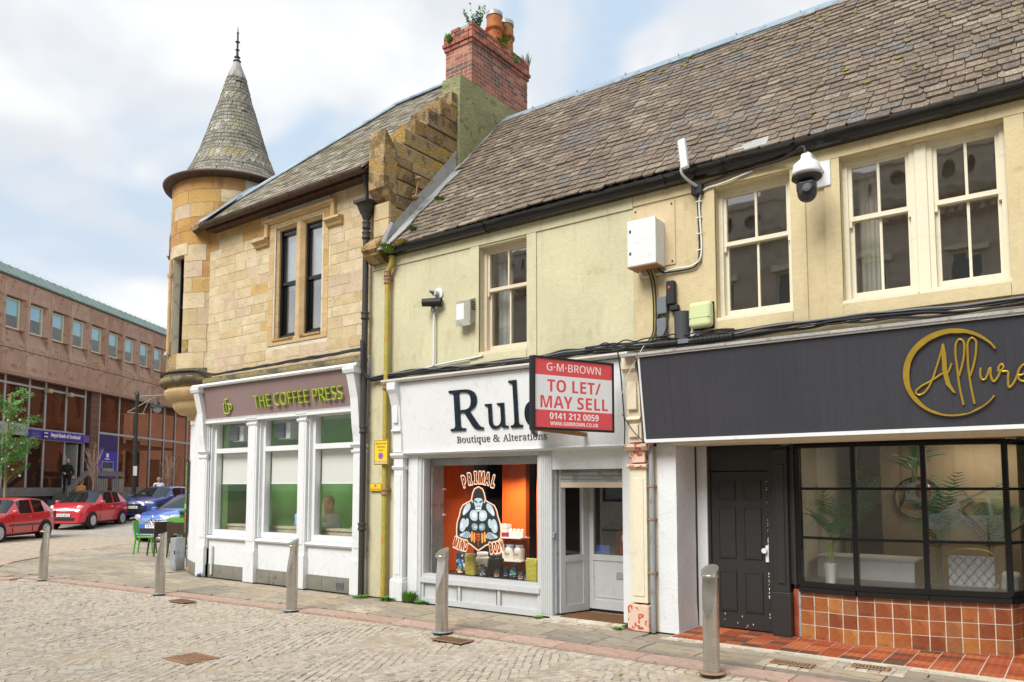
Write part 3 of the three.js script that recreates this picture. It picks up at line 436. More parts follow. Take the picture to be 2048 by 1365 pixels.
// ---------- sandstone corner building with turret ----------
const sb = thing('sandstone_building', 'yellow sandstone corner building with conical turret and crow-stepped gable', 'building', [-12.5, 0, -3]);
const ashM = variants(['#e2d4ae', '#dfcfa7', '#e6dab8', '#dbc9a0', '#e2d2b2', '#dccab0'], 0.9, { map: T.stone, ...bump(T.coarse, 0.008) });
const orangeM = variants(['#d6b26e', '#cfa562', '#d9ba7c', '#cca06b'], 0.9, { map: T.stone, ...bump(T.coarse, 0.012) });
const roughM = variants(['#b9a176', '#a88f68', '#c3aa7c', '#9c8765'], 0.95, { map: T.weather, ...bump(T.coarse, 0.035) });
{
  const W0 = -14.3, W1 = -9.36, OP = [-12.0, -10.7, 4.5, 6.58];
  const wall = part(sb, 'wall', [ext([[W0, 0], [-14.2, 0], [-14.2, 3.5], [-9.6, 3.5], [-9.6, 0], [W1, 0], [W1, 6.93], [W0, 6.93]], -0.45, -0.005, [rect(OP[0] - 0.02, OP[1] + 0.02, OP[2] - 0.02, OP[3] + 0.02)])], m.mortar);
  const sideM = M('#c7ad7d', 0.95, { map: T.stone });
  part(sb, 'side_wall', [bx(-15.5, -15.2, 3.4, 6.9, -7, -1), bx(-15.5, -9.3, 0, 7.5, -7.3, -7), bx(-9.62, -9.3, 0, 7, -7, -0.46)], sideM);
  part(sb, 'floor_slab', bx(-15.2, -9.62, 3.3, 3.4, -7, -0.46), sideM);
  // ashlar courses, each stone a block of its own
  let y = 3.93; let row = 0;
  while (y < 6.9) {
    const h = Math.min(6.93 - y, row % 5 === 3 ? 0.2 : 0.183); let x = W0 + 0.03 - rr(0, 0.25);
    while (x < W1 - 0.03) {
      const w = rr(0.34, 0.82), x0 = Math.max(x, W0 + 0.1), x1 = Math.min(x + w, W1);
      const lay = (a, b) => { if (b - a < 0.05) return; const top = y > 6.5 && a < -12.6, or = top ? rnd() < 0.75 : (a > -10.6 && y > 6.55 && rnd() < 0.35) || (a > -12.9 && b < -12.0 && (row === 8 || row === 4) && b > -12.25); part(wall, 'stone', rb(a + 0.004, b - 0.004, y + 0.004, y + h - 0.004, -0.1, rr(-0.003, 0.003), 0.004, 1), pick(or ? orangeM : ashM), { ox: rr(0, 9), oy: rr(0, 9) }); };
      if (y + h > OP[2] - 0.12 && y < OP[3] + 0.24) { const j0 = OP[0] - 0.2, j1 = OP[1] + 0.2; if (x1 <= j0 || x0 >= j1) lay(x0, x1); else { if (x0 < j0) lay(x0, j0); if (x1 > j1) lay(j1, x1); } } else lay(x0, x1);
      x += w;
    }
    y += h; row++;
  }
  // dressed window surround
  const sur = part(sb, 'window_surround', [rb(OP[0] - 0.2, OP[1] + 0.2, 4.36, 4.47, -0.1, 0.012, 0.01), rb(OP[0] - 0.2, OP[1] + 0.2, 6.62, 6.8, -0.3, 0.004, 0.01)], m.dressed);
  const jamb = (x0, x1, x2, side) => { let yy = 4.47; while (yy < 6.61) { const h = Math.min(rr(0.24, 0.34), 6.62 - yy), g = extY(side > 0 ? [[x0, 0.003], [x1, 0.003], [x2, -0.07], [x2, -0.24], [x0, -0.24]] : [[x0, 0.003], [x0, -0.24], [x2, -0.24], [x2, -0.07], [x1, 0.003]], yy + 0.002, yy + h - 0.002); part(sur, 'jamb_stone', g, rnd() < 0.2 ? pick(orangeM) : m.dressed, { ox: rr(0, 5), oy: rr(0, 5) }); yy += h; } };
  jamb(OP[0] - 0.2, OP[0] - 0.06, OP[0] + 0.02, 1); jamb(OP[1] + 0.2, OP[1] + 0.06, OP[1] - 0.02, -1);
  part(sur, 'mullion', extY([[-11.44, -0.22], [-11.44, -0.07], [-11.39, 0.003], [-11.29, 0.003], [-11.23, -0.07], [-11.23, -0.22]], 4.47, 6.62), m.dressed);
  part(sur, 'lintel', extX([[-0.24, 6.55], [-0.07, 6.55], [0.003, 6.62], [-0.24, 6.62]], OP[0], OP[1]), m.dressed);
  for (const [a, b] of [[-11.98, -11.49], [-11.19, -10.72]]) part(sur, 'sill', extX([[-0.3, 4.52], [-0.1, 4.52], [0.03, 4.475], [0.03, 4.44], [-0.3, 4.44]], a - 0.05, b + 0.05), m.weathered);
  // hood mould with label stops
  const hp = [[0.0, 6.69], [0.03, 6.69], [0.05, 6.72], [0.085, 6.73], [0.095, 6.77], [0.0, 6.82]];
  part(sb, 'hood_mould', [extX(hp, -12.3, -10.3), ...[[-12.3, -12.2], [-10.4, -10.3]].flatMap(([a, b]) => [rb(a, b, 6.4, 6.73, 0, 0.07, 0.02)]), ...[[-12.62, -12.2], [-10.52, -10.12]].map(([a, b]) => extX([[0, 6.3], [0.05, 6.31], [0.07, 6.37], [0.13, 6.4], [0.12, 6.44], [0.0, 6.46]], a, b))], m.dressed);
  // black sash windows with blinds
  for (const [a, b] of [[-11.97, -11.45], [-11.22, -10.73]]) {
    const f = part(sb, 'window', [...frame(a, b, 4.52, 6.56, -0.3, -0.2, 0.035), bx(a + 0.03, b - 0.03, 5.5, 5.56, -0.28, -0.21), ...frame(a + 0.035, b - 0.035, 5.53, 6.52, -0.27, -0.23, 0.03), ...frame(a + 0.035, b - 0.035, 4.57, 5.53, -0.29, -0.25, 0.03), bx(a + 0.07, b - 0.07, 6.45, 6.5, -0.24, -0.2)].map((g) => g.translate(0, 0, 0.1)), m.blackGloss);
    part(f, 'pane', [bx(a + 0.05, b - 0.05, 5.54, 6.5, -0.152, -0.148)], m.oldGlass); part(f, 'pane', [bx(a + 0.05, b - 0.05, 4.58, 5.52, -0.172, -0.168)], m.oldGlass);
    const bl = M('#d8dde2', 0.8); part(f, 'blind', bx(a + 0.03, b - 0.03, 5.42, 6.5, -0.235, -0.23), bl);
    part(f, 'venetian_slats', Array.from({ length: 36 }, (_, i) => new THREE.BoxGeometry(b - a - 0.08, 0.002, 0.024).rotateX(0.55).translate((a + b) / 2, 4.58 + i * 0.027, -0.26)), M('#a58d78', 0.7), { stuff: true });
    part(f, 'net_curtain', bx(b - 0.16, b - 0.03, 4.58, 5.6, -0.225, -0.223), M('#e6ecf2', 0.9));
  }
  part(sb, 'upper_room', [bx(-13.2, -9.7, 3.42, 6.9, -3, -2.9), bx(-13.3, -13.2, 3.42, 6.9, -3, -0.46), bx(-9.72, -9.64, 3.42, 6.9, -3, -0.46), bx(-13.2, -9.7, 6.82, 6.9, -2.9, -0.46)], M('#6f685c', 0.95));
  // string course over the shop, with its mossy roll
  part(sb, 'string_course', [new THREE.CylinderGeometry(0.085, 0.085, 4.62, 18).rotateZ(Math.PI / 2).translate(-11.78, 3.845, 0.06), bx(-14.1, -9.47, 3.76, 3.92, -0.05, 0.03)], m.string);
  // gutter and roof
  const gp = []; for (let i = 0; i <= 10; i++) { const a = Math.PI + Math.PI * i / 10; gp.push([0.31 + 0.075 * Math.cos(a), 6.99 + 0.085 * Math.sin(a)]); } for (let i = 10; i >= 0; i--) { const a = Math.PI + Math.PI * i / 10; gp.push([0.31 + 0.062 * Math.cos(a), 6.99 + 0.07 * Math.sin(a)]); }
  const gut = part(sb, 'gutter', [extX(gp, -14.02, -9.28), bx(-14.02, -9.28, 6.9, 6.96, -0.02, 0.2)], m.brownGutter);
  for (const x of [-13.5, -12.3, -11.2, -10.1]) part(gut, 'gutter_joint', extX(gp.map(([z, y2]) => [0.31 + (z - 0.31) * 1.12, 6.99 + (y2 - 6.99) * 1.12]), x - 0.03, x + 0.03), m.brownGutter);
  const TT = 1.05, E0 = [0.32, 6.98], top = [-2.1, E0[1] + 2.42 * TT], hipX = (z) => -14.35 + (E0[0] - z) * 1.4;
  const tri = (P) => { const g = new THREE.BufferGeometry(); g.setAttribute('position', new THREE.Float32BufferAttribute(P.flat(), 3)); g.computeVertexNormals(); return g; };
  const A = [-14.35, E0[1] - 0.05, E0[0]], Bq = [-9.28, E0[1] - 0.05, E0[0]], Cq = [-9.28, top[1] - 0.05, top[0]], Dq = [-10.97, top[1] - 0.05, top[0]], Eq = [-15.6, 6.95, -1.2], Fq = [-15.6, 6.95, -7.3], Gq = [-9.28, 6.95, -7.3], Hq = [-12.5, 8.9, -7.3];
  const deck = part(sb, 'roof', [tri([A, Bq, Cq]), tri([A, Cq, Dq]), tri([A, Dq, Eq]), tri([Dq, Fq, Eq]), tri([Dq, Cq, Gq]), tri([Dq, Gq, Fq])], m.mortarDark);
  const S = V(0, TT, -1).normalize(), N = V(0, 1, TT).normalize(), al = -Math.atan2(1, TT);
  const sg = [0, 1, 2].map((i) => { const g = metreUV(ext([[-0.5, 0.5], [-0.5, -0.42 - 0.06 * i], [-0.3, -0.5], [0.35, -0.48], [0.5, -0.4], [0.5, 0.5]], -0.5, 0.5)); g.attributes.uv.array.forEach((v, k, a) => { a[k] = v * 0.2 + i * 0.33; }); return g; });
  const sM = variants(['#a59a84', '#958b77', '#b9b09c', '#857c6b', '#aca386', '#a29a8e', '#c3bcab', '#8d8a64'], 0.8, { map: T.slate, ...bump(T.fine, 0.005) });
  const L = []; const len = 2.42 * Math.hypot(1, TT);
  for (let r = 0; r * 0.118 < len - 0.04; r++) { const d = r * 0.118, z = E0[0] + S.z * d; let x = -9.29; while (x > hipX(z) + 0.05) { const w = rr(0.15, 0.27), c = V(x - w / 2, E0[1], E0[0]).addScaledVector(S, d + 0.06).addScaledVector(N, 0.004 + rr(0, 0.008)); const tq = Math.hypot(c.x + 14.94, c.z + 0.98); if (tq > 1.15) L.push({ g: pick(sg), c: Math.floor(rnd() * 8), a: w * 0.1, x: mtx(c.toArray(), Q(al - 0.08 + rr(-0.015, 0.015), 0, rr(-0.012, 0.012)), [w - 0.006, 0.2, rr(0.012, 0.02)]) }); x -= w; } }
  pieces(deck, 'slate', L, sM, 150, 0.02, () => N);
  const ridge = (a, b) => part(sb, 'ridge_cap', [rod(a, b, 0.06, 0.06, 10), bar([a[0], a[1] - 0.03, a[2]], [b[0], b[1] - 0.03, b[2]], 0.2, 0.03)], m.zinc);
  ridge([-14.2, 7.1, 0.22], [-10.97, top[1] + 0.03, top[0]]); ridge([-10.97, top[1] + 0.03, top[0]], [-9.5, top[1] + 0.03, top[0]]);
  part(sb, 'valley_lead', [quad([-14.06, 6.99, 0.38], [-13.75, 7.03, 0.36], [-13.35, 7.9, -0.5], [-13.75, 7.85, -0.45]).translate(0, 0.03, 0)], m.zinc);
  part(sb, 'kneeler_stone', [extX([[-0.3, 5.4], [0.1, 5.4], [0.17, 5.46], [0.24, 5.5], [0.24, 5.54], [0.3, 5.58], [0.3, 5.64], [0.05, 5.86], [-0.3, 5.86]], -9.33, -8.98)], m.weathered);
  // crow-stepped gable: shafts of stone rising with the roof
  const gable = part(sb, 'gable_wall', [extX([[0.0, 5.5], [0.0, 6.9], [-1.7, 8.75], [-1.7, 5.5]], -9.3, -8.985)], m.mortarDark);
  const gb = (z0, z1, y0, y1, dx = 0, mt) => part(gable, 'gable_stone', rb(-9.36 - dx, -8.955 + rr(0, 0.02), y0 + 0.005, y1 - 0.005, z1 + 0.005, z0 - 0.005, 0.02, 2), mt || pick(roughM), { ox: rr(0, 5), oy: rr(0, 5) });
  const steps = [[-0.05, 7.5], [-0.31, 7.79], [-0.57, 8.06], [-0.88, 8.37], [-1.2, 8.67], [-1.5, 8.95]];
  steps.forEach(([z, yt], i) => { const zb = -1.64; gb(z + 0.03, zb, yt - (i ? yt - steps[i - 1][1] : 0.27), yt, 0.02); });
  for (let r = 0, yy = 5.86; yy < 7.2; r++) { const h = rr(0.2, 0.3); let z = 0.02 - Math.max(0, (yy - 6.9)) * 0.2; while (z > -1.55) { const w = rr(0.35, 0.7); gb(z, Math.max(z - w, -1.62), yy, Math.min(yy + h, 7.25)); z -= w; } yy += h; }
  part(sb, 'skew_putt', [extX([[0.0, 6.42], [0.1, 6.5], [0.16, 6.6], [0.2, 6.62], [0.2, 7.1], [0.16, 7.6], [0.0, 7.42], [-0.1, 7.3], [-0.1, 6.42]], -9.28, -8.93)], m.weathered);
  part(sb, 'corner_stone', [rb(-9.3, -8.95, 5.86, 6.14, -0.1, 0.06, 0.01), rb(-9.3, -8.95, 6.145, 6.42, -0.1, 0.06, 0.01)], ashM[1]);
  // chimney
  const X0 = -9.63, X1 = -8.96, Z0 = -2.06, Z1 = -3.88, Y0 = 9.28;
  part(sb, 'chimney_base', [new THREE.BoxGeometry(0.44, 3.3, 2.26, 3, 10, 8).translate(-9.1, 7.66, -2.76)].map((g) => { const p = g.attributes.position; for (let i = 0; i < p.count; i++) { p.setX(i, p.getX(i) + 0.03 * (fbm(p.getZ(i) * 0.1 + 5, p.getY(i) * 0.1, 16, 3, 6) - 0.5)); p.setY(i, p.getY(i) - (p.getY(i) > 9.2 && p.getZ(i) < -2.2 ? (-2.2 - p.getZ(i)) * 0.02 : 0)); } g.computeVertexNormals(); return g; }), m.stucco);
  const stack = part(sb, 'chimney_stack', [bx(X0 + 0.008, X1 - 0.008, 8.4, 10.52, Z1 + 0.008, Z0 - 0.008)], M('#c4b6a4', 0.95, { map: T.concrete }));
  const brM = variants(['#c47b66', '#bb705c', '#cb866f', '#b26b59', '#a56a5b', '#85625a', '#d19077'], 0.9, { map: T.brick, ...bump(T.fine, 0.004) });
  const bg = [0, 1, 2].map((i) => { const g = metreUV(rb(-0.5, 0.5, -0.5, 0.5, -0.5, 0.5, 0.05, 1)); g.attributes.uv.array.forEach((v, k, a) => { a[k] = v * 0.22 + i * 0.31; }); return g; });
  const BL = [], P = 0.08;
  for (let c = 0; c < 16; c++) {
    const yy = Y0 + (c + 0.5) * P, o = c === 11 ? 0.025 : c === 12 ? 0.05 : c >= 13 ? 0.03 : 0, x0 = X0 - o, x1 = X1 + o, z0 = Z0 + o, z1 = Z1 - o, bl = 0.225;
    const br = (x, z, w, d, n) => { if (c === 15 && rnd() < 0.25) return; const dk = fbm(z * 0.12 + 9, yy * 0.1, 16, 3, 33) < 0.44 ? 5 : Math.floor(rnd() * 7); BL.push({ g: pick(bg), c: rnd() < 0.75 && dk === 5 ? 5 : dk === 5 ? 4 : dk, n, x: mtx([x, yy, z], Q(0, 0, 0), [w - 0.01, P - 0.012, d - 0.01]) }); };
    let z = z0; const off = c % 2 ? bl / 2 : 0; if (off) { br(x1 - 0.05, z - off / 2, 0.1, off, V(1, 0, 0)); z -= off; } while (z - z1 > 0.03) { const d = Math.min(bl, z - z1); br(x1 - 0.05, z - d / 2, 0.1, d, V(1, 0, 0)); br(x0 + 0.05, z - d / 2, 0.1, d, V(-1, 0, 0)); z -= d; }
    let x = x1 - 0.1 - (c % 2 ? 0 : 0.11); if (!(c % 2)) br(x1 - 0.155, z0 - 0.05, 0.11, 0.1, V(0, 0, 1)); while (x - x0 > 0.04) { const w = Math.min(bl, x - x0); br(x - w / 2, z0 - 0.05, w, 0.1, V(0, 0, 1)); br(x - w / 2, z1 + 0.05, w, 0.1, V(0, 0, -1)); x -= w; }
  }
  pieces(stack, 'brick', BL, brM, 290, 0.02, (q) => q.n);
  part(sb, 'chimney_haunching', [new THREE.BoxGeometry(0.5, 0.1, 1.7, 4, 1, 10).translate(-9.3, 10.55, -2.97)], m.lead);
  const pm = [M('#cb7a33', 0.7, { map: T.rust }), M('#b98a4a', 0.8, { map: T.rust })];
  [[-3.12, 0], [-3.5, 1]].forEach(([z, i]) => { const pot = part(sb, 'chimney_pot', lathe([[0.19, 0], [0.16, 0.06], [0.15, 0.4], [0.185, 0.41], [0.19, 0.45], [0.165, 0.47], [0.155, 0.72], [0.16, 0.74], [0.13, 0.74], [0.12, 0.4]], -9.25, 10.58, z, 24), pm[i], { label: i ? 'weathered ochre chimney pot' : 'bright orange chimney pot' }); part(pot, 'metal_cap', [lathe([[0.17, 0.7], [0.17, 0.78], [0.14, 0.8], [0.02, 0.82]], -9.25, 10.58, z, 24), new THREE.TorusGeometry(0.045, 0.008, 6, 14).translate(-9.25, 11.43, z)], m.galv); });
  // old wire bracket on the gable
  part(sb, 'wire_bracket', [rod([-8.93, 6.62, -0.5], [-8.8, 6.66, -0.35], 0.012), lathe([[0.03, 0], [0.06, 0.03], [0.06, 0.06], [0.03, 0.08]], -8.82, 6.55, -0.42, 12), lathe([[0.03, 0], [0.06, 0.03], [0.06, 0.06], [0.03, 0.08]], -8.82, 6.9, -0.5, 12), rod([-8.82, 6.55, -0.42], [-8.82, 6.95, -0.5], 0.014)], m.rustMetal);
}
// turret
{
  const cx = -14.94, cz = -0.98, R = 1.24, D = Math.PI / 180, y0 = 4.15, y1 = 8.16;
  const at = (r, a, y) => [cx + r * Math.cos(a), y, cz + r * Math.sin(a)];
  const block = (a0, a1, ya, yb2, r0, r1, n = 5) => { const P = []; for (let i = 0; i < n; i++) { const s = a0 + (a1 - a0) * i / n, t = a0 + (a1 - a0) * (i + 1) / n, f = (p, q, u, v) => P.push(p, q, u, p, u, v); f(at(r1, t, ya), at(r1, s, ya), at(r1, s, yb2), at(r1, t, yb2)); f(at(r1, t, yb2), at(r1, s, yb2), at(r0, s, yb2), at(r0, t, yb2)); f(at(r1, s, ya), at(r1, t, ya), at(r0, t, ya), at(r0, s, ya)); } const e = (a, q) => { const p = [at(r1, a, ya), at(r0, a, ya), at(r0, a, yb2), at(r1, a, yb2)]; q ? P.push(p[0], p[1], p[2], p[0], p[2], p[3]) : P.push(p[0], p[2], p[1], p[0], p[3], p[2]); }; e(a1, false); e(a0, true); const g = new THREE.BufferGeometry(); g.setAttribute('position', new THREE.Float32BufferAttribute(P.flat(), 3)); g.computeVertexNormals(); return toCreasedNormals(g, 0.5); };
  const wa = [80.5 * D, 99.5 * D], wy = [4.48, 6.55];
  const tur = part(sb, 'turret', [block(-180 * D, wa[0], y0, y1, R - 0.3, R - 0.014, 48), block(wa[1], 180 * D, y0, y1, R - 0.3, R - 0.014, 20), block(wa[0], wa[1], y0, wy[0], R - 0.3, R - 0.014), block(wa[0], wa[1], wy[1], y1, R - 0.3, R - 0.014)], m.mortar);
  let y = y0, row = 0;
  for (const h of [0.33, 0.27, 0.3, 0.34, 0.33, 0.32, 0.34, 0.35, 0.3, 0.28, 0.3, 0.28, 0.27]) {
    const b = Math.min(y + h, y1); let a = 20 * D + rr(0, 0.2);
    while (a < 170 * D) { const w = rr(18, 34) * D, lay = (s, t) => { if (t - s < 2 * D) return; const mid = (s + t) / 2 / D, up = y > 6.5, or = up ? rnd() < 0.8 : mid < 66 && rnd() < 0.4; part(tur, 'turret_stone', block(s + 0.0035, t - 0.0035, y + 0.004, b - 0.004, R - 0.1, R + rr(-0.003, 0.003), 6), pick(or ? orangeM : row < 2 && mid > 75 ? roughM : ashM), { ox: rr(0, 9), oy: rr(0, 9) }); };
      if (b > wy[0] + 0.02 && y < wy[1] - 0.02 && a < wa[1] && a + w > wa[0]) { lay(a, Math.min(a + w, wa[0])); if (a + w > wa[1]) lay(wa[1], a + w); } else lay(a, a + w); a += w; }
    y = b; row++; if (y >= y1 - 0.01) break;
  }
  part(tur, 'lintel_stone', block(76 * D, 104 * D, wy[1] - 0.02, wy[1] + 0.22, R - 0.25, R + 0.012, 8), ashM[2]);
  part(tur, 'nook_shaft', [lathe([[0.045, 4.5], [0.045, 6.1], [0.06, 6.12], [0.08, 6.2], [0.045, 6.24], [0.045, 6.5]], ...[at(R + 0.02, 103 * D, 0)[0], 0, at(R + 0.02, 103 * D, 0)[2]], 12)], m.dressed);
  part(tur, 'crest_plaque', [rb(-15.14, -14.74, 6.72, 7.12, -0.02, 0.07, 0.02), rb(-15.1, -14.78, 7.12, 7.2, 0, 0.06, 0.02), lathe([[0.0, -0.12], [0.06, -0.08], [0.1, 0]], -14.94, 6.72, 0.02, 10)].map((g) => g.translate(-14.94 * -1, 0, 0).rotateY(-32 * D).translate(-14.94, 0, 0).translate(...[-0.72, 0, -0.02].map((v) => v))), m.weathered);
  const win = part(sb, 'turret_window', [block(wa[0], wa[0] + 2.4 * D, wy[0], wy[1], R - 0.24, R - 0.15), block(wa[1] - 2.4 * D, wa[1], wy[0], wy[1], R - 0.24, R - 0.15), block(wa[0], wa[1], 5.48, 5.54, R - 0.24, R - 0.16), block(wa[0], wa[1], wy[0], wy[0] + 0.06, R - 0.24, R - 0.15), block(wa[0], wa[1], wy[1] - 0.06, wy[1], R - 0.24, R - 0.15)], m.blackGloss);
  part(win, 'pane', block(wa[0], wa[1], wy[0], wy[1], R - 0.2, R - 0.196), m.glass); part(win, 'dark_blind', block(wa[0], wa[1], wy[0], wy[1], R - 0.32, R - 0.31), m.dark);
  // corbelled foot
  const cp = []; const prof = [[0.02, 2.86], [0.1, 2.92], [0.3, 2.98], [0.5, 3.06], [0.72, 3.13], [0.8, 3.2], [0.82, 3.27], [0.98, 3.3], [1.06, 3.38], [1.1, 3.47], [1.1, 3.53], [1.16, 3.56], [1.22, 3.6], [1.27, 3.7], [1.27, 3.76], [1.22, 3.8], [1.22, 3.83], [1.3, 3.84], [1.36, 3.89], [1.37, 3.94], [1.35, 4.0], [1.28, 4.04], [1.25, 4.06], [1.25, 4.16]];
  part(sb, 'turret_corbel', lathe(prof.slice(0, 17), cx, 0, cz, 56), m.dressed); part(sb, 'turret_ledge', lathe(prof.slice(16), cx, 0, cz, 56), m.string);
  // gutter ring and cone
  part(sb, 'turret_gutter', [lathe([[1.2, 8.14], [1.36, 8.14], [1.42, 8.17], [1.44, 8.22], [1.41, 8.24], [1.36, 8.2], [1.2, 8.2]], cx, 0, cz, 56)], m.brownGutter);
  const CP = [[8.22, 1.26], [8.4, 1.06], [8.59, 0.95], [8.85, 0.83], [9.14, 0.712], [9.75, 0.524], [10.36, 0.333], [10.97, 0.17], [11.3, 0.06]];
  const cr = (yy) => { for (let i = 0; i + 1 < CP.length; i++) if (yy <= CP[i + 1][0]) { const t = (yy - CP[i][0]) / (CP[i + 1][0] - CP[i][0]); return CP[i][1] + t * (CP[i + 1][1] - CP[i][1]); } return 0.06; };
  const cone = part(sb, 'turret_roof', lathe([[0, 8.1], ...CP.slice(0, 8).map(([h, r]) => [r - 0.03, h])], cx, 0, cz, 40), m.mortarDark);
  const base = [[-0.5, 0.5], [-0.5, -0.42], [-0.42, -0.5], [0.44, -0.5], [0.5, -0.44], [0.5, 0.5]], dia = [[-0.5, 0.5], [-0.5, -0.08], [0, -0.56], [0.5, -0.08], [0.5, 0.5]], sca = [[-0.5, 0.5], [-0.5, -0.2], [-0.36, -0.44], [0, -0.55], [0.36, -0.44], [0.5, -0.2], [0.5, 0.5]];
  const gs = [base, dia, sca].map((o, i) => { const g = metreUV(ext(o, -0.5, 0.5)); g.attributes.uv.array.forEach((v, k, a) => { a[k] = v * 0.17 + i * 0.29; }); return g; });
  const cm = variants(['#a09b8c', '#949082', '#aba595', '#b4ae9c', '#8a867a', '#bbb08c', '#aea577', '#cfcdc6'], 0.75, { map: T.slate, ...bump(T.fine, 0.004) });
  const L = []; let r = 0;
  for (let yy = 8.24; yy < 10.93; r++) {
    const R0 = cr(yy), R1 = cr(yy + 0.2), slope = Math.atan2(R0 - R1, 0.2), ex = 0.098 * Math.cos(slope), kind = (yy > 8.7 && yy < 8.93) || (yy > 10.25 && yy < 10.48) ? 1 : yy > 9.38 && yy < 9.68 ? 2 : 0;
    const n = Math.max(8, Math.round(2 * Math.PI * R0 / (kind ? 0.125 : 0.15))), ph = r % 2 ? Math.PI / n : 0;
    for (let k = 0; k < n; k++) { const a = ph + 2 * Math.PI * (k + (kind ? 0 : rr(-0.12, 0.12))) / n, w = 2 * Math.PI * R0 / n, h = 0.17; if (rnd() < 0.004) continue;
      const q = new THREE.Quaternion().setFromEuler(new THREE.Euler(-slope - 0.1 + rr(-0.02, 0.02), Math.PI / 2 - a, rr(-0.03, 0.03), 'YXZ')); const ym = yy + 0.055, rm = cr(ym) + 0.004;
      L.push({ g: gs[kind], c: kind ? pick([3, 5, 6, 7, 0, 2]) : Math.floor(rnd() * 5), a: w * 0.1, n: V(Math.cos(a), Math.sin(slope), Math.sin(a)).normalize(), x: mtx(at(rm, a, ym), q, [w * 1.0 - 0.006, h, 0.018]) }); }
    yy += ex;
  }
  pieces(cone, 'slate', L, cm, 290, 0.01, (q) => q.n);
  const cap = part(sb, 'lead_cap', lathe([[0.21, 10.9], [0.19, 10.97], [0.062, 11.3], [0.06, 11.36]], cx, 0, cz, 24), m.lead);
  part(sb, 'finial', [lathe([[0.07, 11.34], [0.09, 11.37], [0.05, 11.41], [0.04, 11.47], [0.07, 11.5], [0.03, 11.53], [0.022, 11.72], [0.05, 11.74], [0.022, 11.76], [0.02, 11.98], [0.055, 12.0], [0.02, 12.03], [0.018, 12.28], [0.03, 12.3], [0.012, 12.33], [0.003, 12.52]].map(([r, h]) => [r, 11.3 + (h - 11.34) * 0.72]), cx, 0, cz, 12)], m.black);
}
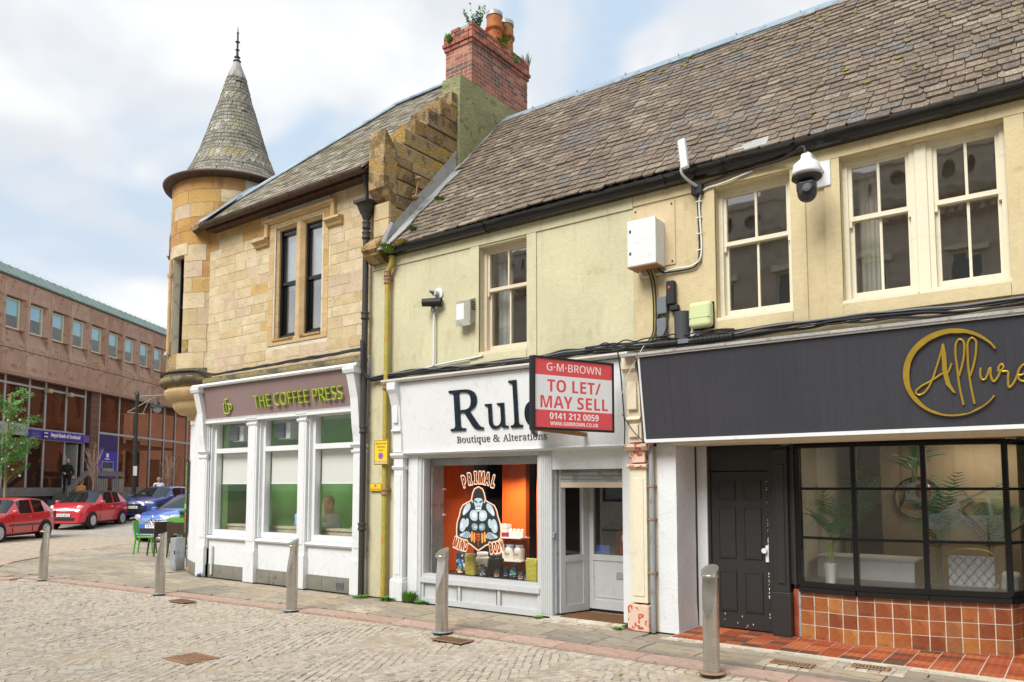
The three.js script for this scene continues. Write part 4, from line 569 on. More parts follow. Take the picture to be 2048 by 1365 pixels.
// ---------- coffee shop front ----------
const cf = thing('shopfront', 'white coffee shop front with brown signboard and three tall windows', 'shopfront', [-12, 0, 0.1]);
const bays = [[-13.86, -12.64], [-12.28, -11.15], [-10.85, -9.72]];
{
  const pil = [[-14.2, -13.92], [-12.62, -12.3], [-11.13, -10.87], [-9.7, -9.42]];
  for (const [i, [a, b]] of pil.entries()) {
    const end = i === 0 || i === 3, top = end ? 2.46 : 3.05, p = part(cf, 'pilaster', [rb(a + 0.02, b - 0.02, 0.6, top, -0.02, 0.09, 0.008, 1), rb(a + 0.055, b - 0.055, 0.75, top - 0.14, 0.05, 0.1, 0.008, 1)], m.white);
    part(p, 'plinth', [rb(a, b, 0.0, 0.56, -0.02, 0.12, 0.01, 1), extX([[0, 0.56], [0.12, 0.56], [0.1, 0.6], [0, 0.61]], a + 0.003, b - 0.003)], m.white);
    part(p, 'capital', [extX([[0, top - 0.16], [0.1, top - 0.16], [0.12, top - 0.13], [0.12, top - 0.1], [0, top - 0.1]], a, b), extX([[0, top - 0.06], [0.1, top - 0.06], [0.14, top - 0.02], [0.14, top], [0, top]], a - 0.01, b + 0.01)], m.white);
    if (end) part(p, 'console_bracket', [ext([[a + 0.03, 0], [b - 0.03, 0], [b - 0.03, 1.2], [a + 0.03, 1.2]].map(([x, y]) => [x, y + top]), 0, 0.08), extX([[0, top], [0.12, top], [0.13, top + 0.12], [0.16, top + 0.3], [0.2, top + 0.75], [0.26, top + 1.0], [0.3, top + 1.14], [0.3, top + 1.24], [0, top + 1.24]], a + 0.05, b - 0.05), extX([[0, top + 1.13], [0.32, top + 1.15], [0.34, top + 1.2], [0.34, top + 1.25], [0, top + 1.25]], a, b)], m.white);
  }
  for (const [i, [a, b]] of bays.entries()) {
    part(cf, 'stall_riser', [bx(a - 0.03, b + 0.03, 0.25, 0.76, -0.2, 0.02)], m.whiteRough);
    part(cf, 'sill', extX([[-0.2, 0.76], [0.07, 0.74], [0.09, 0.77], [0.07, 0.8], [-0.2, 0.84]], a - 0.03, b + 0.03), m.white);
    for (let k = 0; k < 3; k++) { const w = (b - a + 0.06) / 3; part(cf, 'granite_block', rb(a - 0.03 + k * w + 0.002, a - 0.03 + (k + 1) * w - 0.002, 0, 0.25, -0.2, 0.035, 0.006, 1), m.granite, { ox: rr(0, 3) }); }
    const w = part(cf, 'window', [...frame(a, b, 0.82, 3.06, -0.14, -0.02, 0.075, 0.1), bx(a + 0.07, b - 0.07, 2.41, 2.5, -0.13, -0.005), bx(a - 0.03, a, 0.82, 3.06, -0.15, 0.04), bx(b, b + 0.03, 0.82, 3.06, -0.15, 0.04)], m.white);
    part(w, 'pane', new THREE.PlaneGeometry(b - a - 0.14, 1.54, 8, 8).rotateX(0.003).rotateY(rr(-0.006, 0.006)).translate((a + b) / 2, 1.665, -0.09), m.glass, { ox: i }); part(w, 'pane', new THREE.PlaneGeometry(b - a - 0.14, 0.5, 4, 4).rotateX(-0.02).translate((a + b) / 2, 2.74, -0.085), m.glass, { ox: i + 0.5 });
    part(w, 'roller_blind', [bx(a + 0.09, b - 0.09, 1.82, 2.46, -0.162, -0.16)], M('#eceee8', 0.95, { phys: true, transmission: 0.45, thickness: 0 })); part(w, 'blind_rail', bx(a + 0.09, b - 0.09, 1.805, 1.825, -0.168, -0.153), m.white);
  }
  part(cf, 'vent_grille', [...frame(-10.1, -9.92, 0.06, 0.17, 0.035, 0.05, 0.012), ...[0, 1, 2, 3, 4].map((i) => bx(-10.09, -9.93, 0.075 + i * 0.018, 0.083 + i * 0.018, 0.035, 0.046))], m.grey);
  // signboard leaning out
  const board = (x0, x1, y0, y1, z0, z1, t) => extX([[z0, y0], [z1, y1], [z1 - t, y1], [z0 - t, y0]], x0, x1);
  part(cf, 'signboard', board(-13.98, -9.66, 3.08, 3.69, 0.1, 0.22, 0.04), M('#8c7573', 0.55, { map: T.paint }));
  part(cf, 'sign_frame', [board(-14.0, -9.64, 3.045, 3.085, 0.115, 0.135, 0.12), bx(-14.0, -9.64, 3.0, 3.045, -0.15, 0.13), extX([[0, 3.7], [0.28, 3.7], [0.3, 3.73], [0.27, 3.77], [0, 3.79]], -14.25, -9.42), bx(-14.2, -9.42, 3.0, 3.7, -0.2, -0.02)], m.white);
  // corner wall curving away to the side street
  const plan = [[-13.92, 0.05], [-14.35, 0.03], [-15.3, -0.37], [-15.58, -0.52], [-15.6, -0.9], [-15.45, -1.25], [-15.1, -1.25], [-15.0, -0.75], [-14.3, -0.4], [-13.92, -0.35]];
  part(cf, 'corner_wall', extY(plan, 0.24, 3.44), m.whiteRough); part(cf, 'corner_plinth', extY(plan.map(([x, z]) => [x, z + (z > -1 && z < 0.2 ? 0.02 : 0)]), 0, 0.238), m.granite);
  const sw = part(cf, 'side_window', [bx(-15.45, -15.2, 0, 2.15, -7, -1.26), bx(-15.45, -15.1, 3.0, 3.44, -7, -1.26), ...[-2.9, -4.6, -6.4].map((z) => bx(-15.45, -15.1, 2.15, 3.0, z, z + 0.2))], m.white); part(sw, 'pane', [bx(-15.3, -15.296, 2.15, 3.0, -6.4, -1.26)], m.glass); part(sw, 'inner_lining', bx(-15.198, -15.1, 0.1, 2.15, -2.6, -1.26), M('#8fcb73', 0.8));
  part(cf, 'waste_pipe', [cyl(0.025, 0.025, 0.55, -13.73, 0.06, 0.06, 10)], m.white);
  const dk = M('#30343a', 0.6);
  // hanging letters: extrude standing off the board
  const lean = Math.atan2(0.12, 0.61);
  const set = (g, x, y) => g.rotateX(lean).translate(x, y, 0.1 + (y - 3.08) * 0.197 + 0.02);
  const gm = M('#a0b534', 0.5), gd = M('#6f8a1c', 0.6); let xx = -12.3; const txt = 'THE COFFEE PRESS', gl = new TextGeometry(txt, { font: fontSans, size: 1, depth: 0.1, bevelEnabled: false }); gl.computeBoundingBox(); const sx = 2.44 / (gl.boundingBox.max.x - gl.boundingBox.min.x), sy = 0.175 / 0.72;
  const sign = thing('sign_lettering', 'row of lime green raised capital letters on the brown signboard', 'lettering', [-12.3, 3.2, 0.15]);
  for (const ch of txt) { const adv = fontSans.data.glyphs[ch].ha / fontSans.data.resolution * sx; if (ch !== ' ') { const g = new TextGeometry(ch, { font: fontSans, size: 1, depth: 0.1, curveSegments: 6, bevelEnabled: true, bevelThickness: 0.01, bevelSize: 0.004, bevelOffset: -0.02, bevelSegments: 1 }).scale(sx, sy * 0.95, 0.3); part(sign, 'letter', set(g, xx, 3.215), gm); } xx += adv; }
  const lg = thing('cup_logo', 'lime green outline cup logo on the brown signboard', 'logo', [-13.2, 3.16, 0.15]);
  const cup = (pts, r = 0.016) => { const g = tube(pts.map(([x, y]) => [x, y, 0]), r, 6, pts.length * 6); return set(g.translate(0, -3.16, 0), -13.2, 3.16); };
  part(lg, 'cup', [cup([[-0.1, 3.34], [-0.1, 3.2], [-0.08, 3.165], [0.05, 3.165], [0.07, 3.2], [0.07, 3.34], [0.03, 3.345]]), cup([[-0.1, 3.34], [-0.05, 3.345]])], gm); part(lg, 'handle', cup([[0.07, 3.33], [0.14, 3.32], [0.14, 3.25], [0.07, 3.23]]), gm); part(lg, 'plunger', [cup([[-0.02, 3.24], [-0.015, 3.34], [0.0, 3.43]], 0.014), cup([[-0.05, 3.39], [-0.06, 3.42], [-0.03, 3.44], [0.0, 3.42], [0.03, 3.44], [0.05, 3.42]], 0.011)], gm);
  // poster board on the corner
  const bd = local('menu_board', 'narrow board of lime green lettering on the café corner', 'sign', [-15.43, 0.76, -0.4], Math.atan2(-0.43, 1.0) * 1.0);
  const bt = canvasTex(128, 512, (c, w, h) => { c.fillStyle = '#2c1d16'; c.fillRect(0, 0, w, h); c.save(); c.translate(w * 0.62, h * 0.02); c.rotate(Math.PI / 2); c.fillStyle = '#9fcf2a'; c.font = 'bold 52px sans-serif'; c.fillText('sandwiches & soups', 0, 0); c.font = 'bold 30px sans-serif'; c.fillStyle = '#c8e05a'; c.fillText('coffee teas cakes fresh baking', 0, 44); c.fillText('smoothies rolls paninis', 0, -54); c.restore(); c.fillStyle = '#a32a22'; c.fillRect(8, h * 0.74, 50, 60); c.fillStyle = '#86bd2c'; c.fillRect(10, h * 0.6, w - 30, 40); });
  part(bd, 'board', bx(-0.17, 0.17, 0, 1.58, 0, 0.03), m.dark); part(bd, 'print', new THREE.PlaneGeometry(0.32, 1.54).translate(0, 0.79, 0.034), print(bt), { keepUV: true });
  // room inside
  const gr = M('#8fd170', 0.8, { map: T.paint }), gr2 = M('#9fd483', 0.8, { map: T.paint });
  part(cf, 'interior_wall', [bx(-15.1, -9.5, 0.02, 3.2, -1.3, -1.22), bx(-14.6, -14.52, 0.1, 3.05, -1.22, -0.44), bx(-9.55, -9.45, 0.02, 3.2, -1.22, -0.22)], gr);
  part(cf, 'interior_pier', [bx(-13.98, -13.82, 0.84, 3.0, -0.32, -0.21), bx(-12.55, -12.38, 0.84, 3.0, -0.32, -0.21), bx(-11.06, -10.92, 0.84, 3.0, -0.32, -0.21)], gr2);
  
  part(cf, 'interior_floor', bx(-15.1, -9.5, 0.02, 0.1, -2.0, -0.22), M('#b39a78', 0.6, { map: T.wood })); part(cf, 'interior_ceiling', bx(-15.1, -9.5, 3.06, 3.14, -2.0, -0.22), M('#dfe3da', 0.9));
  part(cf, 'window_bench', [bx(-14.0, -9.6, 0.98, 1.02, -0.5, -0.3), bx(-14.0, -9.6, 0.1, 0.97, -0.34, -0.32)], M('#c9ccbc', 0.7, { map: T.wood }));
  for (const [i, x] of [-13.4, -11.95].entries()) { const t = thing('extractor_fan', i ? 'white extractor unit with dark grille in the middle café window' : 'white extractor unit with dark grille in the leftmost café window', 'extractor fan', [x, 2.62, -0.3]); part(t, 'case', rb(x - 0.13, x + 0.22, 2.64, 2.95, -0.45, -0.2, 0.02), m.white); const gl2 = part(t, 'grille', bx(x - 0.17, x + 0.1, 2.66, 2.93, -0.21, -0.165), m.dark); part(gl2, 'louvres', Array.from({ length: 9 }, (_, k) => bx(x - 0.155, x + 0.085, 2.675 + k * 0.028, 2.685 + k * 0.028, -0.166, -0.158)), m.grey, { stuff: true }); }
}
// paper cup on the pavement
{ const t = local('paper_cup', 'crushed blue paper cup lying by the café wall', 'cup', [-13.98, 0.035, 0.19], 0.5); part(t, 'cup', lathe([[0.0, 0], [0.026, 0], [0.038, 0.1], [0.034, 0.1], [0.024, 0.005]], 0, 0, 0, 14).rotateZ(-1.4), M('#31476b', 0.6)); part(t, 'lid', lathe([[0, 0.108], [0.03, 0.108], [0.04, 0.1], [0.038, 0.095]], 0, 0, 0, 14).rotateZ(-1.4), m.white); }

// ---------- boutique / sports nutrition shop front ----------
const rf = thing('shopfront', 'white boutique shop front with leaning white fascia and grey glazed entrance', 'shopfront', [-6.5, 0, 0.05]);
{
  const board = (x0, x1, y0, y1, z0, z1, t) => extX([[z0, y0], [z1, y1], [z1 - t, y1], [z0 - t, y0]], x0, x1);
  part(rf, 'fascia', [board(-8.56, -4.55, 2.29, 3.36, 0.1, 0.2, 0.05)], m.white);
  part(rf, 'cornice', [extX([[0, 3.37], [0.26, 3.37], [0.28, 3.4], [0.26, 3.43], [0.1, 3.45], [0, 3.46]], -8.86, -4.5)], M('#b9b6ad', 0.8, { map: T.paint }));
  part(rf, 'fascia_rail', [extX([[0, 2.24], [0.12, 2.25], [0.14, 2.27], [0.12, 2.29], [0, 2.3]], -8.7, -4.58)], m.white);
  // left pilaster and its bracket
  const p = part(rf, 'pilaster', [rb(-8.7, -8.5, 0.34, 2.08, -0.05, 0.12, 0.008, 1), rb(-8.66, -8.54, 0.4, 1.95, 0.1, 0.13, 0.006, 1)], m.white);
  part(p, 'plinth', [rb(-8.74, -8.47, 0, 0.3, -0.05, 0.15, 0.01, 1), extX([[0, 0.3], [0.15, 0.3], [0.12, 0.34], [0, 0.36]], -8.73, -8.48)], m.white);
  part(p, 'capital', [extX([[0, 2.02], [0.13, 2.02], [0.15, 2.06], [0.13, 2.08], [0, 2.08]], -8.72, -8.48), extX([[0, 2.2], [0.14, 2.2], [0.17, 2.24], [0.17, 2.28], [0, 2.29]], -8.74, -8.46), rb(-8.7, -8.5, 2.08, 2.2, -0.02, 0.125, 0.005, 1)], m.white);
  part(p, 'console_bracket', [extX([[0, 2.29], [0.14, 2.29], [0.15, 2.6], [0.2, 2.62], [0.16, 2.66], [0.19, 3.0], [0.24, 3.15], [0.26, 3.2], [0.3, 3.26], [0.3, 3.37], [0, 3.37]], -8.7, -8.52), ext([[-8.66, 2.75], [-8.56, 2.75], [-8.56, 3.05], [-8.66, 3.05]], 0.14, 0.2)], m.white);
  part(rf, 'pier', [bx(-8.47, -8.27, 0, 2.24, -0.2, 0.03)], m.white);
  // right pilaster, peeling
  const q = part(rf, 'pilaster', [rb(-4.56, -4.33, 0.34, 2.0, -0.05, 0.13, 0.008, 1), rb(-4.52, -4.37, 0.42, 1.86, 0.1, 0.14, 0.006, 1)], m.cream, { label: 'cream pilaster with peeling red paint at its foot' });
  part(q, 'plinth', [rb(-4.59, -4.3, 0, 0.32, -0.05, 0.17, 0.015, 1)], m.peel); part(q, 'capital', [extX([[0, 1.98], [0.16, 1.98], [0.18, 2.0], [0.17, 2.03], [0, 2.05]], -4.58, -4.31), rb(-4.55, -4.34, 2.05, 2.2, -0.02, 0.14, 0.005, 1), extX([[0, 2.2], [0.18, 2.2], [0.22, 2.24], [0.22, 2.28], [0, 2.3]], -4.6, -4.28)], m.peel);
  part(q, 'console_bracket', [extX([[0, 2.3], [0.18, 2.3], [0.19, 2.56], [0.24, 2.58], [0.2, 2.62], [0.23, 3.0], [0.28, 3.16], [0.33, 3.2], [0.33, 3.36], [0, 3.36]], -4.55, -4.36), rb(-4.52, -4.39, 2.7, 3.05, 0.18, 0.25, 0.01, 1), rb(-4.52, -4.39, 2.36, 2.52, 0.16, 0.22, 0.01, 1)], m.creamOld);
  part(rf, 'pier', [bx(-4.72, -4.56, 0.06, 2.24, -0.62, 0.02)], m.white); part(rf, 'pier', [bx(-4.33, -4.235, 0, 2.25, -0.1, 0.03)], m.creamOld);
  // display window
  part(rf, 'pier', [bx(-8.27, -8.2, 0, 2.24, -0.2, 0.02)], m.greyPaint);
  const w = part(rf, 'display_window', [...frame(-8.21, -6.0, 0.38, 2.24, -0.14, 0.0, 0.045, 0.06), bx(-8.2, -6.0, 2.19, 2.26, -0.14, 0.02)], m.greyPaint);
  part(w, 'pane', new THREE.PlaneGeometry(2.14, 1.76, 10, 10).rotateX(0.002).translate(-7.1, 1.315, -0.06), m.glass);
  part(rf, 'inner_jamb', [bx(-8.155, -8.13, 0.44, 2.2, -0.42, -0.15), bx(-8.155, -6.02, 2.08, 2.19, -0.34, -0.16)], m.galv);
  for (let k = 0; k < 3; k++) { const x0 = -8.21 + k * 0.737; part(rf, 'stall_panel', [bx(x0 + 0.05, x0 + 0.69, 0.07, 0.33, -0.14, -0.035)], m.greyPaint); }
  part(rf, 'stall_frame', [bx(-8.21, -6.0, 0.31, 0.385, -0.15, 0.03), bx(-8.21, -6.0, 0.0, 0.08, -0.15, 0.01), ...[-8.21, -7.475, -6.74, -6.05].map((x) => bx(x, x + 0.05, 0.08, 0.31, -0.15, 0.0))], m.greyPaint);
  part(rf, 'fluted_post', [bx(-6.0, -5.8, 0.02, 2.24, -0.15, 0.01), ...[0, 1, 2, 3, 4, 5].map((i) => rb(-5.985 + i * 0.031, -5.965 + i * 0.031, 0.05, 2.24, 0.005, 0.018, 0.006, 1))], m.greyPaint);
  part(rf, 'transom_panel', [bx(-5.8, -4.72, 1.985, 2.24, -0.15, 0.0)], m.white);
  // roller shutter above the recessed entrance
  const sh = part(rf, 'roller_shutter', [bx(-5.78, -4.74, 1.76, 1.98, -0.2, -0.13)], m.galv); for (let i = 0; i < 3; i++) part(sh, 'slat', new THREE.CylinderGeometry(0.03, 0.03, 1.02, 10).scale(1, 1, 0.6).rotateZ(Math.PI / 2).translate(-5.26, 1.93 - i * 0.055, -0.12), m.galv);
  part(sh, 'bottom_rail', rb(-5.78, -4.75, 1.74, 1.815, -0.15, -0.1, 0.008, 1), m.creamOld); part(sh, 'guide', [bx(-5.8, -5.76, 0.06, 1.98, -0.15, -0.04)], m.galv); part(sh, 'guide', [bx(-4.75, -4.72, 0.06, 1.98, -0.15, -0.04)], m.galv);
  // recessed entrance: angled side light and door
  const side = part(rf, 'side_light', [bx(0, 0.09, 0.06, 1.98, -0.03, 0.03), bx(0.43, 0.53, 0.06, 1.98, -0.03, 0.03), bx(0.09, 0.43, 0.74, 0.82, -0.03, 0.03), bx(0.09, 0.43, 0.06, 0.16, -0.03, 0.03), bx(0.09, 0.43, 0.16, 0.74, -0.015, 0.015)].map((g) => g.rotateY(1.32).translate(-5.76, 0, -0.1)), m.greyPaint);
  part(side, 'pane', bx(0.09, 0.43, 0.82, 1.98, -0.003, 0.003).rotateY(1.32).translate(-5.76, 0, -0.1), m.glass);
  const dz = -0.62, door = part(rf, 'door', [...frame(-5.62, -4.76, 0.08, 1.98, dz - 0.05, dz, 0.09, 0.12), bx(-5.53, -4.85, 0.74, 0.82, dz - 0.05, dz), bx(-5.53, -4.85, 0.2, 0.74, dz - 0.04, dz - 0.012), bx(-5.5, -4.88, 0.24, 0.25, dz - 0.02, dz - 0.004)], m.greyPaint);
  part(door, 'pane', bx(-5.53, -4.85, 0.82, 1.9, dz - 0.03, dz - 0.024), m.shopGlass); part(door, 'letter_flap', rb(-5.18, -4.9, 0.5, 0.6, dz - 0.02, dz - 0.002, 0.006, 1), m.galv); part(door, 'card_sticker', bx(-5.5, -5.3, 0.83, 0.95, dz - 0.036, dz - 0.034), M('#2757a3', 0.5)); part(door, 'handle', tube([[-4.8, 1.0, dz], [-4.8, 1.02, dz + 0.05], [-4.8, 1.2, dz + 0.05], [-4.8, 1.22, dz]], 0.012, 8), m.chrome);
  part(rf, 'door_post', [bx(-5.74, -5.62, 0.06, 1.98, dz - 0.06, dz + 0.02)], m.greyPaint);
  for (const x of [-5.79, -4.73]) part(rf, 'shutter_lock', rb(x - 0.02, x + 0.02, 1.06, 1.14, -0.06, 0.0, 0.01), m.galv);
  part(rf, 'threshold', [bx(-5.8, -4.72, -0.02, 0.03, -0.7, 0.08)], m.mortar); part(rf, 'door_mat', bx(-5.7, -4.75, 0.031, 0.04, -0.58, -0.02), M('#7d5a3a', 1, { map: T.wood, ...bump(T.fine, 0.006) }));
  // thick serif letters
  const navy = M('#22303c', 0.22, { map: again(T.slate, 0.9) }), lean = Math.atan2(0.1, 1.07), zf = (y) => 0.1 + (y - 2.29) * 0.0935 + 0.004;
  const s1 = thing('sign_lettering', 'large dark navy serif letters on the white fascia', 'lettering', [-7.5, 2.56, 0.14]);
  let xx = -7.5; for (const [ch, wd, h] of [['R', 0.62, 0.6], ['u', 0.4, 0.36], ['l', 0.2, 0.66], ['e', 0.34, 0.36], ['d', 0.42, 0.66]]) { part(s1, 'letter', letters(ch, fontSerif, wd, h, 0.018).rotateX(lean).translate(xx, 2.57, zf(2.57)), navy); xx += wd + 0.045; }
  const s2 = thing('sign_lettering', 'small dark serif words Boutique and Alterations under the large letters', 'lettering', [-7.4, 2.38, 0.12]);
  xx = -7.4; for (const [wrd, wd, h] of [['Boutique', 0.62, 0.14], ['&', 0.12, 0.1], ['Alterations', 0.74, 0.1]]) { part(s2, 'word', letters(wrd, fontSerif, wd, wrd[0] === 'B' ? 0.128 : h, 0.004).rotateX(lean).translate(xx, wrd[0] === 'B' ? 2.365 : 2.39, zf(2.38)), M('#2a3038', 0.5)); xx += wd + 0.055; }
  // inside
  const or = M('#e2621b', 0.6, { map: T.paint }), bk = M('#35353a', 0.7), fl = M('#3c3b3a', 0.35, { map: T.wood });
  part(rf, 'interior_wall', [bx(-8.5, -8.28, 0.06, 2.38, -1.35, -0.2)], or, { label: 'bright orange interior wall' });
  part(rf, 'interior_wall', [bx(-8.5, -8.3, 0.06, 2.4, -3.5, -1.352), bx(-8.5, -4.4, 0.06, 2.4, -3.6, -3.5), bx(-4.5, -4.4, 0.06, 2.4, -3.5, -0.66)], bk); part(rf, 'interior_wall', [bx(-7.66, -7.19, 0.06, 2.38, -1.42, -1.32), bx(-6.98, -6.88, 0.06, 2.38, -1.42, -1.32), bx(-5.5, -5.3, 0.06, 1.12, -1.3, -1.26)], or);
  part(rf, 'interior_floor', bx(-8.4, -4.4, 0.02, 0.1, -3.5, -0.66), fl); part(rf, 'window_deck', bx(-8.25, -6.0, 0.36, 0.42, -1.2, -0.15), fl); part(rf, 'interior_ceiling', bx(-8.5, -4.4, 2.38, 2.46, -3.6, -0.15), M('#3d3c3c', 0.9));
  part(rf, 'wall_bracket', [rb(-8.27, -8.1, 1.7, 1.73, -0.45, -0.39, 0.008), rb(-8.27, -8.22, 1.56, 1.73, -0.45, -0.39, 0.008)], m.whiteCable); part(rf, 'wall_bracket', [rb(-8.27, -8.1, 1.3, 1.33, -0.45, -0.39, 0.008), rb(-8.27, -8.22, 1.16, 1.33, -0.45, -0.39, 0.008)], m.whiteCable);
  // logo on the pane: flat vinyl print
  const logo = canvasTex(900, 1300, (c, W, H) => {
    c.clearRect(0, 0, W, H); c.lineJoin = 'round'; c.lineCap = 'round';
    const poly = (p, fill, stroke, lw) => { c.beginPath(); p.forEach(([x, y], i) => (i ? c.lineTo(x, y) : c.moveTo(x, y))); c.closePath(); if (stroke) { c.strokeStyle = stroke; c.lineWidth = lw; c.stroke(); } if (fill) { c.fillStyle = fill; c.fill(); } };
    const mir = (p) => [...p, ...p.slice().reverse().map(([x, y]) => [900 - x, y])];
    const blob = (p, fill, both = true) => { const go = (q) => { c.beginPath(); const n = q.length; c.moveTo((q[0][0] + q[n - 1][0]) / 2, (q[0][1] + q[n - 1][1]) / 2); q.forEach((a, i) => { const b = q[(i + 1) % n]; c.quadraticCurveTo(a[0], a[1], (a[0] + b[0]) / 2, (a[1] + b[1]) / 2); }); c.closePath(); c.fillStyle = fill; c.fill(); }; go(p); if (both) go(p.map(([x, y]) => [900 - x, y])); };
    const out = mir([[450, 262], [392, 290], [362, 350], [348, 420], [335, 470], [250, 510], [190, 540], [150, 610], [130, 700], [95, 790], [80, 900], [85, 1000], [130, 1050], [230, 1080], [330, 1120], [400, 1170], [450, 1200]]);
    poly(out, '#f08a3c', '#f7e9dc', 44); poly(out, '#22282c', '#f08a3c', 22); poly(out, '#22282c');
    const P = '#b3c6d1', Lh = '#d6e2e8', Dk = '#8499a6';
    blob([[300, 490], [240, 520], [205, 560], [170, 650], [185, 700], [240, 660], [300, 600], [320, 540]], P); blob([[205, 590], [180, 650], [190, 690], [225, 650], [240, 600]], Lh);
    blob([[170, 730], [135, 790], [120, 880], [135, 930], [180, 950], [225, 900], [240, 820], [220, 740]], P); blob([[240, 730], [215, 800], [225, 880], [270, 860], [290, 790], [275, 735]], P); blob([[155, 800], [140, 870], [165, 900], [185, 830]], Lh);
    blob([[330, 610], [300, 650], [300, 720], [350, 770], [430, 770], [440, 690], [430, 620], [380, 600]], P); blob([[345, 640], [330, 690], [370, 730], [420, 700], [415, 640]], Lh);
    blob([[370, 800], [330, 830], [340, 900], [400, 920], [440, 890], [440, 820]], Dk); blob([[390, 830], [370, 870], [410, 890], [435, 860]], P);
    blob([[180, 960], [130, 980], [115, 1010], [180, 1030], [280, 1040], [330, 1000], [300, 940], [240, 930]], P); for (let i = 0; i < 4; i++) { c.strokeStyle = '#22282c'; c.lineWidth = 9; for (const s of [0, 1]) { c.beginPath(); const f = (x) => (s ? 900 - x : x); c.moveTo(f(170 + i * 34), 1028); c.quadraticCurveTo(f(215 + i * 28), 990, f(240 + i * 24), 945); c.stroke(); } }
    blob([[330, 930], [352, 925], [360, 1000], [352, 1090], [320, 1085], [318, 1000]], '#f0943c'); blob([[374, 940], [396, 950], [400, 1020], [392, 1110], [366, 1098], [362, 1010]], '#f0943c');
    // face
    blob([[392, 420], [368, 470], [380, 520], [400, 560], [395, 600], [450, 640], [505, 600], [500, 560], [520, 520], [532, 470], [508, 420]], P, false); blob([[345, 440], [330, 470], [345, 505], [362, 480]], P); c.fillStyle = '#22282c'; for (const s of [1, -1]) { c.beginPath(); c.moveTo(450 + s * 12, 480); c.lineTo(450 + s * 70, 450); c.lineTo(450 + s * 74, 470); c.lineTo(450 + s * 26, 500); c.fill(); c.beginPath(); c.ellipse(450 + s * 20, 545, 12, 8, 0, 0, 7); c.fill(); } c.strokeStyle = '#22282c'; c.lineWidth = 9; c.beginPath(); c.moveTo(405, 598); c.quadraticCurveTo(450, 580, 495, 598); c.stroke(); blob([[410, 560], [395, 600], [450, 618], [505, 600], [490, 560], [450, 575]], Lh, false); c.beginPath(); c.moveTo(410, 597); c.lineTo(490, 597); c.stroke();
    c.fillStyle = '#d9602c'; c.beginPath(); c.moveTo(415, 985); c.lineTo(420, 955); c.lineTo(435, 972); c.lineTo(450, 945); c.lineTo(465, 972); c.lineTo(480, 955); c.lineTo(485, 985); c.fill(); c.strokeStyle = '#d9602c'; c.lineWidth = 8; c.strokeRect(425, 1000, 50, 60); c.beginPath(); c.moveTo(450, 1000); c.lineTo(450, 1150); c.stroke();
    // arched words
    const word = (s, cx0, cy0, size, arch, tilt, wsq = 1) => { c.save(); c.translate(cx0, cy0); c.rotate(tilt); const n = s.length, stepW = size * 0.5 * wsq; [...s].forEach((ch, i) => { const t = (i - (n - 1) / 2); c.save(); c.translate(t * stepW, arch * t * t); c.rotate(arch * t * 0.012); c.scale(0.62 * wsq, 1.25 - Math.abs(arch) * 0.004); c.font = 'bold ' + size + 'px sans-serif'; c.textAlign = 'center'; c.strokeStyle = '#f9efe2'; c.lineWidth = 40; c.strokeText(ch, 0, 0); c.strokeStyle = '#ef8437'; c.lineWidth = 22; c.strokeText(ch, 0, 0); c.fillStyle = '#2a2f30'; c.fillText(ch, 0, 0); c.restore(); }); c.restore(); };
    word('PRIMAL', 450, 190, 190, 9, 0, 0.98); word('MIND', 125, 1210, 165, -3, 0.24, 0.8); word('BODY', 775, 1225, 165, -3, -0.22, 0.8);
  });
  const lg = new THREE.Mesh(new THREE.PlaneGeometry(0.98, 1.24), print(logo, 0.5, { transparent: true, alphaTest: 0.5 })); lg.name = 'window_logo'; lg.position.set(-7.13, 1.37, -0.052); lg.userData = { label: 'muscular gorilla logo with orange edged words stuck on the shop pane', category: 'window logo' }; lg.receiveShadow = true; scene.add(lg);
  // track lights
  [[-7.4, 0.35], [-7.16, 0], [-7.02, 0.35], [-6.8, 0.3]].forEach(([x, a], i) => {
    const t = local('spot_lamp', ['leftmost lit white spot lamp on the shop ceiling', 'white spot lamp second from left on the shop ceiling', 'white spot lamp third from left on the shop ceiling', 'rightmost lit white spot lamp on the shop ceiling'][i], 'lamp', [x, 2.37, -0.6 - (i % 2) * 0.06], 0, 'spot lamps in the sports shop');
    part(t, 'can', new THREE.CylinderGeometry(0.035, 0.035, 0.12, 14, 1, true).rotateX(0.35).rotateZ(-a).translate(0, -0.14, 0), m.white); part(t, 'stem', rod([0, 0, 0], [0, -0.12, 0], 0.008), m.white);
    part(t, 'bulb', new THREE.CircleGeometry(0.03, 14).rotateX(Math.PI / 2).rotateX(0.35).rotateZ(-a).translate(-Math.sin(a) * 0.06, -0.195, -0.02), M('#fff', 0.5, { emissive: '#fff2d8', emissiveIntensity: 3 }));
    const l = new THREE.SpotLight(0xffe9c8, 3.2, 5, 0.8, 0.6, 2); l.position.set(-Math.sin(a) * 0.08, -0.23, -0.03); l.target.position.set(-Math.sin(a) * 1, -1.6, -0.7); l.castShadow = true; t.add(l, l.target);
  });
  // goods in the window
  const tub = (name, label, x, y, z, r, h, body, lid, print2) => { const t = thing(name, label, 'tub', [x, y, z], 'tubs and jars in the sports shop'); const b = part(t, 'body', lathe([[0, 0], [r * 0.94, 0], [r, 0.015], [r, h * 0.72], [r * 0.8, h * 0.8], [r * 0.7, h * 0.82]], x, y, z, 20), body); part(t, 'lid', lathe([[r * 0.72, h * 0.82], [r * 0.78, h * 0.83], [r * 0.78, h], [0, h]], x, y, z, 20), lid); if (print2) part(t, 'label_print', new THREE.CylinderGeometry(r * 1.01, r * 1.01, h * 0.4, 20, 1, true, -1.2, 2.2).translate(x, y + h * 0.4, z), print(print2), { keepUV: true }); };
  const wl = M('#dedfd9', 0.5), dkb = M('#3a3a3e', 0.4), gl3 = M('#56615f', 0.4);
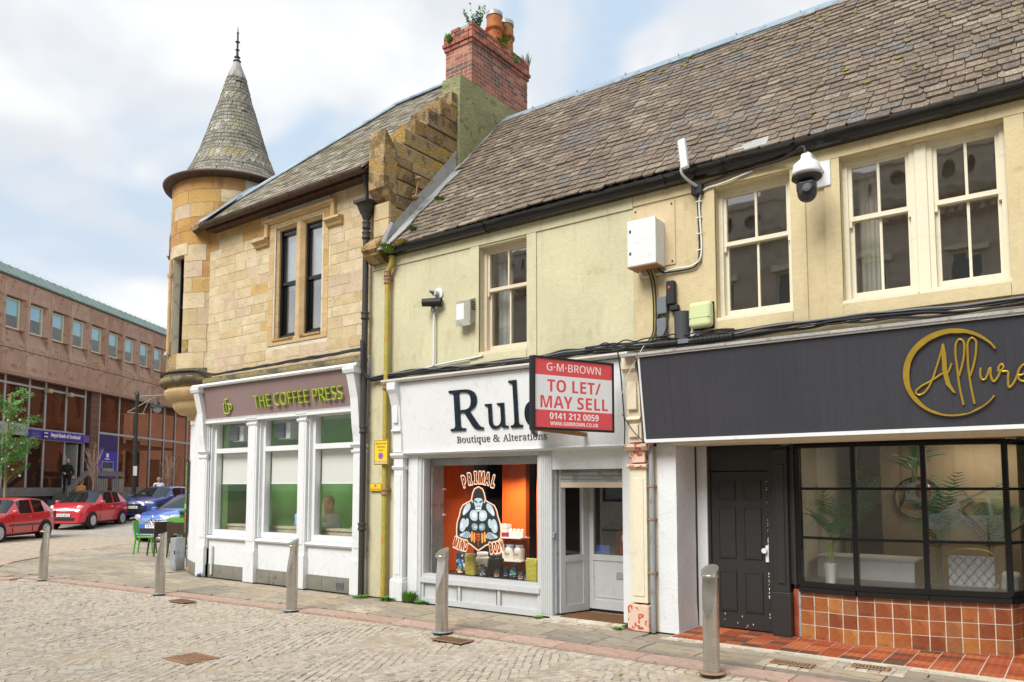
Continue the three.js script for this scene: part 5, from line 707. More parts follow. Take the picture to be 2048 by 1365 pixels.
  const wtx = (bg, cols) => canvasTex(128, 128, (c) => { c.fillStyle = bg; c.fillRect(0, 0, 128, 128); for (let i = 0; i < 26; i++) { c.fillStyle = cols[i % cols.length]; c.fillRect(hash(i, 1, cols.length) * 110, hash(i, 2, 5) * 120, 8 + hash(i, 3, 8) * 50, 4 + hash(i, 4, 9) * 16); } });
  const gas = canvasTex(128, 64, (c) => { c.fillStyle = '#dad9d2'; c.fillRect(0, 0, 128, 64); c.fillStyle = '#2b2b2b'; c.font = 'bold 38px sans-serif'; c.fillText('GAS', 22, 46); });
  const mixP = wtx('#2a2c44', ['#d2d6dc', '#4773c8', '#d9792f', '#e4e4e4', '#3aa06a']), teal = wtx('#2d7f80', ['#dfe8e4', '#173c40', '#7fd0c4']), oran = wtx('#3a2a22', ['#e0922f', '#efe0c8', '#222']), purp = wtx('#2b2350', ['#6f58c8', '#d6c8f0', '#222']), lit = wtx('#e8e8e4', ['#222', '#9a2d5a', '#fff', '#555']);
  tub('supplement_tub', 'large white supplement tub behind the left yellow pouch', -7.45, 0.42, -0.55, 0.11, 0.34, wl, m.white, lit); tub('supplement_tub', 'large dark supplement tub in the middle of the shop window', -7.24, 0.42, -0.62, 0.12, 0.33, dkb, gl3);
  tub('supplement_jar', 'small dark printed jar before the white tub', -7.22, 0.42, -0.3, 0.06, 0.15, dkb, m.black, mixP); tub('supplement_jar', 'small orange and black jar left of the teal jar', -7.0, 0.42, -0.35, 0.055, 0.12, dkb, m.black, oran); tub('supplement_jar', 'teal printed jar in the shop window', -6.74, 0.42, -0.4, 0.065, 0.2, dkb, m.black, teal); tub('supplement_jar', 'small purple printed jar left of the teal jar', -6.92, 0.42, -0.46, 0.05, 0.14, dkb, m.black, purp); tub('supplement_jar', 'small orange and black jar right of the teal jar', -6.53, 0.42, -0.3, 0.055, 0.13, dkb, m.black, oran); tub('supplement_jar', 'small purple printed jar beside the right yellow pouch', -6.41, 0.42, -0.27, 0.045, 0.12, dkb, m.black, purp);
  [[-7.5, -0.33, 'crumpled yellow green pouch left in the shop window', '#b9b948'], [-6.3, -0.24, 'crumpled yellow green pouch right in the shop window', '#b9b948']].forEach(([x, z, label, c]) => { const g = new RoundedBoxGeometry(0.2, 0.32, 0.1, 6, 0.03), p2 = g.attributes.position; for (let i = 0; i < p2.count; i++) { const y = p2.getY(i), f = 1 - 0.75 * sm(0.02, 0.16, y); p2.setZ(i, p2.getZ(i) * f + 0.012 * Math.sin(y * 40 + p2.getX(i) * 30)); p2.setX(i, p2.getX(i) + 0.01 * Math.sin(y * 33)); } g.computeVertexNormals(); const t = thing('foil_pouch', label, 'pouch', [x, 0.42, z], 'foil pouches in the sports shop'); part(t, 'bag', g.translate(x, 0.58, z), M(c, 0.45, { map: T.wood })); part(t, 'seal', bx(x - 0.1, x + 0.1, 0.735, 0.75, z - 0.008, z + 0.008), M('#d5d47c', 0.5)); });
  { const t = thing('printed_pouch', 'dark multicoloured printed pouch leftmost in the shop window', 'pouch', [-7.74, 0.42, -0.42]); part(t, 'bag', rb(-7.85, -7.63, 0.42, 0.76, -0.46, -0.38, 0.03), M('#30364a', 0.5)); part(t, 'label_print', new THREE.PlaneGeometry(0.18, 0.3).translate(-7.74, 0.59, -0.374), print(mixP), { keepUV: true }); }
  const shelf = thing('display_shelf', 'two orange backed shelves of white tubs inside the shop', 'shelf', [-7.4, 0.6, -1.2]); for (const y of [0.6, 0.96]) part(shelf, 'board', bx(-7.66, -7.1, y - 0.02, y, -1.31, -1.06), m.white);
  for (let i = 0; i < 3; i++) tub('supplement_tub', ['lettered white tub at the left of the lower shelf', 'lettered white tub in the middle of the lower shelf', 'lettered white tub at the right of the lower shelf'][i], -7.56 + i * 0.18, 0.6, -1.17, 0.085, 0.24, wl, m.white, gas);
  for (let i = 0; i < 4; i++) tub('supplement_jar', ['first', 'second', 'third', 'fourth'][i] + ' small white bottle from left on the upper shelf', -7.36 + i * 0.075, 0.96, -1.15, 0.032, 0.13, wl, m.white);
  { const t = thing('product_boxes', 'block of red and white cartons stacked on the upper shelf', 'cartons', [-7.52, 0.96, -1.15]); for (let i = 0; i < 3; i++) for (let j = 0; j < 3; j++) { part(t, 'carton', bx(-7.63 + i * 0.075, -7.56 + i * 0.075, 0.96 + j * 0.068, 1.024 + j * 0.068, -1.24, -1.1), pick([m.white, M('#8d2a4a', 0.6), m.white])); } }
  tub('supplement_tub', 'white tub seen through the narrow light beside the shop door', -6.25, 0.42, -0.75, 0.1, 0.3, wl, m.white, lit);
}
// ---------- dark beauty shop front ----------
const af = thing('shopfront', 'black beauty shop front with recessed panelled door and bow window over orange tiles', 'shopfront', [-2.3, 0, 0]);
{
  const board = (x0, x1, y0, y1, z0, z1, t) => extX([[z0, y0], [z1, y1], [z1 - t, y1], [z0 - t, y0]], x0, x1);
  const charcoal = M('#42434a', 0.45, { map: T.streak });
  part(af, 'signboard', board(-4.26, 4.9, 2.33, 3.3, 0.25, 0.4, 0.06), charcoal);
  for (const x of [-3.9, -1.75, 0.4]) part(af, 'panel_joint', board(x - 0.0015, x + 0.0015, 2.332, 3.298, 0.2505, 0.4005, 0.01), m.dark);
  part(af, 'sign_trim', [board(-4.285, -4.262, 2.31, 3.31, 0.255, 0.41, 0.1), bx(-4.28, 4.9, 2.285, 2.325, 0.1, 0.27), bx(-4.3, 4.9, 3.31, 3.35, 0.05, 0.43)], m.white);
  part(af, 'top_flashing', [extX([[-0.01, 3.42], [0.3, 3.39], [0.45, 3.36], [0.45, 3.33], [-0.01, 3.35]], -4.5, 4.9)], m.lead);
  part(af, 'shutter_box', [bx(-3.95, 4.9, 2.25, 2.284, -0.3, 0.2), bx(-2.9, 4.9, 2.235, 2.25, -0.1, 0.16)], m.creamOld);
  part(af, 'fascia_back', bx(-4.3, 4.9, 2.3, 3.32, -0.02, 0.1), m.blackPaint);
  // white pier
  const pg = new THREE.BoxGeometry(0.25, 2.3, 0.62, 6, 24, 8).translate(-4.107, 1.15, -0.28), pp = pg.attributes.position; for (let i = 0; i < pp.count; i++) { const n = fbm(pp.getY(i) * 0.1, pp.getZ(i) * 0.1 + pp.getX(i) * 0.07 + 2, 32, 4, 8) - 0.5; pp.setX(i, pp.getX(i) + n * 0.012 + (pp.getX(i) > -4 ? -sm(0.4, 0, pp.getY(i)) * -0.01 : 0)); pp.setZ(i, pp.getZ(i) + n * 0.012); } pg.computeVertexNormals();
  part(af, 'pier', pg, m.whiteRough, { label: 'rough white painted pier' }); part(af, 'door_jamb', [bx(-3.97, -3.84, 0.01, 2.26, -0.68, -0.56)], m.white); part(af, 'cable_cover', [bx(-3.985, -3.97, 0.02, 2.26, -0.56, -0.53)], m.dark);
  // panelled door
  const z = -0.6, dr = part(af, 'door', [rb(-3.8, -3.09, 0.03, 1.94, z - 0.05, z, 0.004, 1)], m.blackPaint);
  for (const [y0, y1] of [[0.24, 0.72], [0.88, 1.5], [1.6, 1.83]]) for (const [x0, x1] of [[-3.71, -3.49], [-3.39, -3.17]]) part(dr, 'panel', [...frame(x0, x1, y0, y1, z, z + 0.018, 0.016), ext([[x0 + 0.02, y0 + 0.02], [x1 - 0.02, y0 + 0.02], [x1 - 0.02, y1 - 0.02], [x0 + 0.02, y1 - 0.02]], z - 0.002, z + 0.01, undefined, 0.005)], m.blackPaint);
  part(dr, 'paint_chips', Array.from({ length: 46 }, () => { const e = rnd() < 0.75, x = e ? -3.093 + rr(-0.006, 0.003) : rr(-3.7, -3.2), y = e ? rr(0.1, 1.9) : rr(0.04, 0.2), w = rr(0.002, 0.006), h = rr(0.003, 0.012); return bx(x - w, x + w, y - h, y + h, z - 0.001, z + 0.0012); }), m.cream, { stuff: true });
  part(dr, 'lock_plate', rb(-3.125, -3.085, 0.85, 1.05, z, z + 0.02, 0.006, 1), m.white); part(dr, 'knob', [new THREE.CylinderGeometry(0.032, 0.026, 0.05, 14).rotateX(Math.PI / 2).translate(-3.125, 0.99, z + 0.045)], m.white);
  part(af, 'door_frame', [bx(-3.84, -3.805, 0.02, 2.26, z - 0.06, z + 0.015), bx(-3.085, -3.02, 0.02, 2.26, z - 0.06, z + 0.012), bx(-3.805, -3.085, 1.95, 2.26, z - 0.05, z - 0.004)], m.blackPaint);
  // pilaster and tile slips beside it
  part(af, 'pilaster', [rb(-3.01, -2.83, 0.5, 2.24, z - 0.1, z + 0.08, 0.006, 1), rb(-2.97, -2.87, 0.62, 2.02, z + 0.06, z + 0.095, 0.008, 1), rb(-3.03, -2.81, 0.02, 0.52, z - 0.1, z + 0.12, 0.006, 1), rb(-3.02, -2.82, 2.16, 2.2, z, z + 0.1, 0.006, 1)], m.blackPaint);
  part(af, 'post', [bx(-2.83, -2.72, 0.62, 2.26, z - 0.12, z + 0.02), bx(-2.79, -2.76, 0.62, 2.26, z, z + 0.045)], m.blackPaint);
  part(af, 'tile_slip', [bx(-2.81, -2.74, 0.02, 0.56, z - 0.08, z + 0.0)], quarryM[2]); part(af, 'corner_bead', [rb(-2.745, -2.715, 0.02, 0.56, z - 0.02, z + 0.05, 0.008, 1)], m.galv);
  // bow window
  const P = [[-2.72, -0.56], [-2.09, -0.49], [-1.41, -0.62], [-0.68, -0.84], [-0.5, -1.35]];
  const seg = (a, b, y0, y1, t0, t1) => { const d = Math.hypot(b[0] - a[0], b[1] - a[1]), nx = -(b[1] - a[1]) / d, nz = (b[0] - a[0]) / d; return extY([[a[0] + nx * t0, a[1] + nz * t0], [b[0] + nx * t0, b[1] + nz * t0], [b[0] + nx * t1, b[1] + nz * t1], [a[0] + nx * t1, a[1] + nz * t1]], y0, y1); };
  const riser = part(af, 'stall_riser', P.slice(0, 4).map((a, i) => seg(a, P[i + 1], 0.015, 0.54, -0.16, 0.004)), m.mortar);
  // tiles follow the bow
  const tg = [0, 1, 2].map((i) => { const g = metreUV(rb(-0.5, 0.5, -0.5, 0.5, -0.5, 0.5, 0.02, 1)); g.attributes.uv.array.forEach((v, k, a) => { a[k] = v * 0.16 + i * 0.3; }); return g; });
  const tm = variants(['#a25d3b', '#985536', '#a9653a', '#8c4d33', '#b57a45', '#a26a47'], 0.3, { map: T.tile, ...bump(T.fine, 0.0015) }), L = [];
  for (let s = 0; s < 4; s++) { const a = P[s], b = P[s + 1], d = Math.hypot(b[0] - a[0], b[1] - a[1]), n = Math.max(1, Math.round(d / 0.157)), w = d / n, an = -Math.atan2(b[1] - a[1], b[0] - a[0]); for (let k = 0; k < n; k++) { const t = (k + 0.5) / n; for (const [y0, y1] of [[0.02, 0.172], [0.178, 0.33], [0.336, 0.488], [0.494, 0.545]]) L.push({ g: pick(tg), c: rnd() < 0.75 ? Math.floor(rnd() * 4) : 4 + Math.floor(rnd() * 2), x: mtx([a[0] + (b[0] - a[0]) * t, (y0 + y1) / 2, a[1] + (b[1] - a[1]) * t], Q(0, an, 0), [w - 0.011, y1 - y0 - 0.004, 0.03]).multiply(new THREE.Matrix4().makeTranslation(0, 0, -0.2)) }); } }
  pieces(riser, 'tile', L, tm, 200, 0.02);
  part(af, 'window_sill', P.slice(0, 4).flatMap((a, i) => [seg(a, P[i + 1], 0.545, 0.6, -0.2, 0.05), seg(a, P[i + 1], 0.6, 0.63, -0.12, 0.01)]), m.blackGloss);
  const ww = part(af, 'bow_window', P.slice(0, 4).map((a, i) => seg(a, P[i + 1], 2.2, 2.26, -0.09, 0.0)), m.blackGloss); P.slice(0, 4).forEach((a, i) => { for (const [y0, y1, b] of [[1.715, 1.745, 0], [1.15, 1.18, 0], [0.63, 0.66, 0.005]]) part(ww, 'glazing_bar', seg(a, P[i + 1], y0, y1, -0.06, b), m.blackGloss); });
  P.forEach((a, i) => part(af, 'mullion', rb(a[0] - 0.028, a[0] + 0.028, 0.62, 2.26, a[1] - 0.08, a[1] + 0.012, 0.01, 1), m.blackGloss));
  for (let s = 0; s < 4; s++) for (const [y0, y1] of [[0.66, 1.15], [1.18, 1.715], [1.745, 2.2]]) { const a = P[s], b = P[s + 1], g = new THREE.PlaneGeometry(Math.hypot(b[0] - a[0], b[1] - a[1]) - 0.05, y1 - y0 + 0.01, 4, 4).rotateX(rr(-0.004, 0.004)).rotateY(-Math.atan2(b[1] - a[1], b[0] - a[0]) + rr(-0.006, 0.006)).translate((a[0] + b[0]) / 2, (y0 + y1) / 2, (a[1] + b[1]) / 2 - 0.03); part(ww, 'pane', g, m.shopGlass, { ox: rr(0, 1) }); }
  part(af, 'side_frame', [bx(-0.46, -0.4, 0.02, 2.26, -1.6, -1.3), bx(-0.4, 0.5, 0.02, 2.26, -1.62, -1.55)], m.blackPaint);
  // room
  const wallM = M('#cfc8b6', 0.9, { map: T.paint }), warm = M('#9a8a70', 0.9, { map: T.plaster });
  part(af, 'interior_wall', [bx(-3.06, -2.96, 0.1, 2.5, -5, -0.72), bx(-3, 1.2, 0.1, 2.5, -5, -4.9), bx(1.1, 1.2, 0.1, 2.5, -5, -1.7)], wallM); part(af, 'interior_wall', [bx(-2.3, -0.7, 0.1, 2.5, -3.1, -3.0)], warm);
  part(af, 'window_deck', extY([[-2.78, -0.66], [-2.09, -0.56], [-1.41, -0.68], [-0.72, -0.9], [-0.6, -1.7], [-2.95, -1.7]], 0.54, 0.6), M('#4c4743', 0.3, { map: T.wood }));
  part(af, 'interior_floor', bx(-3, 1.2, 0.02, 0.12, -5, -1.7), M('#5e5850', 0.4, { map: T.wood })); part(af, 'interior_ceiling', bx(-3, 1.2, 2.44, 2.52, -5, -0.7), M('#d8d3c4', 0.9));
  part(af, 'wall_sign', [new THREE.TorusGeometry(0.28, 0.012, 6, 30, 5).translate(-1.85, 1.6, -2.98), tube([[-2.05, 1.5, -2.98], [-1.9, 1.85, -2.98], [-1.85, 1.5, -2.98], [-1.75, 1.85, -2.98], [-1.72, 1.5, -2.98], [-1.6, 1.66, -2.98]], 0.012, 6)], m.black);
  part(af, 'wall_screen', bx(0.1, 0.95, 1.55, 2.1, -4.9, -4.86), M('#20241f', 0.2));
  const light = local('ceiling_light', 'flat lit ceiling light panel inside the beauty shop', 'lamp', [-1.0, 2.43, -2.4]); part(light, 'panel', bx(-0.5, 0.5, -0.02, 0, -0.3, 0.3), M('#fff', 0.5, { emissive: '#fff0cf', emissiveIntensity: 1.4 })); part(light, 'rim', frame(-0.52, 0.52, -0.32, 0.32, 0, 0.03, 0.02).map((g) => g.rotateX(Math.PI / 2)), m.white);
  const l2 = new THREE.RectAreaLight(0xfff0d2, 7, 1, 0.6); l2.position.set(0, -0.03, 0); l2.rotation.x = -Math.PI / 2; light.add(l2);
  // gold ring and script
  const gold = M('#c9a83f', 0.35, { metalness: 0.35, map: T.metal }), ln = Math.atan2(0.15, 0.97), zf = (y) => 0.25 + (y - 2.33) * 0.155 + 0.012;
  const up = (g, th = 1) => { const p = g.attributes.position; for (let i = 0; i < p.count; i++) p.setZ(i, p.getZ(i) * th + zf(p.getY(i))); g.computeVertexNormals(); return g; };
  const lg = thing('sign_lettering', 'gold ring and cursive gold lettering on the black signboard', 'lettering', [-0.95, 2.42, 0.3]);
  const ro = [], ri = []; for (let i = 0; i <= 60; i++) { const a = (28 + 296 * i / 60) * Math.PI / 180, tk = 0.014 + 0.042 * Math.sin(Math.PI * clamp((i - 2) / 44)) ** 0.8 + 0.007 * (hash(i >> 1, 5, 2) - 0.5); ro.push([-0.985 + 0.42 * Math.cos(a), 2.838 + 0.413 * Math.sin(a)]); ri.push([-0.985 + (0.42 - tk) * Math.cos(a), 2.838 + (0.413 - tk) * Math.sin(a)]); }
  part(lg, 'ring', up(ext([...ro, ...ri.reverse()], 0, 0.02)), gold);
  const ST = { A: [[-1.061, 2.839], [-1.175, 2.77], [-1.263, 2.722], [-1.306, 2.677], [-1.282, 2.648], [-1.232, 2.665], [-1.176, 2.74], [-1.105, 2.915], [-1.043, 3.103]], l: [[-0.906, 2.529], [-0.93, 2.708], [-0.939, 2.888], [-0.945, 3.008], [-0.932, 3.114], [-0.903, 3.147], [-0.874, 3.12], [-0.872, 3.024], [-0.897, 2.896], [-0.927, 2.803]], l2: [[-0.815, 2.532], [-0.836, 2.701], [-0.847, 2.879], [-0.845, 2.997], [-0.838, 3.104], [-0.806, 3.148], [-0.775, 3.12], [-0.776, 3.026], [-0.801, 2.898], [-0.835, 2.795]], u: [[-0.747, 2.864], [-0.754, 2.8], [-0.741, 2.752], [-0.716, 2.756], [-0.673, 2.857], [-0.671, 2.781], [-0.653, 2.727], [-0.623, 2.754], [-0.588, 2.832]], r: [[-0.61, 2.816], [-0.604, 2.856], [-0.578, 2.883], [-0.568, 2.853], [-0.586, 2.818], [-0.538, 2.81], [-0.538, 2.735], [-0.534, 2.663], [-0.499, 2.697], [-0.463, 2.772]], e: [[-0.463, 2.772], [-0.43, 2.771], [-0.386, 2.802], [-0.379, 2.847], [-0.412, 2.861], [-0.457, 2.797], [-0.45, 2.727], [-0.404, 2.712], [-0.355, 2.754]] };
  const stroke = (s, r = 0.0115) => up(tube(s.map(([x, y]) => [x, y, 0]), r, 6, s.length * 7), 0.8);
  part(lg, 'letter', [stroke(ST.A), up(ext([[-1.055, 3.115], [-1.035, 3.118], [-1.022, 3.02], [-1.022, 2.85], [-1.0, 2.73], [-0.962, 2.645], [-0.985, 2.65], [-1.04, 2.73], [-1.062, 2.85], [-1.062, 3.0]], -0.008, 0.012)), stroke([[-0.981, 2.928], [-1.006, 2.864], [-1.03, 2.824]])], gold);
  for (const k of ['l', 'l2', 'u', 'r', 'e']) part(lg, 'letter', stroke(ST[k]), gold);
}
// palms and furniture inside the beauty shop
const frond = (len, droop, n = 13, w = 0.16) => { const P = [], put = (a, b, c) => P.push(...a, ...b, ...c); for (let i = 1; i < n; i++) { const t = i / n, x = t * len, y = -droop * t * t, lw = w * Math.sin(Math.PI * (0.12 + 0.85 * t)) * 1.1; for (const s of [-1, 1]) put([x, y, 0], [x + lw * 0.55, y - lw * 0.16, s * lw], [x + 0.02, y, s * 0.004]); } put([0, 0.0, -0.004], [0, 0, 0.004], [len, -droop, 0]); const g = new THREE.BufferGeometry(); g.setAttribute('position', new THREE.Float32BufferAttribute(P, 3)); g.computeVertexNormals(); return g; };
const palmM = M('#3f8a3a', 0.7, { phys: true, transmission: 0.3, thickness: 0 }), palmD = M('#24603a', 0.7, { phys: true, transmission: 0.25, thickness: 0 });
function palm(label, x, y, z, h, n, mat, pot) {
  const t = thing('palm_plant', label, 'plant', [x, y, z]);
  part(t, 'pot', pot ? [new THREE.CylinderGeometry(0.085, 0.06, 0.24, 4).rotateY(0.5).translate(x, y + 0.12, z)] : lathe([[0, 0], [0.1, 0], [0.13, 0.25], [0.11, 0.25], [0.1, 0.2], [0, 0.2]], x, y, z, 16), m.white);
  part(t, 'stem', Array.from({ length: 4 }, (_, i) => rod([x + rr(-0.02, 0.02), y + 0.2, z + rr(-0.02, 0.02)], [x + rr(-0.06, 0.06), y + h * 0.7, z + rr(-0.06, 0.06)], 0.009, 0.005, 6)), M('#7c8a3c', 0.7));
  part(t, 'fronds', Array.from({ length: n }, (_, i) => { const a = rr(0, 6.28), e = rr(0.5, 1.25); return frond(rr(0.35, 0.6) * h * 0.8, rr(0.05, 0.2), 15, 0.11 * h).rotateZ(e).rotateY(a).translate(x, y + h * rr(0.45, 0.7), z); }), mat);
}
palm('slim palm in a tall white pot on the bow window deck', -2.5, 0.6, -1.05, 0.95, 11, palmM, true);
palm('dark palm behind the middle of the bow window', -1.5, 0.12, -2.1, 1.9, 14, palmD); palm('bright hanging fern near the top of the bow window', -1.7, 1.55, -1.9, 0.8, 12, palmM); palm('dark palm right of the bow window', -0.95, 0.12, -2.2, 1.7, 13, palmD); palm('tall green palm behind the left panes of the bow window', -2.6, 0.12, -2.3, 2.1, 13, palmM);
{
  const t = thing('display_plinth', 'low white panel desk standing behind the bow window', 'desk', [-2.2, 0.1, -1.75]); part(t, 'panel', rb(-2.85, -1.72, 0.12, 0.84, -1.8, -1.76, 0.006, 1), m.white); part(t, 'top', rb(-2.87, -1.7, 0.84, 0.87, -2.3, -1.74, 0.006, 1), m.white);
  const c = thing('tufted_chair', 'pale grey button tufted chair with gold trim behind the bow window', 'chair', [-1.1, 0.12, -1.95]), gy = M('#d3d6da', 0.7, { map: T.fine, roughness: 0.75 }); gy.map = null;
  const g = new THREE.BoxGeometry(0.46, 0.52, 0.1, 46, 52, 2).translate(-1.12, 0.68, -1.78), p = g.attributes.position; for (let i = 0; i < p.count; i++) if (p.getZ(i) > -1.75) { const u = (p.getX(i) + 1.35) / 0.1, v = (p.getY(i) - 0.42) / 0.13, a = Math.abs(((u + v) % 1 + 1) % 1 - 0.5), b = Math.abs(((u - v) % 1 + 1) % 1 - 0.5); p.setZ(i, p.getZ(i) - 0.035 * (sm(0.35, 0.5, a) + sm(0.35, 0.5, b))); } g.computeVertexNormals(); part(c, 'backrest', g, gy);
  part(c, 'seat', rb(-1.36, -0.88, 0.5, 0.6, -2.25, -1.8, 0.04), gy); part(c, 'trim', tube([[-1.37, 0.42, -1.8], [-1.37, 0.96, -1.8], [-0.87, 0.96, -1.8], [-0.87, 0.42, -1.8]], 0.01, 6), M('#c9a83f', 0.3, { metalness: 0.8 })); part(c, 'armrest', rb(-0.86, -0.66, 0.5, 0.76, -2.2, -1.82, 0.05), gy); for (const [x, z] of [[-1.33, -2.2], [-0.9, -2.2], [-1.33, -1.84], [-0.9, -1.84]]) part(c, 'leg', rod([x, 0.12, z], [x, 0.5, z], 0.014), m.chrome);
  const d = thing('pendant_lamp', 'small copper pendant lamp hanging behind the bow window', 'lamp', [-1.55, 2.43, -1.5]); part(d, 'flex', rod([-1.55, 2.43, -1.5], [-1.55, 1.78, -1.5], 0.005), m.black); part(d, 'shade', lathe([[0.02, 0.12], [0.07, 0.09], [0.09, 0.0], [0.07, -0.05], [0.06, -0.05], [0.08, 0]], -1.55, 1.68, -1.5, 18), M('#b98a78', 0.4, { metalness: 0.6 }));
}
// ---------- things fixed to the painted wall ----------
{
  const t = thing('to_let_board', 'red and white estate agent TO LET / MAY SELL board jutting from the shop fascia', 'sign', [-5.06, 2.4, 1.5]);
  const A = V(-5.06, 0, 1.5), Bp = V(-4.62, 0, 0.42), d = Bp.clone().sub(A), w = d.length(), an = Math.atan2(-d.z, d.x);
  const face = canvasTex(1024, 760, (c, W, H) => {
    c.fillStyle = '#e6e8ea'; c.fillRect(0, 0, W, H); c.fillStyle = '#dd5257'; c.fillRect(0, 0, W, H * 0.235); c.fillRect(0, H * 0.745, W, H * 0.255);
    const fit = (s, y, wd, size, col2, wt = '', sq = 1) => { c.save(); c.fillStyle = col2; c.font = wt + ' ' + size + 'px sans-serif'; const k = wd / c.measureText(s).width; c.translate((W - wd) / 2, y); c.scale(k, 1); c.fillText(s, 0, 0); c.restore(); };
    fit('G·M·BROWN', H * 0.165, W * 0.72, 118, '#f4f1ee'); fit('TO LET/', H * 0.475, W * 0.70, 190, '#dd5257', 'bold'); fit('MAY SELL', H * 0.715, W * 0.9, 190, '#dd5257', 'bold'); fit('0141 212 0059', H * 0.875, W * 0.64, 100, '#f4f1ee', 'bold'); fit('WWW.GMBROWN.CO.UK', H * 0.965, W * 0.62, 58, '#f4f1ee', 'bold');
  });
  const mk = (g) => g.rotateY(an).translate(A.x, 2.42, A.z);
  part(t, 'panel', mk(bx(0, w, 0, 0.84, -0.02, 0.0)), M('#d9dadb', 0.6)); part(t, 'print', mk(new THREE.PlaneGeometry(w - 0.04, 0.8).translate(w / 2, 0.42, 0.006)), print(face, 0.55), { keepUV: true }); part(t, 'frame', mk(mergeGeometries(frame(-0.005, w + 0.005, -0.008, 0.848, -0.03, 0.018, 0.024).map((g) => g.toNonIndexed()))), m.black);
  const d2 = V(-5.87, 0, 0.25).sub(A), an2 = Math.atan2(-d2.z, d2.x), mk2 = (g) => g.rotateY(an2).translate(A.x - 0.03, 2.42, A.z); part(t, 'rear_leaf', mk2(bx(0.02, d2.length(), 0, 0.84, -0.01, 0.02)), M('#cfcfcf', 0.6)); part(t, 'rear_frame', mk2(mergeGeometries(frame(0.0, d2.length(), -0.008, 0.848, -0.02, 0.03, 0.03).map((g) => g.toNonIndexed()))), m.black);
  part(t, 'batten', [bar([-5.1, 2.43, 1.4], [-5.2, 2.43, 0.12], 0.05), bar([-5.1, 3.2, 1.4], [-5.2, 3.2, 0.2], 0.05)], M('#a87d4a', 0.9, { map: T.wood }));
}
{
  const t = thing('utility_cabinet', 'rust edged white metal cabinet on a pale backing board', 'cabinet', [-4.27, 4.45, 0]); part(t, 'backing_board', rb(-4.53, -3.95, 4.5, 5.31, 0, 0.015, 0.004, 1), M('#dcc7a2', 0.9, { map: T.plaster })); part(t, 'case', rb(-4.45, -4.09, 4.48, 5.05, 0.015, 0.26, 0.008, 1), m.white);
  part(t, 'door', rb(-4.465, -4.075, 4.475, 5.055, 0.265, 0.3, 0.008, 1), m.white); part(t, 'rusty_base', [bx(-4.465, -4.075, 4.462, 4.474, 0.02, 0.3)], m.rustMetal); for (const y of [4.62, 4.9]) part(t, 'lock', bx(-4.435, -4.41, y, y + 0.035, 0.3, 0.304), m.dark); for (const [x, y] of [[-4.49, 5.27], [-3.99, 5.27], [-3.99, 4.54]]) part(t, 'screw', new THREE.CylinderGeometry(0.012, 0.012, 0.01, 8).rotateX(Math.PI / 2).translate(x, y, 0.018), m.dark);
}
{
  const t = thing('antenna_panel', 'white panel aerial on a bent arm below the gutter', 'aerial', [-3.63, 5.35, 0.1]); part(t, 'panel', rb(-0.045, 0.045, 0, 0.36, -0.03, 0.03, 0.01).rotateZ(0.1).translate(-3.66, 5.53, 0.34), m.white); part(t, 'ribs', Array.from({ length: 6 }, (_, i) => bx(-0.06, -0.045, 0.1 + i * 0.042, 0.112 + i * 0.042, -0.02, 0.02).rotateZ(0.1).translate(-3.66, 5.53, 0.34)), m.lightGrey); part(t, 'arm', tube([[-3.71, 5.6, 0.32], [-3.72, 5.5, 0.31], [-3.68, 5.43, 0.24], [-3.62, 5.38, 0.1]], 0.018, 8), m.lightGrey); part(t, 'wall_bracket', [rb(-3.7, -3.56, 5.28, 5.42, 0.0, 0.1, 0.02)], m.dark);
}
{
  const x = -2.24, z = 0.45, t = thing('cctv_camera', 'white domed security camera on a bracket beside the window', 'camera', [x, 4.78, 0]);
  part(t, 'housing', lathe([[0.0, 0.3], [0.05, 0.3], [0.06, 0.25], [0.13, 0.19], [0.15, 0.1], [0.15, 0.06], [0.0, 0.06]], x, 4.98, z, 28), m.white); part(t, 'collar', lathe([[0.15, 0.05], [0.155, 0.03], [0.12, 0.0], [0, 0]], x, 4.99, z, 28), m.dark);
  part(t, 'camera_head', [rb(x - 0.1, x + 0.1, 4.85, 5.0, z - 0.07, z + 0.08, 0.05, 4), sph(0.1, x, 4.86, z, 18, 12)], M('#2b2e33', 0.25)); part(t, 'lens', [new THREE.CylinderGeometry(0.05, 0.05, 0.05, 18).rotateX(Math.PI / 2 - 0.2).translate(x + 0.03, 4.88, z + 0.09)], m.black); part(t, 'lens_glass', new THREE.CircleGeometry(0.035, 16).rotateX(-0.2 + 0.4).translate(x + 0.03, 4.885, z + 0.122), M('#8d98a0', 0.05, { metalness: 0.5 }));
  part(t, 'arm', [tube([[x, 5.27, z], [x, 5.3, z - 0.08], [x + 0.02, 5.27, 0.2], [x + 0.04, 5.22, 0.05]], 0.035, 10)], m.white); part(t, 'wall_plate', rb(x - 0.04, x + 0.14, 5.05, 5.34, 0.0, 0.04, 0.01), m.white);
}
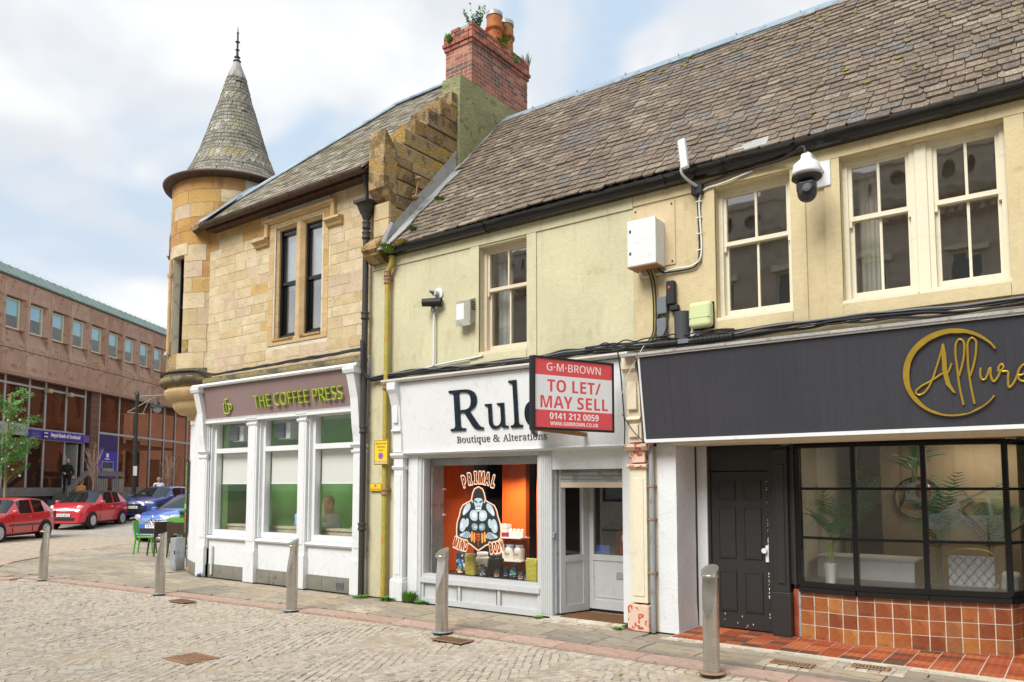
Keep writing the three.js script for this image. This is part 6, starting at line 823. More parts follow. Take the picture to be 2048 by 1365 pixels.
{
  const t = thing('alarm_box', 'grey metal box with louvres left of the flaking window', 'alarm box', [-7.3, 4.12, 0]); part(t, 'case', [extX([[0, 4.2], [0.14, 4.12], [0.14, 4.5], [0, 4.55]], -7.42, -7.14)], M('#b3b2a6', 0.6, { map: T.concrete })); part(t, 'label_plate', bx(-7.41, -7.26, 4.22, 4.46, 0.14, 0.143), m.white); part(t, 'louvres', Array.from({ length: 4 }, (_, i) => bx(-7.14, -7.135, 4.36 + i * 0.035, 4.375 + i * 0.035, 0.03, 0.11)), m.dark);
  const s = thing('motion_sensor', 'black twin ended sensor on a white conduit', 'sensor', [-7.9, 3.55, 0]); part(s, 'conduit', cyl(0.018, 0.018, 0.85, -7.93, 3.6, 0.06, 10), m.white); part(s, 'neck', cyl(0.04, 0.03, 0.1, -7.93, 4.43, 0.08, 12), m.grey); part(s, 'hood', [new THREE.CylinderGeometry(0.06, 0.07, 0.3, 14, 1, true).rotateZ(Math.PI / 2).rotateY(0.5).translate(-7.92, 4.57, 0.12), new THREE.CircleGeometry(0.06, 14).rotateY(Math.PI / 2 + 0.5).translate(-7.85, 4.57, 0.08)], m.black);
  const c = thing('round_bracket', 'white round wall bracket above the twin ended sensor', 'bracket', [-7.9, 4.62, 0]); part(c, 'disc', new THREE.CylinderGeometry(0.09, 0.09, 0.025, 24).rotateX(Math.PI / 2).translate(-7.88, 4.72, 0.015), m.white); part(c, 'nut', new THREE.CylinderGeometry(0.05, 0.05, 0.08, 8).rotateX(Math.PI / 2).translate(-7.9, 4.72, 0.06), m.lightGrey); part(c, 'stub', [new THREE.CylinderGeometry(0.02, 0.03, 0.08, 8).rotateX(Math.PI / 2).translate(-7.92, 4.73, 0.13)], m.grey);
}
{
  const t = thing('junction_box', 'upper grey junction box with black splice beside the cables', 'junction box', [-4.1, 3.9, 0]); part(t, 'case', rb(-4.18, -4.05, 3.88, 4.1, 0, 0.09, 0.015), m.grey); part(t, 'splice', [rb(-4.05, -3.94, 3.98, 4.28, 0.01, 0.1, 0.02), rb(-4.02, -3.9, 3.9, 3.98, 0.01, 0.08, 0.02)], m.black); part(t, 'red_mark', bx(-4.02, -3.99, 4.18, 4.21, 0.1, 0.103), M('#c0403a', 0.5));
  const s = thing('junction_box', 'lower grey junction box beside the cables', 'junction box', [-4.1, 3.6, 0]); part(s, 'case', rb(-4.19, -4.06, 3.6, 3.83, 0, 0.08, 0.015), m.grey); part(s, 'lug', rb(-4.14, -4.11, 3.83, 3.87, 0, 0.02, 0.005), m.lightGrey);
  const u = thing('speaker_box', 'dark grey curved wall box beside the green alarm cover', 'wall box', [-3.87, 3.5, 0]); part(u, 'body', [new THREE.CylinderGeometry(0.1, 0.1, 0.36, 20, 1, false, -Math.PI / 2, Math.PI).scale(1, 1, 0.9).translate(-3.87, 3.7, 0.02), bx(-3.97, -3.77, 3.52, 3.88, 0, 0.021)], M('#3c3f43', 0.7)); part(u, 'base', bx(-3.98, -3.76, 3.48, 3.53, 0, 0.11), m.grey);
  const a = thing('alarm_cover', 'pale green rounded alarm bell cover', 'alarm box', [-3.6, 3.62, 0]); part(a, 'cover', rb(-3.74, -3.46, 3.64, 3.95, 0.02, 0.16, 0.05, 5), M('#c3cd9a', 0.5)); part(a, 'seam', bx(-3.73, -3.47, 3.752, 3.756, 0.1, 0.1625), M('#8d9668', 0.6)); part(a, 'back_plate', rb(-3.74, -3.455, 3.63, 3.96, 0, 0.02, 0.004, 1), m.dark);
  const w = thing('junction_box', 'small white box under the pale green alarm cover', 'junction box', [-3.7, 3.53, 0]); part(w, 'case', rb(-3.76, -3.63, 3.52, 3.62, 0, 0.05, 0.006), m.white); part(w, 'gland', [rod([-3.73, 3.52, 0.03], [-3.74, 3.46, 0.05], 0.008)], m.whiteCable);
}
// signs by the downpipe
const noWait = (c, x, y, r) => { c.fillStyle = '#d0342c'; c.beginPath(); c.arc(x, y, r, 0, 7); c.fill(); c.fillStyle = '#2b6fd0'; c.beginPath(); c.arc(x, y, r * 0.78, 0, 7); c.fill(); c.strokeStyle = '#d0342c'; c.lineWidth = r * 0.22; c.beginPath(); c.moveTo(x - r * 0.6, y - r * 0.6); c.lineTo(x + r * 0.6, y + r * 0.6); c.stroke(); };
{
  const t1 = canvasTex(256, 360, (c, w, h) => { c.fillStyle = '#2a2410'; c.fillRect(0, 0, w, h); c.fillStyle = '#e3c11d'; c.fillRect(8, 8, w - 16, h - 16); c.fillStyle = '#1c1a10'; c.textAlign = 'center'; c.font = 'bold 42px sans-serif'; c.fillText('Restricted', w / 2, 62); c.fillText('Parking', w / 2, 112); c.fillText('Zone', w / 2, 162); noWait(c, w / 2, 232, 50); c.fillText('At any time', w / 2, 334, 230); });
  const t = thing('parking_sign', 'yellow Restricted Parking Zone plate on the downpipe', 'sign', [-8.93, 2.1, 0.18]); part(t, 'plate', rb(-9.08, -8.77, 2.1, 2.49, 0.17, 0.185, 0.006, 1), M('#d9b91f', 0.5)); part(t, 'print', new THREE.PlaneGeometry(0.3, 0.38).translate(-8.925, 2.295, 0.189), print(t1), { keepUV: true }); part(t, 'clamp', [bx(-8.98, -8.87, 2.2, 2.23, 0.08, 0.17)], m.galv);
  const t2 = canvasTex(256, 130, (c, w, h) => { c.fillStyle = '#2a2410'; c.fillRect(0, 0, w, h); c.fillStyle = '#e3c11d'; c.fillRect(5, 5, w - 10, h - 10); noWait(c, w / 2, 40, 24); c.fillStyle = '#1c1a10'; c.textAlign = 'center'; c.font = 'bold 40px sans-serif'; c.fillText('At any time', w / 2, 112, 236); });
  const s = thing('parking_sign', 'small yellow At any time plate below the larger yellow plate', 'sign', [-9.2, 1.68, 0.05]); part(s, 'plate', rb(-9.33, -9.06, 1.68, 1.81, 0.02, 0.035, 0.004, 1), M('#d9b91f', 0.5)); part(s, 'print', new THREE.PlaneGeometry(0.26, 0.12).translate(-9.195, 1.745, 0.038), print(t2), { keepUV: true });
}
// cables
const wob = (x0, x1, y, z, n, a = 0.02) => Array.from({ length: n + 1 }, (_, i) => [x0 + (x1 - x0) * i / n, (typeof y === 'function' ? y(x0 + (x1 - x0) * i / n) : y) + rr(-a, a), z + rr(-a * 0.6, a * 0.6)]);
{
  const ycb = (x) => 3.5 + 0.02 * Math.sin(x * 2.1);
  const t = thing('cable_bundle', 'tangled bundle of black cables running along the top of both right-hand shop fascias', 'cables', [-6, 3.45, 0.1]);
  for (let i = 0; i < 7; i++) part(t, 'cable', tube(wob(-9.3, 3.4, (x) => ycb(x) + 0.012 * i - 0.02, 0.07 + 0.012 * (i % 3), 44, 0.016), i % 3 ? 0.011 : 0.016, 5, 170), i === 3 ? M('#8a6a4a', 0.8) : i === 5 ? m.grey : m.cable);
  for (let i = 0; i < 4; i++) part(t, 'cable', tube(wob(-5.2, -3.2, (x) => 3.52 + 0.02 * i, 0.1, 14, 0.035), 0.009, 5, 60), m.cable);
  part(t, 'cable', tube([[-9.3, 3.5, 0.12], [-9.36, 3.6, 0.16], [-9.37, 3.8, 0.19], [-9.38, 4.0, 0.19], [-9.4, 4.1, 0.18], [-9.45, 4.14, 0.14]], 0.035, 8), m.cable);
  part(t, 'splice_tube', [new THREE.CylinderGeometry(0.035, 0.035, 0.5, 12).rotateZ(Math.PI / 2).translate(-3.45, 3.49, 0.14), ...Array.from({ length: 9 }, (_, i) => new THREE.TorusGeometry(0.037, 0.005, 5, 12).rotateY(Math.PI / 2).translate(-3.66 + i * 0.052, 3.49, 0.14))], m.black);
  part(t, 'splice_tube', [new THREE.CylinderGeometry(0.03, 0.03, 0.3, 10).rotateZ(Math.PI / 2).rotateY(0.1).translate(-4.05, 3.5, 0.13)], m.black);
  const u = thing('cable_bundle', 'black cable bundle following the mossy string course round the turret', 'cables', [-12, 3.95, 0.1]);
  const arc = Array.from({ length: 12 }, (_, i) => { const a = (142 - i * 8) * Math.PI / 180; return [-14.94 + 1.33 * Math.cos(a), 4.06, -0.98 + 1.33 * Math.sin(a)]; });
  for (let i = 0; i < 3; i++) part(u, 'cable', tube([...arc.slice(0, 11).map(([x, y, z]) => [x, y + i * 0.014, z + 0.01 * i]), ...wob(-13.8, -9.5, (x) => 3.955 + (x + 13.8) * 0.012 + i * 0.013, 0.1, 20, 0.008)], 0.016, 6, 150), m.cable);
  const v = thing('conduit', 'white conduit running up across the olive wall to the window', 'conduit', [-7.9, 3.45, 0.03]); part(v, 'pipe', [tube([[-8.2, 3.5, 0.04], [-8.19, 3.55, 0.04], [-7.1, 3.65, 0.04], [-6.98, 3.66, 0.04]], 0.014, 6)], m.white);
  const w = thing('cable', 'white and black cables clipped up the wall from cabinet to aerial', 'cables', [-3.63, 4.4, 0.03]); part(w, 'white_cable', tube([[-4.4, 4.46, 0.1], [-4.38, 4.4, 0.06], [-4.2, 4.4, 0.04], [-3.95, 4.43, 0.04], [-3.72, 4.43, 0.04], [-3.62, 4.5, 0.04], [-3.61, 5.25, 0.04], [-3.56, 5.33, 0.04], [-3.3, 5.36, 0.05], [-2.95, 5.42, 0.05]], 0.011, 6, 90), m.whiteCable); part(w, 'black_cable', tube([[-4.15, 4.46, 0.1], [-4.13, 4.42, 0.05], [-3.9, 4.4, 0.03], [-3.68, 4.42, 0.03], [-3.64, 4.5, 0.03], [-3.64, 5.3, 0.03]], 0.013, 6, 70), m.cable); for (const y of [4.6, 4.8, 5.0, 5.2]) part(w, 'clip', bx(-3.66, -3.59, y, y + 0.012, 0.02, 0.055), m.whiteCable);
  const k = thing('cable', 'cables dropping from the white cabinet past the junction boxes', 'cables', [-4.25, 3.5, 0.03]); for (let i = 0; i < 4; i++) part(k, 'cable', tube([[-4.28 + i * 0.02, 4.46, 0.12], [-4.27 + i * 0.02, 4.3, 0.03], [-4.25 + i * 0.02, 3.8, 0.03], [-4.27 + i * 0.02, 3.65, 0.03], [-4.35 + i * 0.03, 3.55, 0.05], [-4.55 + i * 0.05, 3.52, 0.07]], 0.009, 5, 50), i % 2 ? m.oliveDark : m.cable); part(k, 'cable', tube([[-4.02, 3.86, 0.08], [-4.04, 3.7, 0.1], [-4.1, 3.58, 0.1], [-4.16, 3.5, 0.1]], 0.01, 5), m.cable); part(k, 'cable', tube([[-4.17, 3.88, 0.05], [-4.2, 3.72, 0.07], [-4.19, 3.55, 0.1]], 0.01, 5), m.cable);
  const c2 = thing('cable', 'black cable from the gutter to the security camera', 'cables', [-2.7, 5.36, 0.1]); part(c2, 'cable', tube([[-3.6, 5.4, 0.05], [-3.3, 5.43, 0.06], [-2.9, 5.44, 0.08], [-2.55, 5.44, 0.12], [-2.36, 5.44, 0.28], [-2.27, 5.38, 0.42], [-2.24, 5.29, 0.45]], 0.014, 6, 60), m.cable);
  const c3 = thing('cable', 'thin black cable hanging down the fascia edge by the cream bracket', 'cables', [-4.62, 2.3, 0.3]); part(c3, 'cable', tube([[-4.63, 3.47, 0.28], [-4.6, 3.2, 0.26], [-4.59, 2.8, 0.22], [-4.58, 2.5, 0.2], [-4.56, 2.28, 0.25]], 0.009, 5, 50), m.cable); part(c3, 'cable', tube([[-4.2, 3.45, 0.4], [-4.45, 3.1, 0.36], [-4.56, 2.9, 0.3]], 0.005, 5, 24), m.whiteCable); part(c3, 'cable', tube([[-4.58, 2.65, 0.26], [-4.4, 2.42, 0.3], [-4.25, 2.28, 0.3]], 0.006, 5, 24), m.cable);
}
// ---------- the square beyond: rising road, bank ----------
const CAMR = V(0.80200672, 0, -0.59731501), CAMF = V(-0.59731501, 0, -0.80200672);
const CW = (X, Zc, y = 0) => { const p = EYE.clone().addScaledVector(CAMR, X).addScaledVector(CAMF, Zc); p.y = y; return p; };
const gy = (Zc) => Math.max(-0.05, (Zc - 28) * 0.045 - 0.05);
{
  const g = new THREE.PlaneGeometry(90, 60, 30, 60), p = g.attributes.position;
  for (let i = 0; i < p.count; i++) { const X = p.getX(i) - 52, Zc = p.getY(i) + 57.5, w = CW(X, Zc, gy(Math.min(Zc, 48)) + 0.004); p.setXYZ(i, w.x, w.y, w.z); } g.computeVertexNormals();
  structure('sloping_road', g, M('#bdb6aa', 0.9, { map: again(T.sett, 1.0), ...bump(again(T.coarse, 0.4), 0.02) }));
}
const bank = local('bank_building', 'brown concrete bank with row of deep windows and purple entrance sign', 'building', [-20.85, 0, 22.495], Math.atan2(0.834, -0.5518));
{
  const con = variants(['#cfab94', '#caa58e', '#d3b19c', '#c5a089'], 0.9, { map: again(T.concrete, 2.2), ...bump(T.coarse, 0.006) }), fr = M('#c9c9c6', 0.5, { map: T.metal });
  const X0 = 33.14 - 1.63 * 3, NB = 15, blue = M('#7cc0d4', 0.8), lg = M('#b9b4b0', 0.5), tint = M('#7b5440', 0.03, { phys: true, transmission: 0.8, thickness: 0, ior: 2.2, ...bump(T.wave, 0.002) });
  const core = part(bank, 'core', [bx(X0, X0 + NB * 1.63, 7.1, 11.4, -9, -0.95), bx(X0, X0 + NB * 1.63, 6.95, 7.1, -9, -0.02), bx(X0, X0 + NB * 1.63, 11.3, 11.44, -9, -0.02)], con[3]);
  for (let i = 0; i < NB; i++) {
    const a = X0 + i * 1.63, b = a + 1.63;
    const pn = part(bank, 'upper_panel', [ext(rect(a + 0.008, b - 0.008, 8.16, 11.4), -0.3, 0, [rect(a + 0.17, b - 0.12, 8.42, 10.57)]), extX([[-0.29, 8.42], [-0.29, 9.1], [-0.02, 8.42]], a + 0.171, b - 0.121), extY([[b - 0.121, -0.02], [b - 0.4, -0.29], [b - 0.121, -0.29]], 9.1, 10.569)], pick(con), { ox: rr(0, 9) });
    part(bank, 'lower_panel', rb(a + 0.008, b - 0.008, 7.05, 8.13, -0.4, 0, 0.01, 1), pick(con), { ox: rr(0, 9) });
    const w = part(bank, 'window', frame(a + 0.17, b - 0.36, 9.1, 10.5, -0.28, -0.16, 0.06), m.cream); part(w, 'pane', bx(a + 0.22, b - 0.41, 9.15, 10.45, -0.222, -0.218), m.glass); part(w, 'roller_blind', [bx(a + 0.22, b - 0.41, i % 3 ? 9.8 : 9.72, 10.46, -0.25, -0.24)], blue); part(w, 'room', [bx(a + 0.17, b - 0.36, 9.0, 10.55, -0.62, -0.6)], M('#4a4f4a', 0.9));
    if (i % 2) part(w, 'moss', Array.from({ length: 14 }, () => sph(rr(0.02, 0.05), rr(a + 0.3, b - 0.5), 8.46 + rr(0, 0.06), rr(-0.12, -0.04), 6, 4)), M('#8c8336', 1));
  }
  const rf2 = part(bank, 'roof', [extX([[0.06, 11.44], [0.06, 11.5], [-0.5, 12.1], [-0.6, 12.16], [-9, 12.2], [-9, 11.44]], X0, X0 + NB * 1.63)], M('#9db3ac', 0.6, { metalness: 0.3, map: again(T.concrete, 2) }));
  for (let x = X0 + 0.3; x < X0 + NB * 1.63; x += 0.545) part(rf2, 'seam', bar([x, 11.53, 0.07], [x, 12.13, -0.49], 0.03, 0.05), M('#76887f', 0.6));
  part(rf2, 'fascia_strip', bx(X0, X0 + NB * 1.63, 11.42, 11.5, 0.0, 0.08), M('#4c5a57', 0.6)); part(rf2, 'bird_spikes', Array.from({ length: 120 }, (_, i) => rod([X0 + i * 0.2, 12.14, -0.55], [X0 + i * 0.2 + 0.03, 12.3, -0.5 + (i % 3) * 0.05], 0.004, 0.002, 3)), m.grey, { stuff: true });
  // glazed ground floor, set back a little
  const z = -0.3, k = 1.012, MX = [28.2, 30.4, 31.8, 33.51, 35.16, 36.34, 37.96, 39.56].map((x) => x * k), MX2 = [40.86, 42.78, 44.5, 46.22, 47.91, 49.36, 51, 53].map((x) => x * k);
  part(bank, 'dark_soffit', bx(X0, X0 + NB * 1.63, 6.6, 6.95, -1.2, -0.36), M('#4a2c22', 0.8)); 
  const glaz = (xs, y0, ym0, ym1, y1) => { for (let i = 0; i + 1 < xs.length; i++) { const door = Math.abs(xs[i] - 37.96 * k) < 0.1; if (!door) part(bank, 'glass_pane', new THREE.PlaneGeometry(xs[i + 1] - xs[i] - 0.1, ym0 - y0).rotateY(rr(-0.012, 0.012)).translate((xs[i] + xs[i + 1]) / 2, (y0 + ym0) / 2, z - 0.04), tint, { ox: rr(0, 3) }); part(bank, 'glass_pane', new THREE.PlaneGeometry(xs[i + 1] - xs[i] - 0.1, y1 - ym1).rotateY(rr(-0.012, 0.012)).translate((xs[i] + xs[i + 1]) / 2, (y1 + ym1) / 2, z - 0.04), tint, { ox: rr(0, 3) }); } for (const x of xs) part(bank, 'mullion', bx(x - 0.05, x + 0.05, 1.4, 6.95, z - 0.12, z), fr); };
  glaz(MX, 1.72, 4.1, 4.6, 6.6); glaz(MX2, 1.72, 4.7, 4.82, 6.75);
  part(bank, 'transom', [bx(MX[0], MX[7], 6.55, 6.65, z - 0.1, z - 0.004), bx(MX[0], MX[4], 4.2, 4.75, z - 0.1, z + 0.05), bx(MX2[0], MX2[7], 4.7, 4.82, z - 0.1, z - 0.004), bx(MX[4], MX[7], 4.06, 4.12, z - 0.1, z - 0.004), bx(MX[4], MX[7], 4.5, 4.62, z - 0.1, z + 0.02)], fr);
  part(bank, 'plinth', [bx(X0, MX[6], 1.3, 1.72, z - 0.3, z + 0.06), bx(MX2[1], MX2[7], 1.3, 1.72, z - 0.3, z + 0.06)], M('#8d8c87', 0.8, { map: T.concrete })); part(bank, 'base_wall', [bx(X0, MX2[7], 0, 1.3, z - 0.4, z - 0.05)], M('#5a4a42', 0.9, { map: T.brick }));
  part(bank, 'pier', bx(39.97 * k, 40.74 * k, 0, 6.95, z - 0.5, z + 0.03), M('#7a5a4d', 0.9, { map: again(T.brick, 0.6) })); for (let y = 0; y < 46; y++) part(bank, 'pier_course', bx(39.97 * k + 0.02, 40.74 * k - 0.02, 1.5 + y * 0.12, 1.608 + y * 0.12, z + 0.03, z + 0.045), pick([M('#7d5b4c', 0.9), M('#6f5146', 0.9)]));
  // inside
  part(bank, 'interior', [bx(MX[0], MX2[7], 1.3, 1.42, -8, z - 0.45), bx(MX[0], MX2[7], 1.4, 7, -6.2, -6), bx(MX[0], MX2[7], 4.35, 4.5, -6, -2.2)], M('#6a4a38', 0.9)); part(bank, 'interior_screen', [bx(41.9 * k, 43.1 * k, 4.9, 6.3, -2.0, -1.9), bx(38.6, 39.9, 4.7, 5.2, -1.2, -1.1)], M('#d8671e', 0.7)); part(bank, 'frosted_panel', [bx(44.6 * k, 46.1 * k, 1.75, 4.6, -0.9, -0.88), bx(46.3 * k, 47.8 * k, 1.75, 3.5, -0.5, -0.48)], M('#9fc4bb', 0.7));
  part(bank, 'open_door', [bx(39.5, 39.6, 1.45, 4.0, -1.2, z - 0.05), bx(38.5, 38.56, 1.45, 3.4, -0.9, z)], fr);
  // sign band
  const pur = M('#4b2f9c', 0.45), sg = part(bank, 'sign_band', [extY([[35.1 * k, z - 0.02], [35.1 * k, z + 0.2], [39.2 * k, z + 0.2], [39.8 * k, z + 0.12], [40.05 * k, z - 0.02]], 4.12, 4.52)], pur);
  part(sg, 'sign_words', letters('Royal Bank of Scotland', fontBold, 2.35, 0.26, 0.02).translate(36.55 * k, 4.19, z + 0.2), M('#f1f1f4', 0.5)); part(sg, 'sign_emblem', [rb(35.95 * k, 36.28 * k, 4.16, 4.48, z + 0.2, z + 0.24, 0.02)], M('#2a1a66', 0.5)); const em = part(sg, 'emblem_arrows', [[0.09, 0.09], [-0.09, 0.09], [0.09, -0.09], [-0.09, -0.09]].map(([x, y]) => bx(36.55 + x - 0.035, 36.55 + x + 0.035, 4.32 + y - 0.035, 4.32 + y + 0.035, z + 0.24, z + 0.25)).concat([bx(36.47, 36.63, 4.38, 4.42, z + 0.24, z + 0.25), bx(36.47, 36.63, 4.22, 4.26, z + 0.24, z + 0.25)]), M('#f1f1f4', 0.5));
  // cash machine
  const at = part(bank, 'cash_machine_panel', bx(MX2[0] + 0.06, MX2[1] - 0.06, 3.75, 4.68, z - 0.03, z + 0.0), M('#2b1c63', 0.4)); part(bank, 'cash_machine_panel', bx(MX2[0] + 0.06, MX2[1] - 0.06, 2.28, 3.748, z - 0.03, z + 0.004), M('#3a2fb0', 0.4)); part(bank, 'cash_machine', [...frame(41.2 * k, 42.3 * k, 2.6, 3.2, z + 0.0, z + 0.05, 0.06), bx(41.25 * k, 42.25 * k, 2.64, 2.8, z, z + 0.1)], m.galv); part(bank, 'cash_screen', bx(41.4 * k, 42.1 * k, 2.82, 3.1, z + 0.006, z + 0.02), M('#4a4c50', 0.3)); part(bank, 'cash_emblem', [bx(41.6 * k, 41.85 * k, 3.42, 3.64, z + 0.004, z + 0.02), bx(41.5 * k, 41.95 * k, 3.3, 3.36, z + 0.004, z + 0.01)], M('#e9e9f2', 0.5));
  for (const x of [36.3, 37.95]) part(bank, 'floodlight', rb(x * k - 0.14, x * k + 0.14, 6.42, 6.62, z + 0.0, z + 0.3, 0.02), M('#b7a58a', 0.6));
  part(bank, 'platform', [bx(37.6, 45, 0, 1.42, z, 1.2), bx(37.2, 37.6, 0, 1.1, z, 1.2), bx(36.8, 37.2, 0, 0.8, z, 1.2), bx(36.4, 36.8, 0, 0.5, z, 1.2)], M('#8f8c85', 0.9, { map: T.concrete }));
}
{
  const t = local('handrail', 'broad grey metal handrail sloping up to the bank platform', 'railing', [-20.85, 0, 22.495], Math.atan2(0.834, -0.5518)), g = M('#9a9c9b', 0.4, { metalness: 0.6, map: T.metal });
  part(t, 'rail', [bar([36.3, 1.55, 1.3], [37.8, 2.45, 1.3], 0.08, 0.26), bx(37.75, 41.2, 2.32, 2.58, 1.26, 1.34), bx(36.22, 36.36, 0.2, 1.6, 1.24, 1.36)], g); for (let i = 0; i < 22; i++) { const x = 36.5 + i * 0.2; part(t, 'baluster', rod([x, 0.5, 1.3], [x, x < 37.8 ? 1.55 + (x - 36.3) * 0.6 : 2.34, 1.3], 0.014, 0.014, 5), m.dark); } part(t, 'side_panel', [bx(38.6, 39.7, 1.45, 2.2, 1.25, 1.3), bx(40.1, 41.2, 1.45, 2.2, 1.25, 1.3)], M('#a09c94', 0.8, { map: T.concrete }));
}
// ---------- street furniture ----------
{
  const b = CW(-17.87, 36.5, gy(36.5)), t = local('street_lamp', 'dark green street lamp with bracket arm and bell lantern', 'street lamp', b.toArray(), Math.atan2(0.59731501, 0.80200672)), gi = M('#2f3a36', 0.5, { map: T.rust });
  const H = 6.0 - b.y + 0.25; part(t, 'column', [lathe([[0.14, 0], [0.14, 1.0], [0.1, 1.1], [0.085, 1.2], [0.07, H - 0.3], [0.09, H - 0.28], [0.09, H - 0.12], [0.1, H - 0.1], [0.0, H + 0.16]], 0, 0, 0, 14)], gi); part(t, 'arm', [rod([0, H - 0.2, 0], [1.25, H - 0.13, 0], 0.028), rod([-0.45, H - 0.95, 0], [0.85, H - 0.22, 0], 0.028), rod([-0.45, H - 0.95, 0], [0.4, H - 1.05, 0], 0.02), rod([0.55, H - 0.4, 0], [0.3, H - 1.0, 0], 0.02)], M('#8a927c', 0.7)); part(t, 'lantern', [lathe([[0.03, 0.42], [0.05, 0.3], [0.13, 0.26], [0.15, 0.15], [0.22, 0.1], [0.36, 0.02], [0.36, 0.0], [0.2, 0.02], [0.0, 0.03]], 0.95, H - 0.72, 0, 20)], gi); part(t, 'glass_bowl', lathe([[0.2, 0.0], [0.18, -0.16], [0.1, -0.26], [0, -0.28]], 0.95, H - 0.71, 0, 18), M('#cfd4d4', 0.2, { phys: true, transmission: 0.5, thickness: 0 })); part(t, 'notice', bx(-0.02, 0.16, 1.95, 2.4, 0.1, 0.11), M('#c9ccc8', 0.6));
}
function spindly(label, base, h, group) { const t = thing('bare_tree', label, 'tree', base.toArray(), group), L = []; const bm = M('#a08672', 0.9); part(t, 'trunk', rod(base.toArray(), [base.x + 0.05, base.y + h * 0.62, base.z], 0.045, 0.028, 8), bm); for (let i = 0; i < 26; i++) { const f = rr(0.38, 0.64), a = rr(0, 6.28), l = rr(0.35, 0.95) * h * 0.33, s = [base.x + 0.03, base.y + h * f, base.z], e = [s[0] + Math.cos(a) * l * 0.45, s[1] + l, s[2] + Math.sin(a) * l * 0.45]; L.push(rod(s, e, 0.016, 0.006, 5)); for (let q = 0; q < 3; q++) { const u = rr(0.3, 0.9), a2 = rr(0, 6.28), p = s.map((v, j) => v + (e[j] - v) * u); L.push(rod(p, [p[0] + Math.cos(a2) * 0.14, p[1] + rr(0.15, 0.35), p[2] + Math.sin(a2) * 0.14], 0.008, 0.003, 4)); } } part(t, 'branches', L, bm); }
spindly('bare young tree in front of the brick pier of the bank', CW(-19.0, 35, 0.3), 3.9, 'bare young trees by the bank'); spindly('bare young tree right of the street lamp', CW(-16.95, 38, 0.4), 3.5, 'bare young trees by the bank');
// leafy rowan
{
  const b = CW(-20.4, 31, 0.1), t = thing('leafy_tree', 'slim young tree in fresh green leaf beside the red hatchback', 'tree', b.toArray()), bm = M('#8f7f66', 0.9), br = [], P = [];
  part(t, 'trunk', tube([[b.x, b.y, b.z], [b.x + 0.1, b.y + 1.6, b.z], [b.x + 0.16, b.y + 3.2, b.z + 0.05], [b.x + 0.25, b.y + 5.4, b.z]], 0.05, 8, 20), bm);
  for (let i = 0; i < 46; i++) { const f = rr(1.7, 5.2), a = rr(0, 6.28), l = (0.35 + 0.75 * Math.sin(Math.PI * clamp((f - 1.2) / 4.6))) * rr(0.6, 1.1), s = V(b.x + 0.08 + f * 0.03, b.y + f, b.z), e = V(s.x + Math.cos(a) * l, s.y + l * rr(0.45, 0.95), s.z + Math.sin(a) * l); br.push(rod(s.toArray(), e.toArray(), 0.014, 0.005, 4)); for (let q = 0; q < 16; q++) { const c = s.clone().lerp(e, rr(0.35, 1.08)).add(V(rr(-0.16, 0.16), rr(-0.12, 0.12), rr(-0.16, 0.16))), qn = Q(rr(-0.9, 0.9), rr(0, 6.28), rr(-0.9, 0.9)); for (let k = 0; k < 5; k++) { const sd = k % 2 ? 1 : -1, o = V((k - 2) * 0.05, 0, 0), tri = [[0, 0, 0], [0.028, 0.004, sd * 0.075], [-0.03, 0.004, sd * 0.075], [0, -0.01, sd * 0.13]]; for (const id of [[0, 1, 2], [1, 3, 2]]) for (const j of id) { const v = V(...tri[j]).add(o).applyQuaternion(qn).add(c); P.push(v.x, v.y, v.z); } } } }
  part(t, 'branches', br, bm); const g = new THREE.BufferGeometry(); g.setAttribute('position', new THREE.Float32BufferAttribute(P, 3)); g.computeVertexNormals(); part(t, 'crown', g, M('#5c9a3a', 0.7, { phys: true, transmission: 0.35, thickness: 0 })); part(t, 'blossom', Array.from({ length: 22 }, () => sph(rr(0.03, 0.06), b.x + rr(-0.6, 0.8), b.y + rr(2, 5), b.z + rr(-0.6, 0.6), 6, 4)), M('#dfe5c8', 0.9));
}
// café tables and chairs
function cafeChair(label, x, z, turn, mat) {
  const t = local('cafe_chair', label, 'chair', [x, 0, z], turn, 'café chairs on the pavement');       // faces +z
  part(t, 'seat', rb(-0.22, 0.22, 0.42, 0.455, -0.22, 0.22, 0.016, 3), mat);
  const arch = []; for (let i = 0; i <= 10; i++) { const a = Math.PI * i / 10; arch.push([0.15 * Math.cos(a), 0.5 + 0.1 * Math.sin(a)]); }
  const back = new THREE.ExtrudeGeometry(shape([[-0.225, 0.45], [-0.15, 0.45], ...arch.reverse(), [0.15, 0.45], [0.225, 0.45], [0.235, 0.85], [0.2, 0.87], [-0.2, 0.87], [-0.235, 0.85]]), { depth: 0.022, bevelEnabled: true, bevelSize: 0.005, bevelThickness: 0.005, bevelSegments: 2 }).translate(0, -0.45, -0.01).rotateX(-0.16).translate(0, 0.45, -0.2);
  part(t, 'backrest', back, mat);
  for (const [sx, sz] of [[-1, 1], [1, 1], [-1, -1], [1, -1]]) part(t, 'leg', rod([sx * 0.225, 0, sz * 0.235], [sx * 0.195, 0.43, sz * 0.19], 0.02, 0.026, 8), mat);
  return t;
}
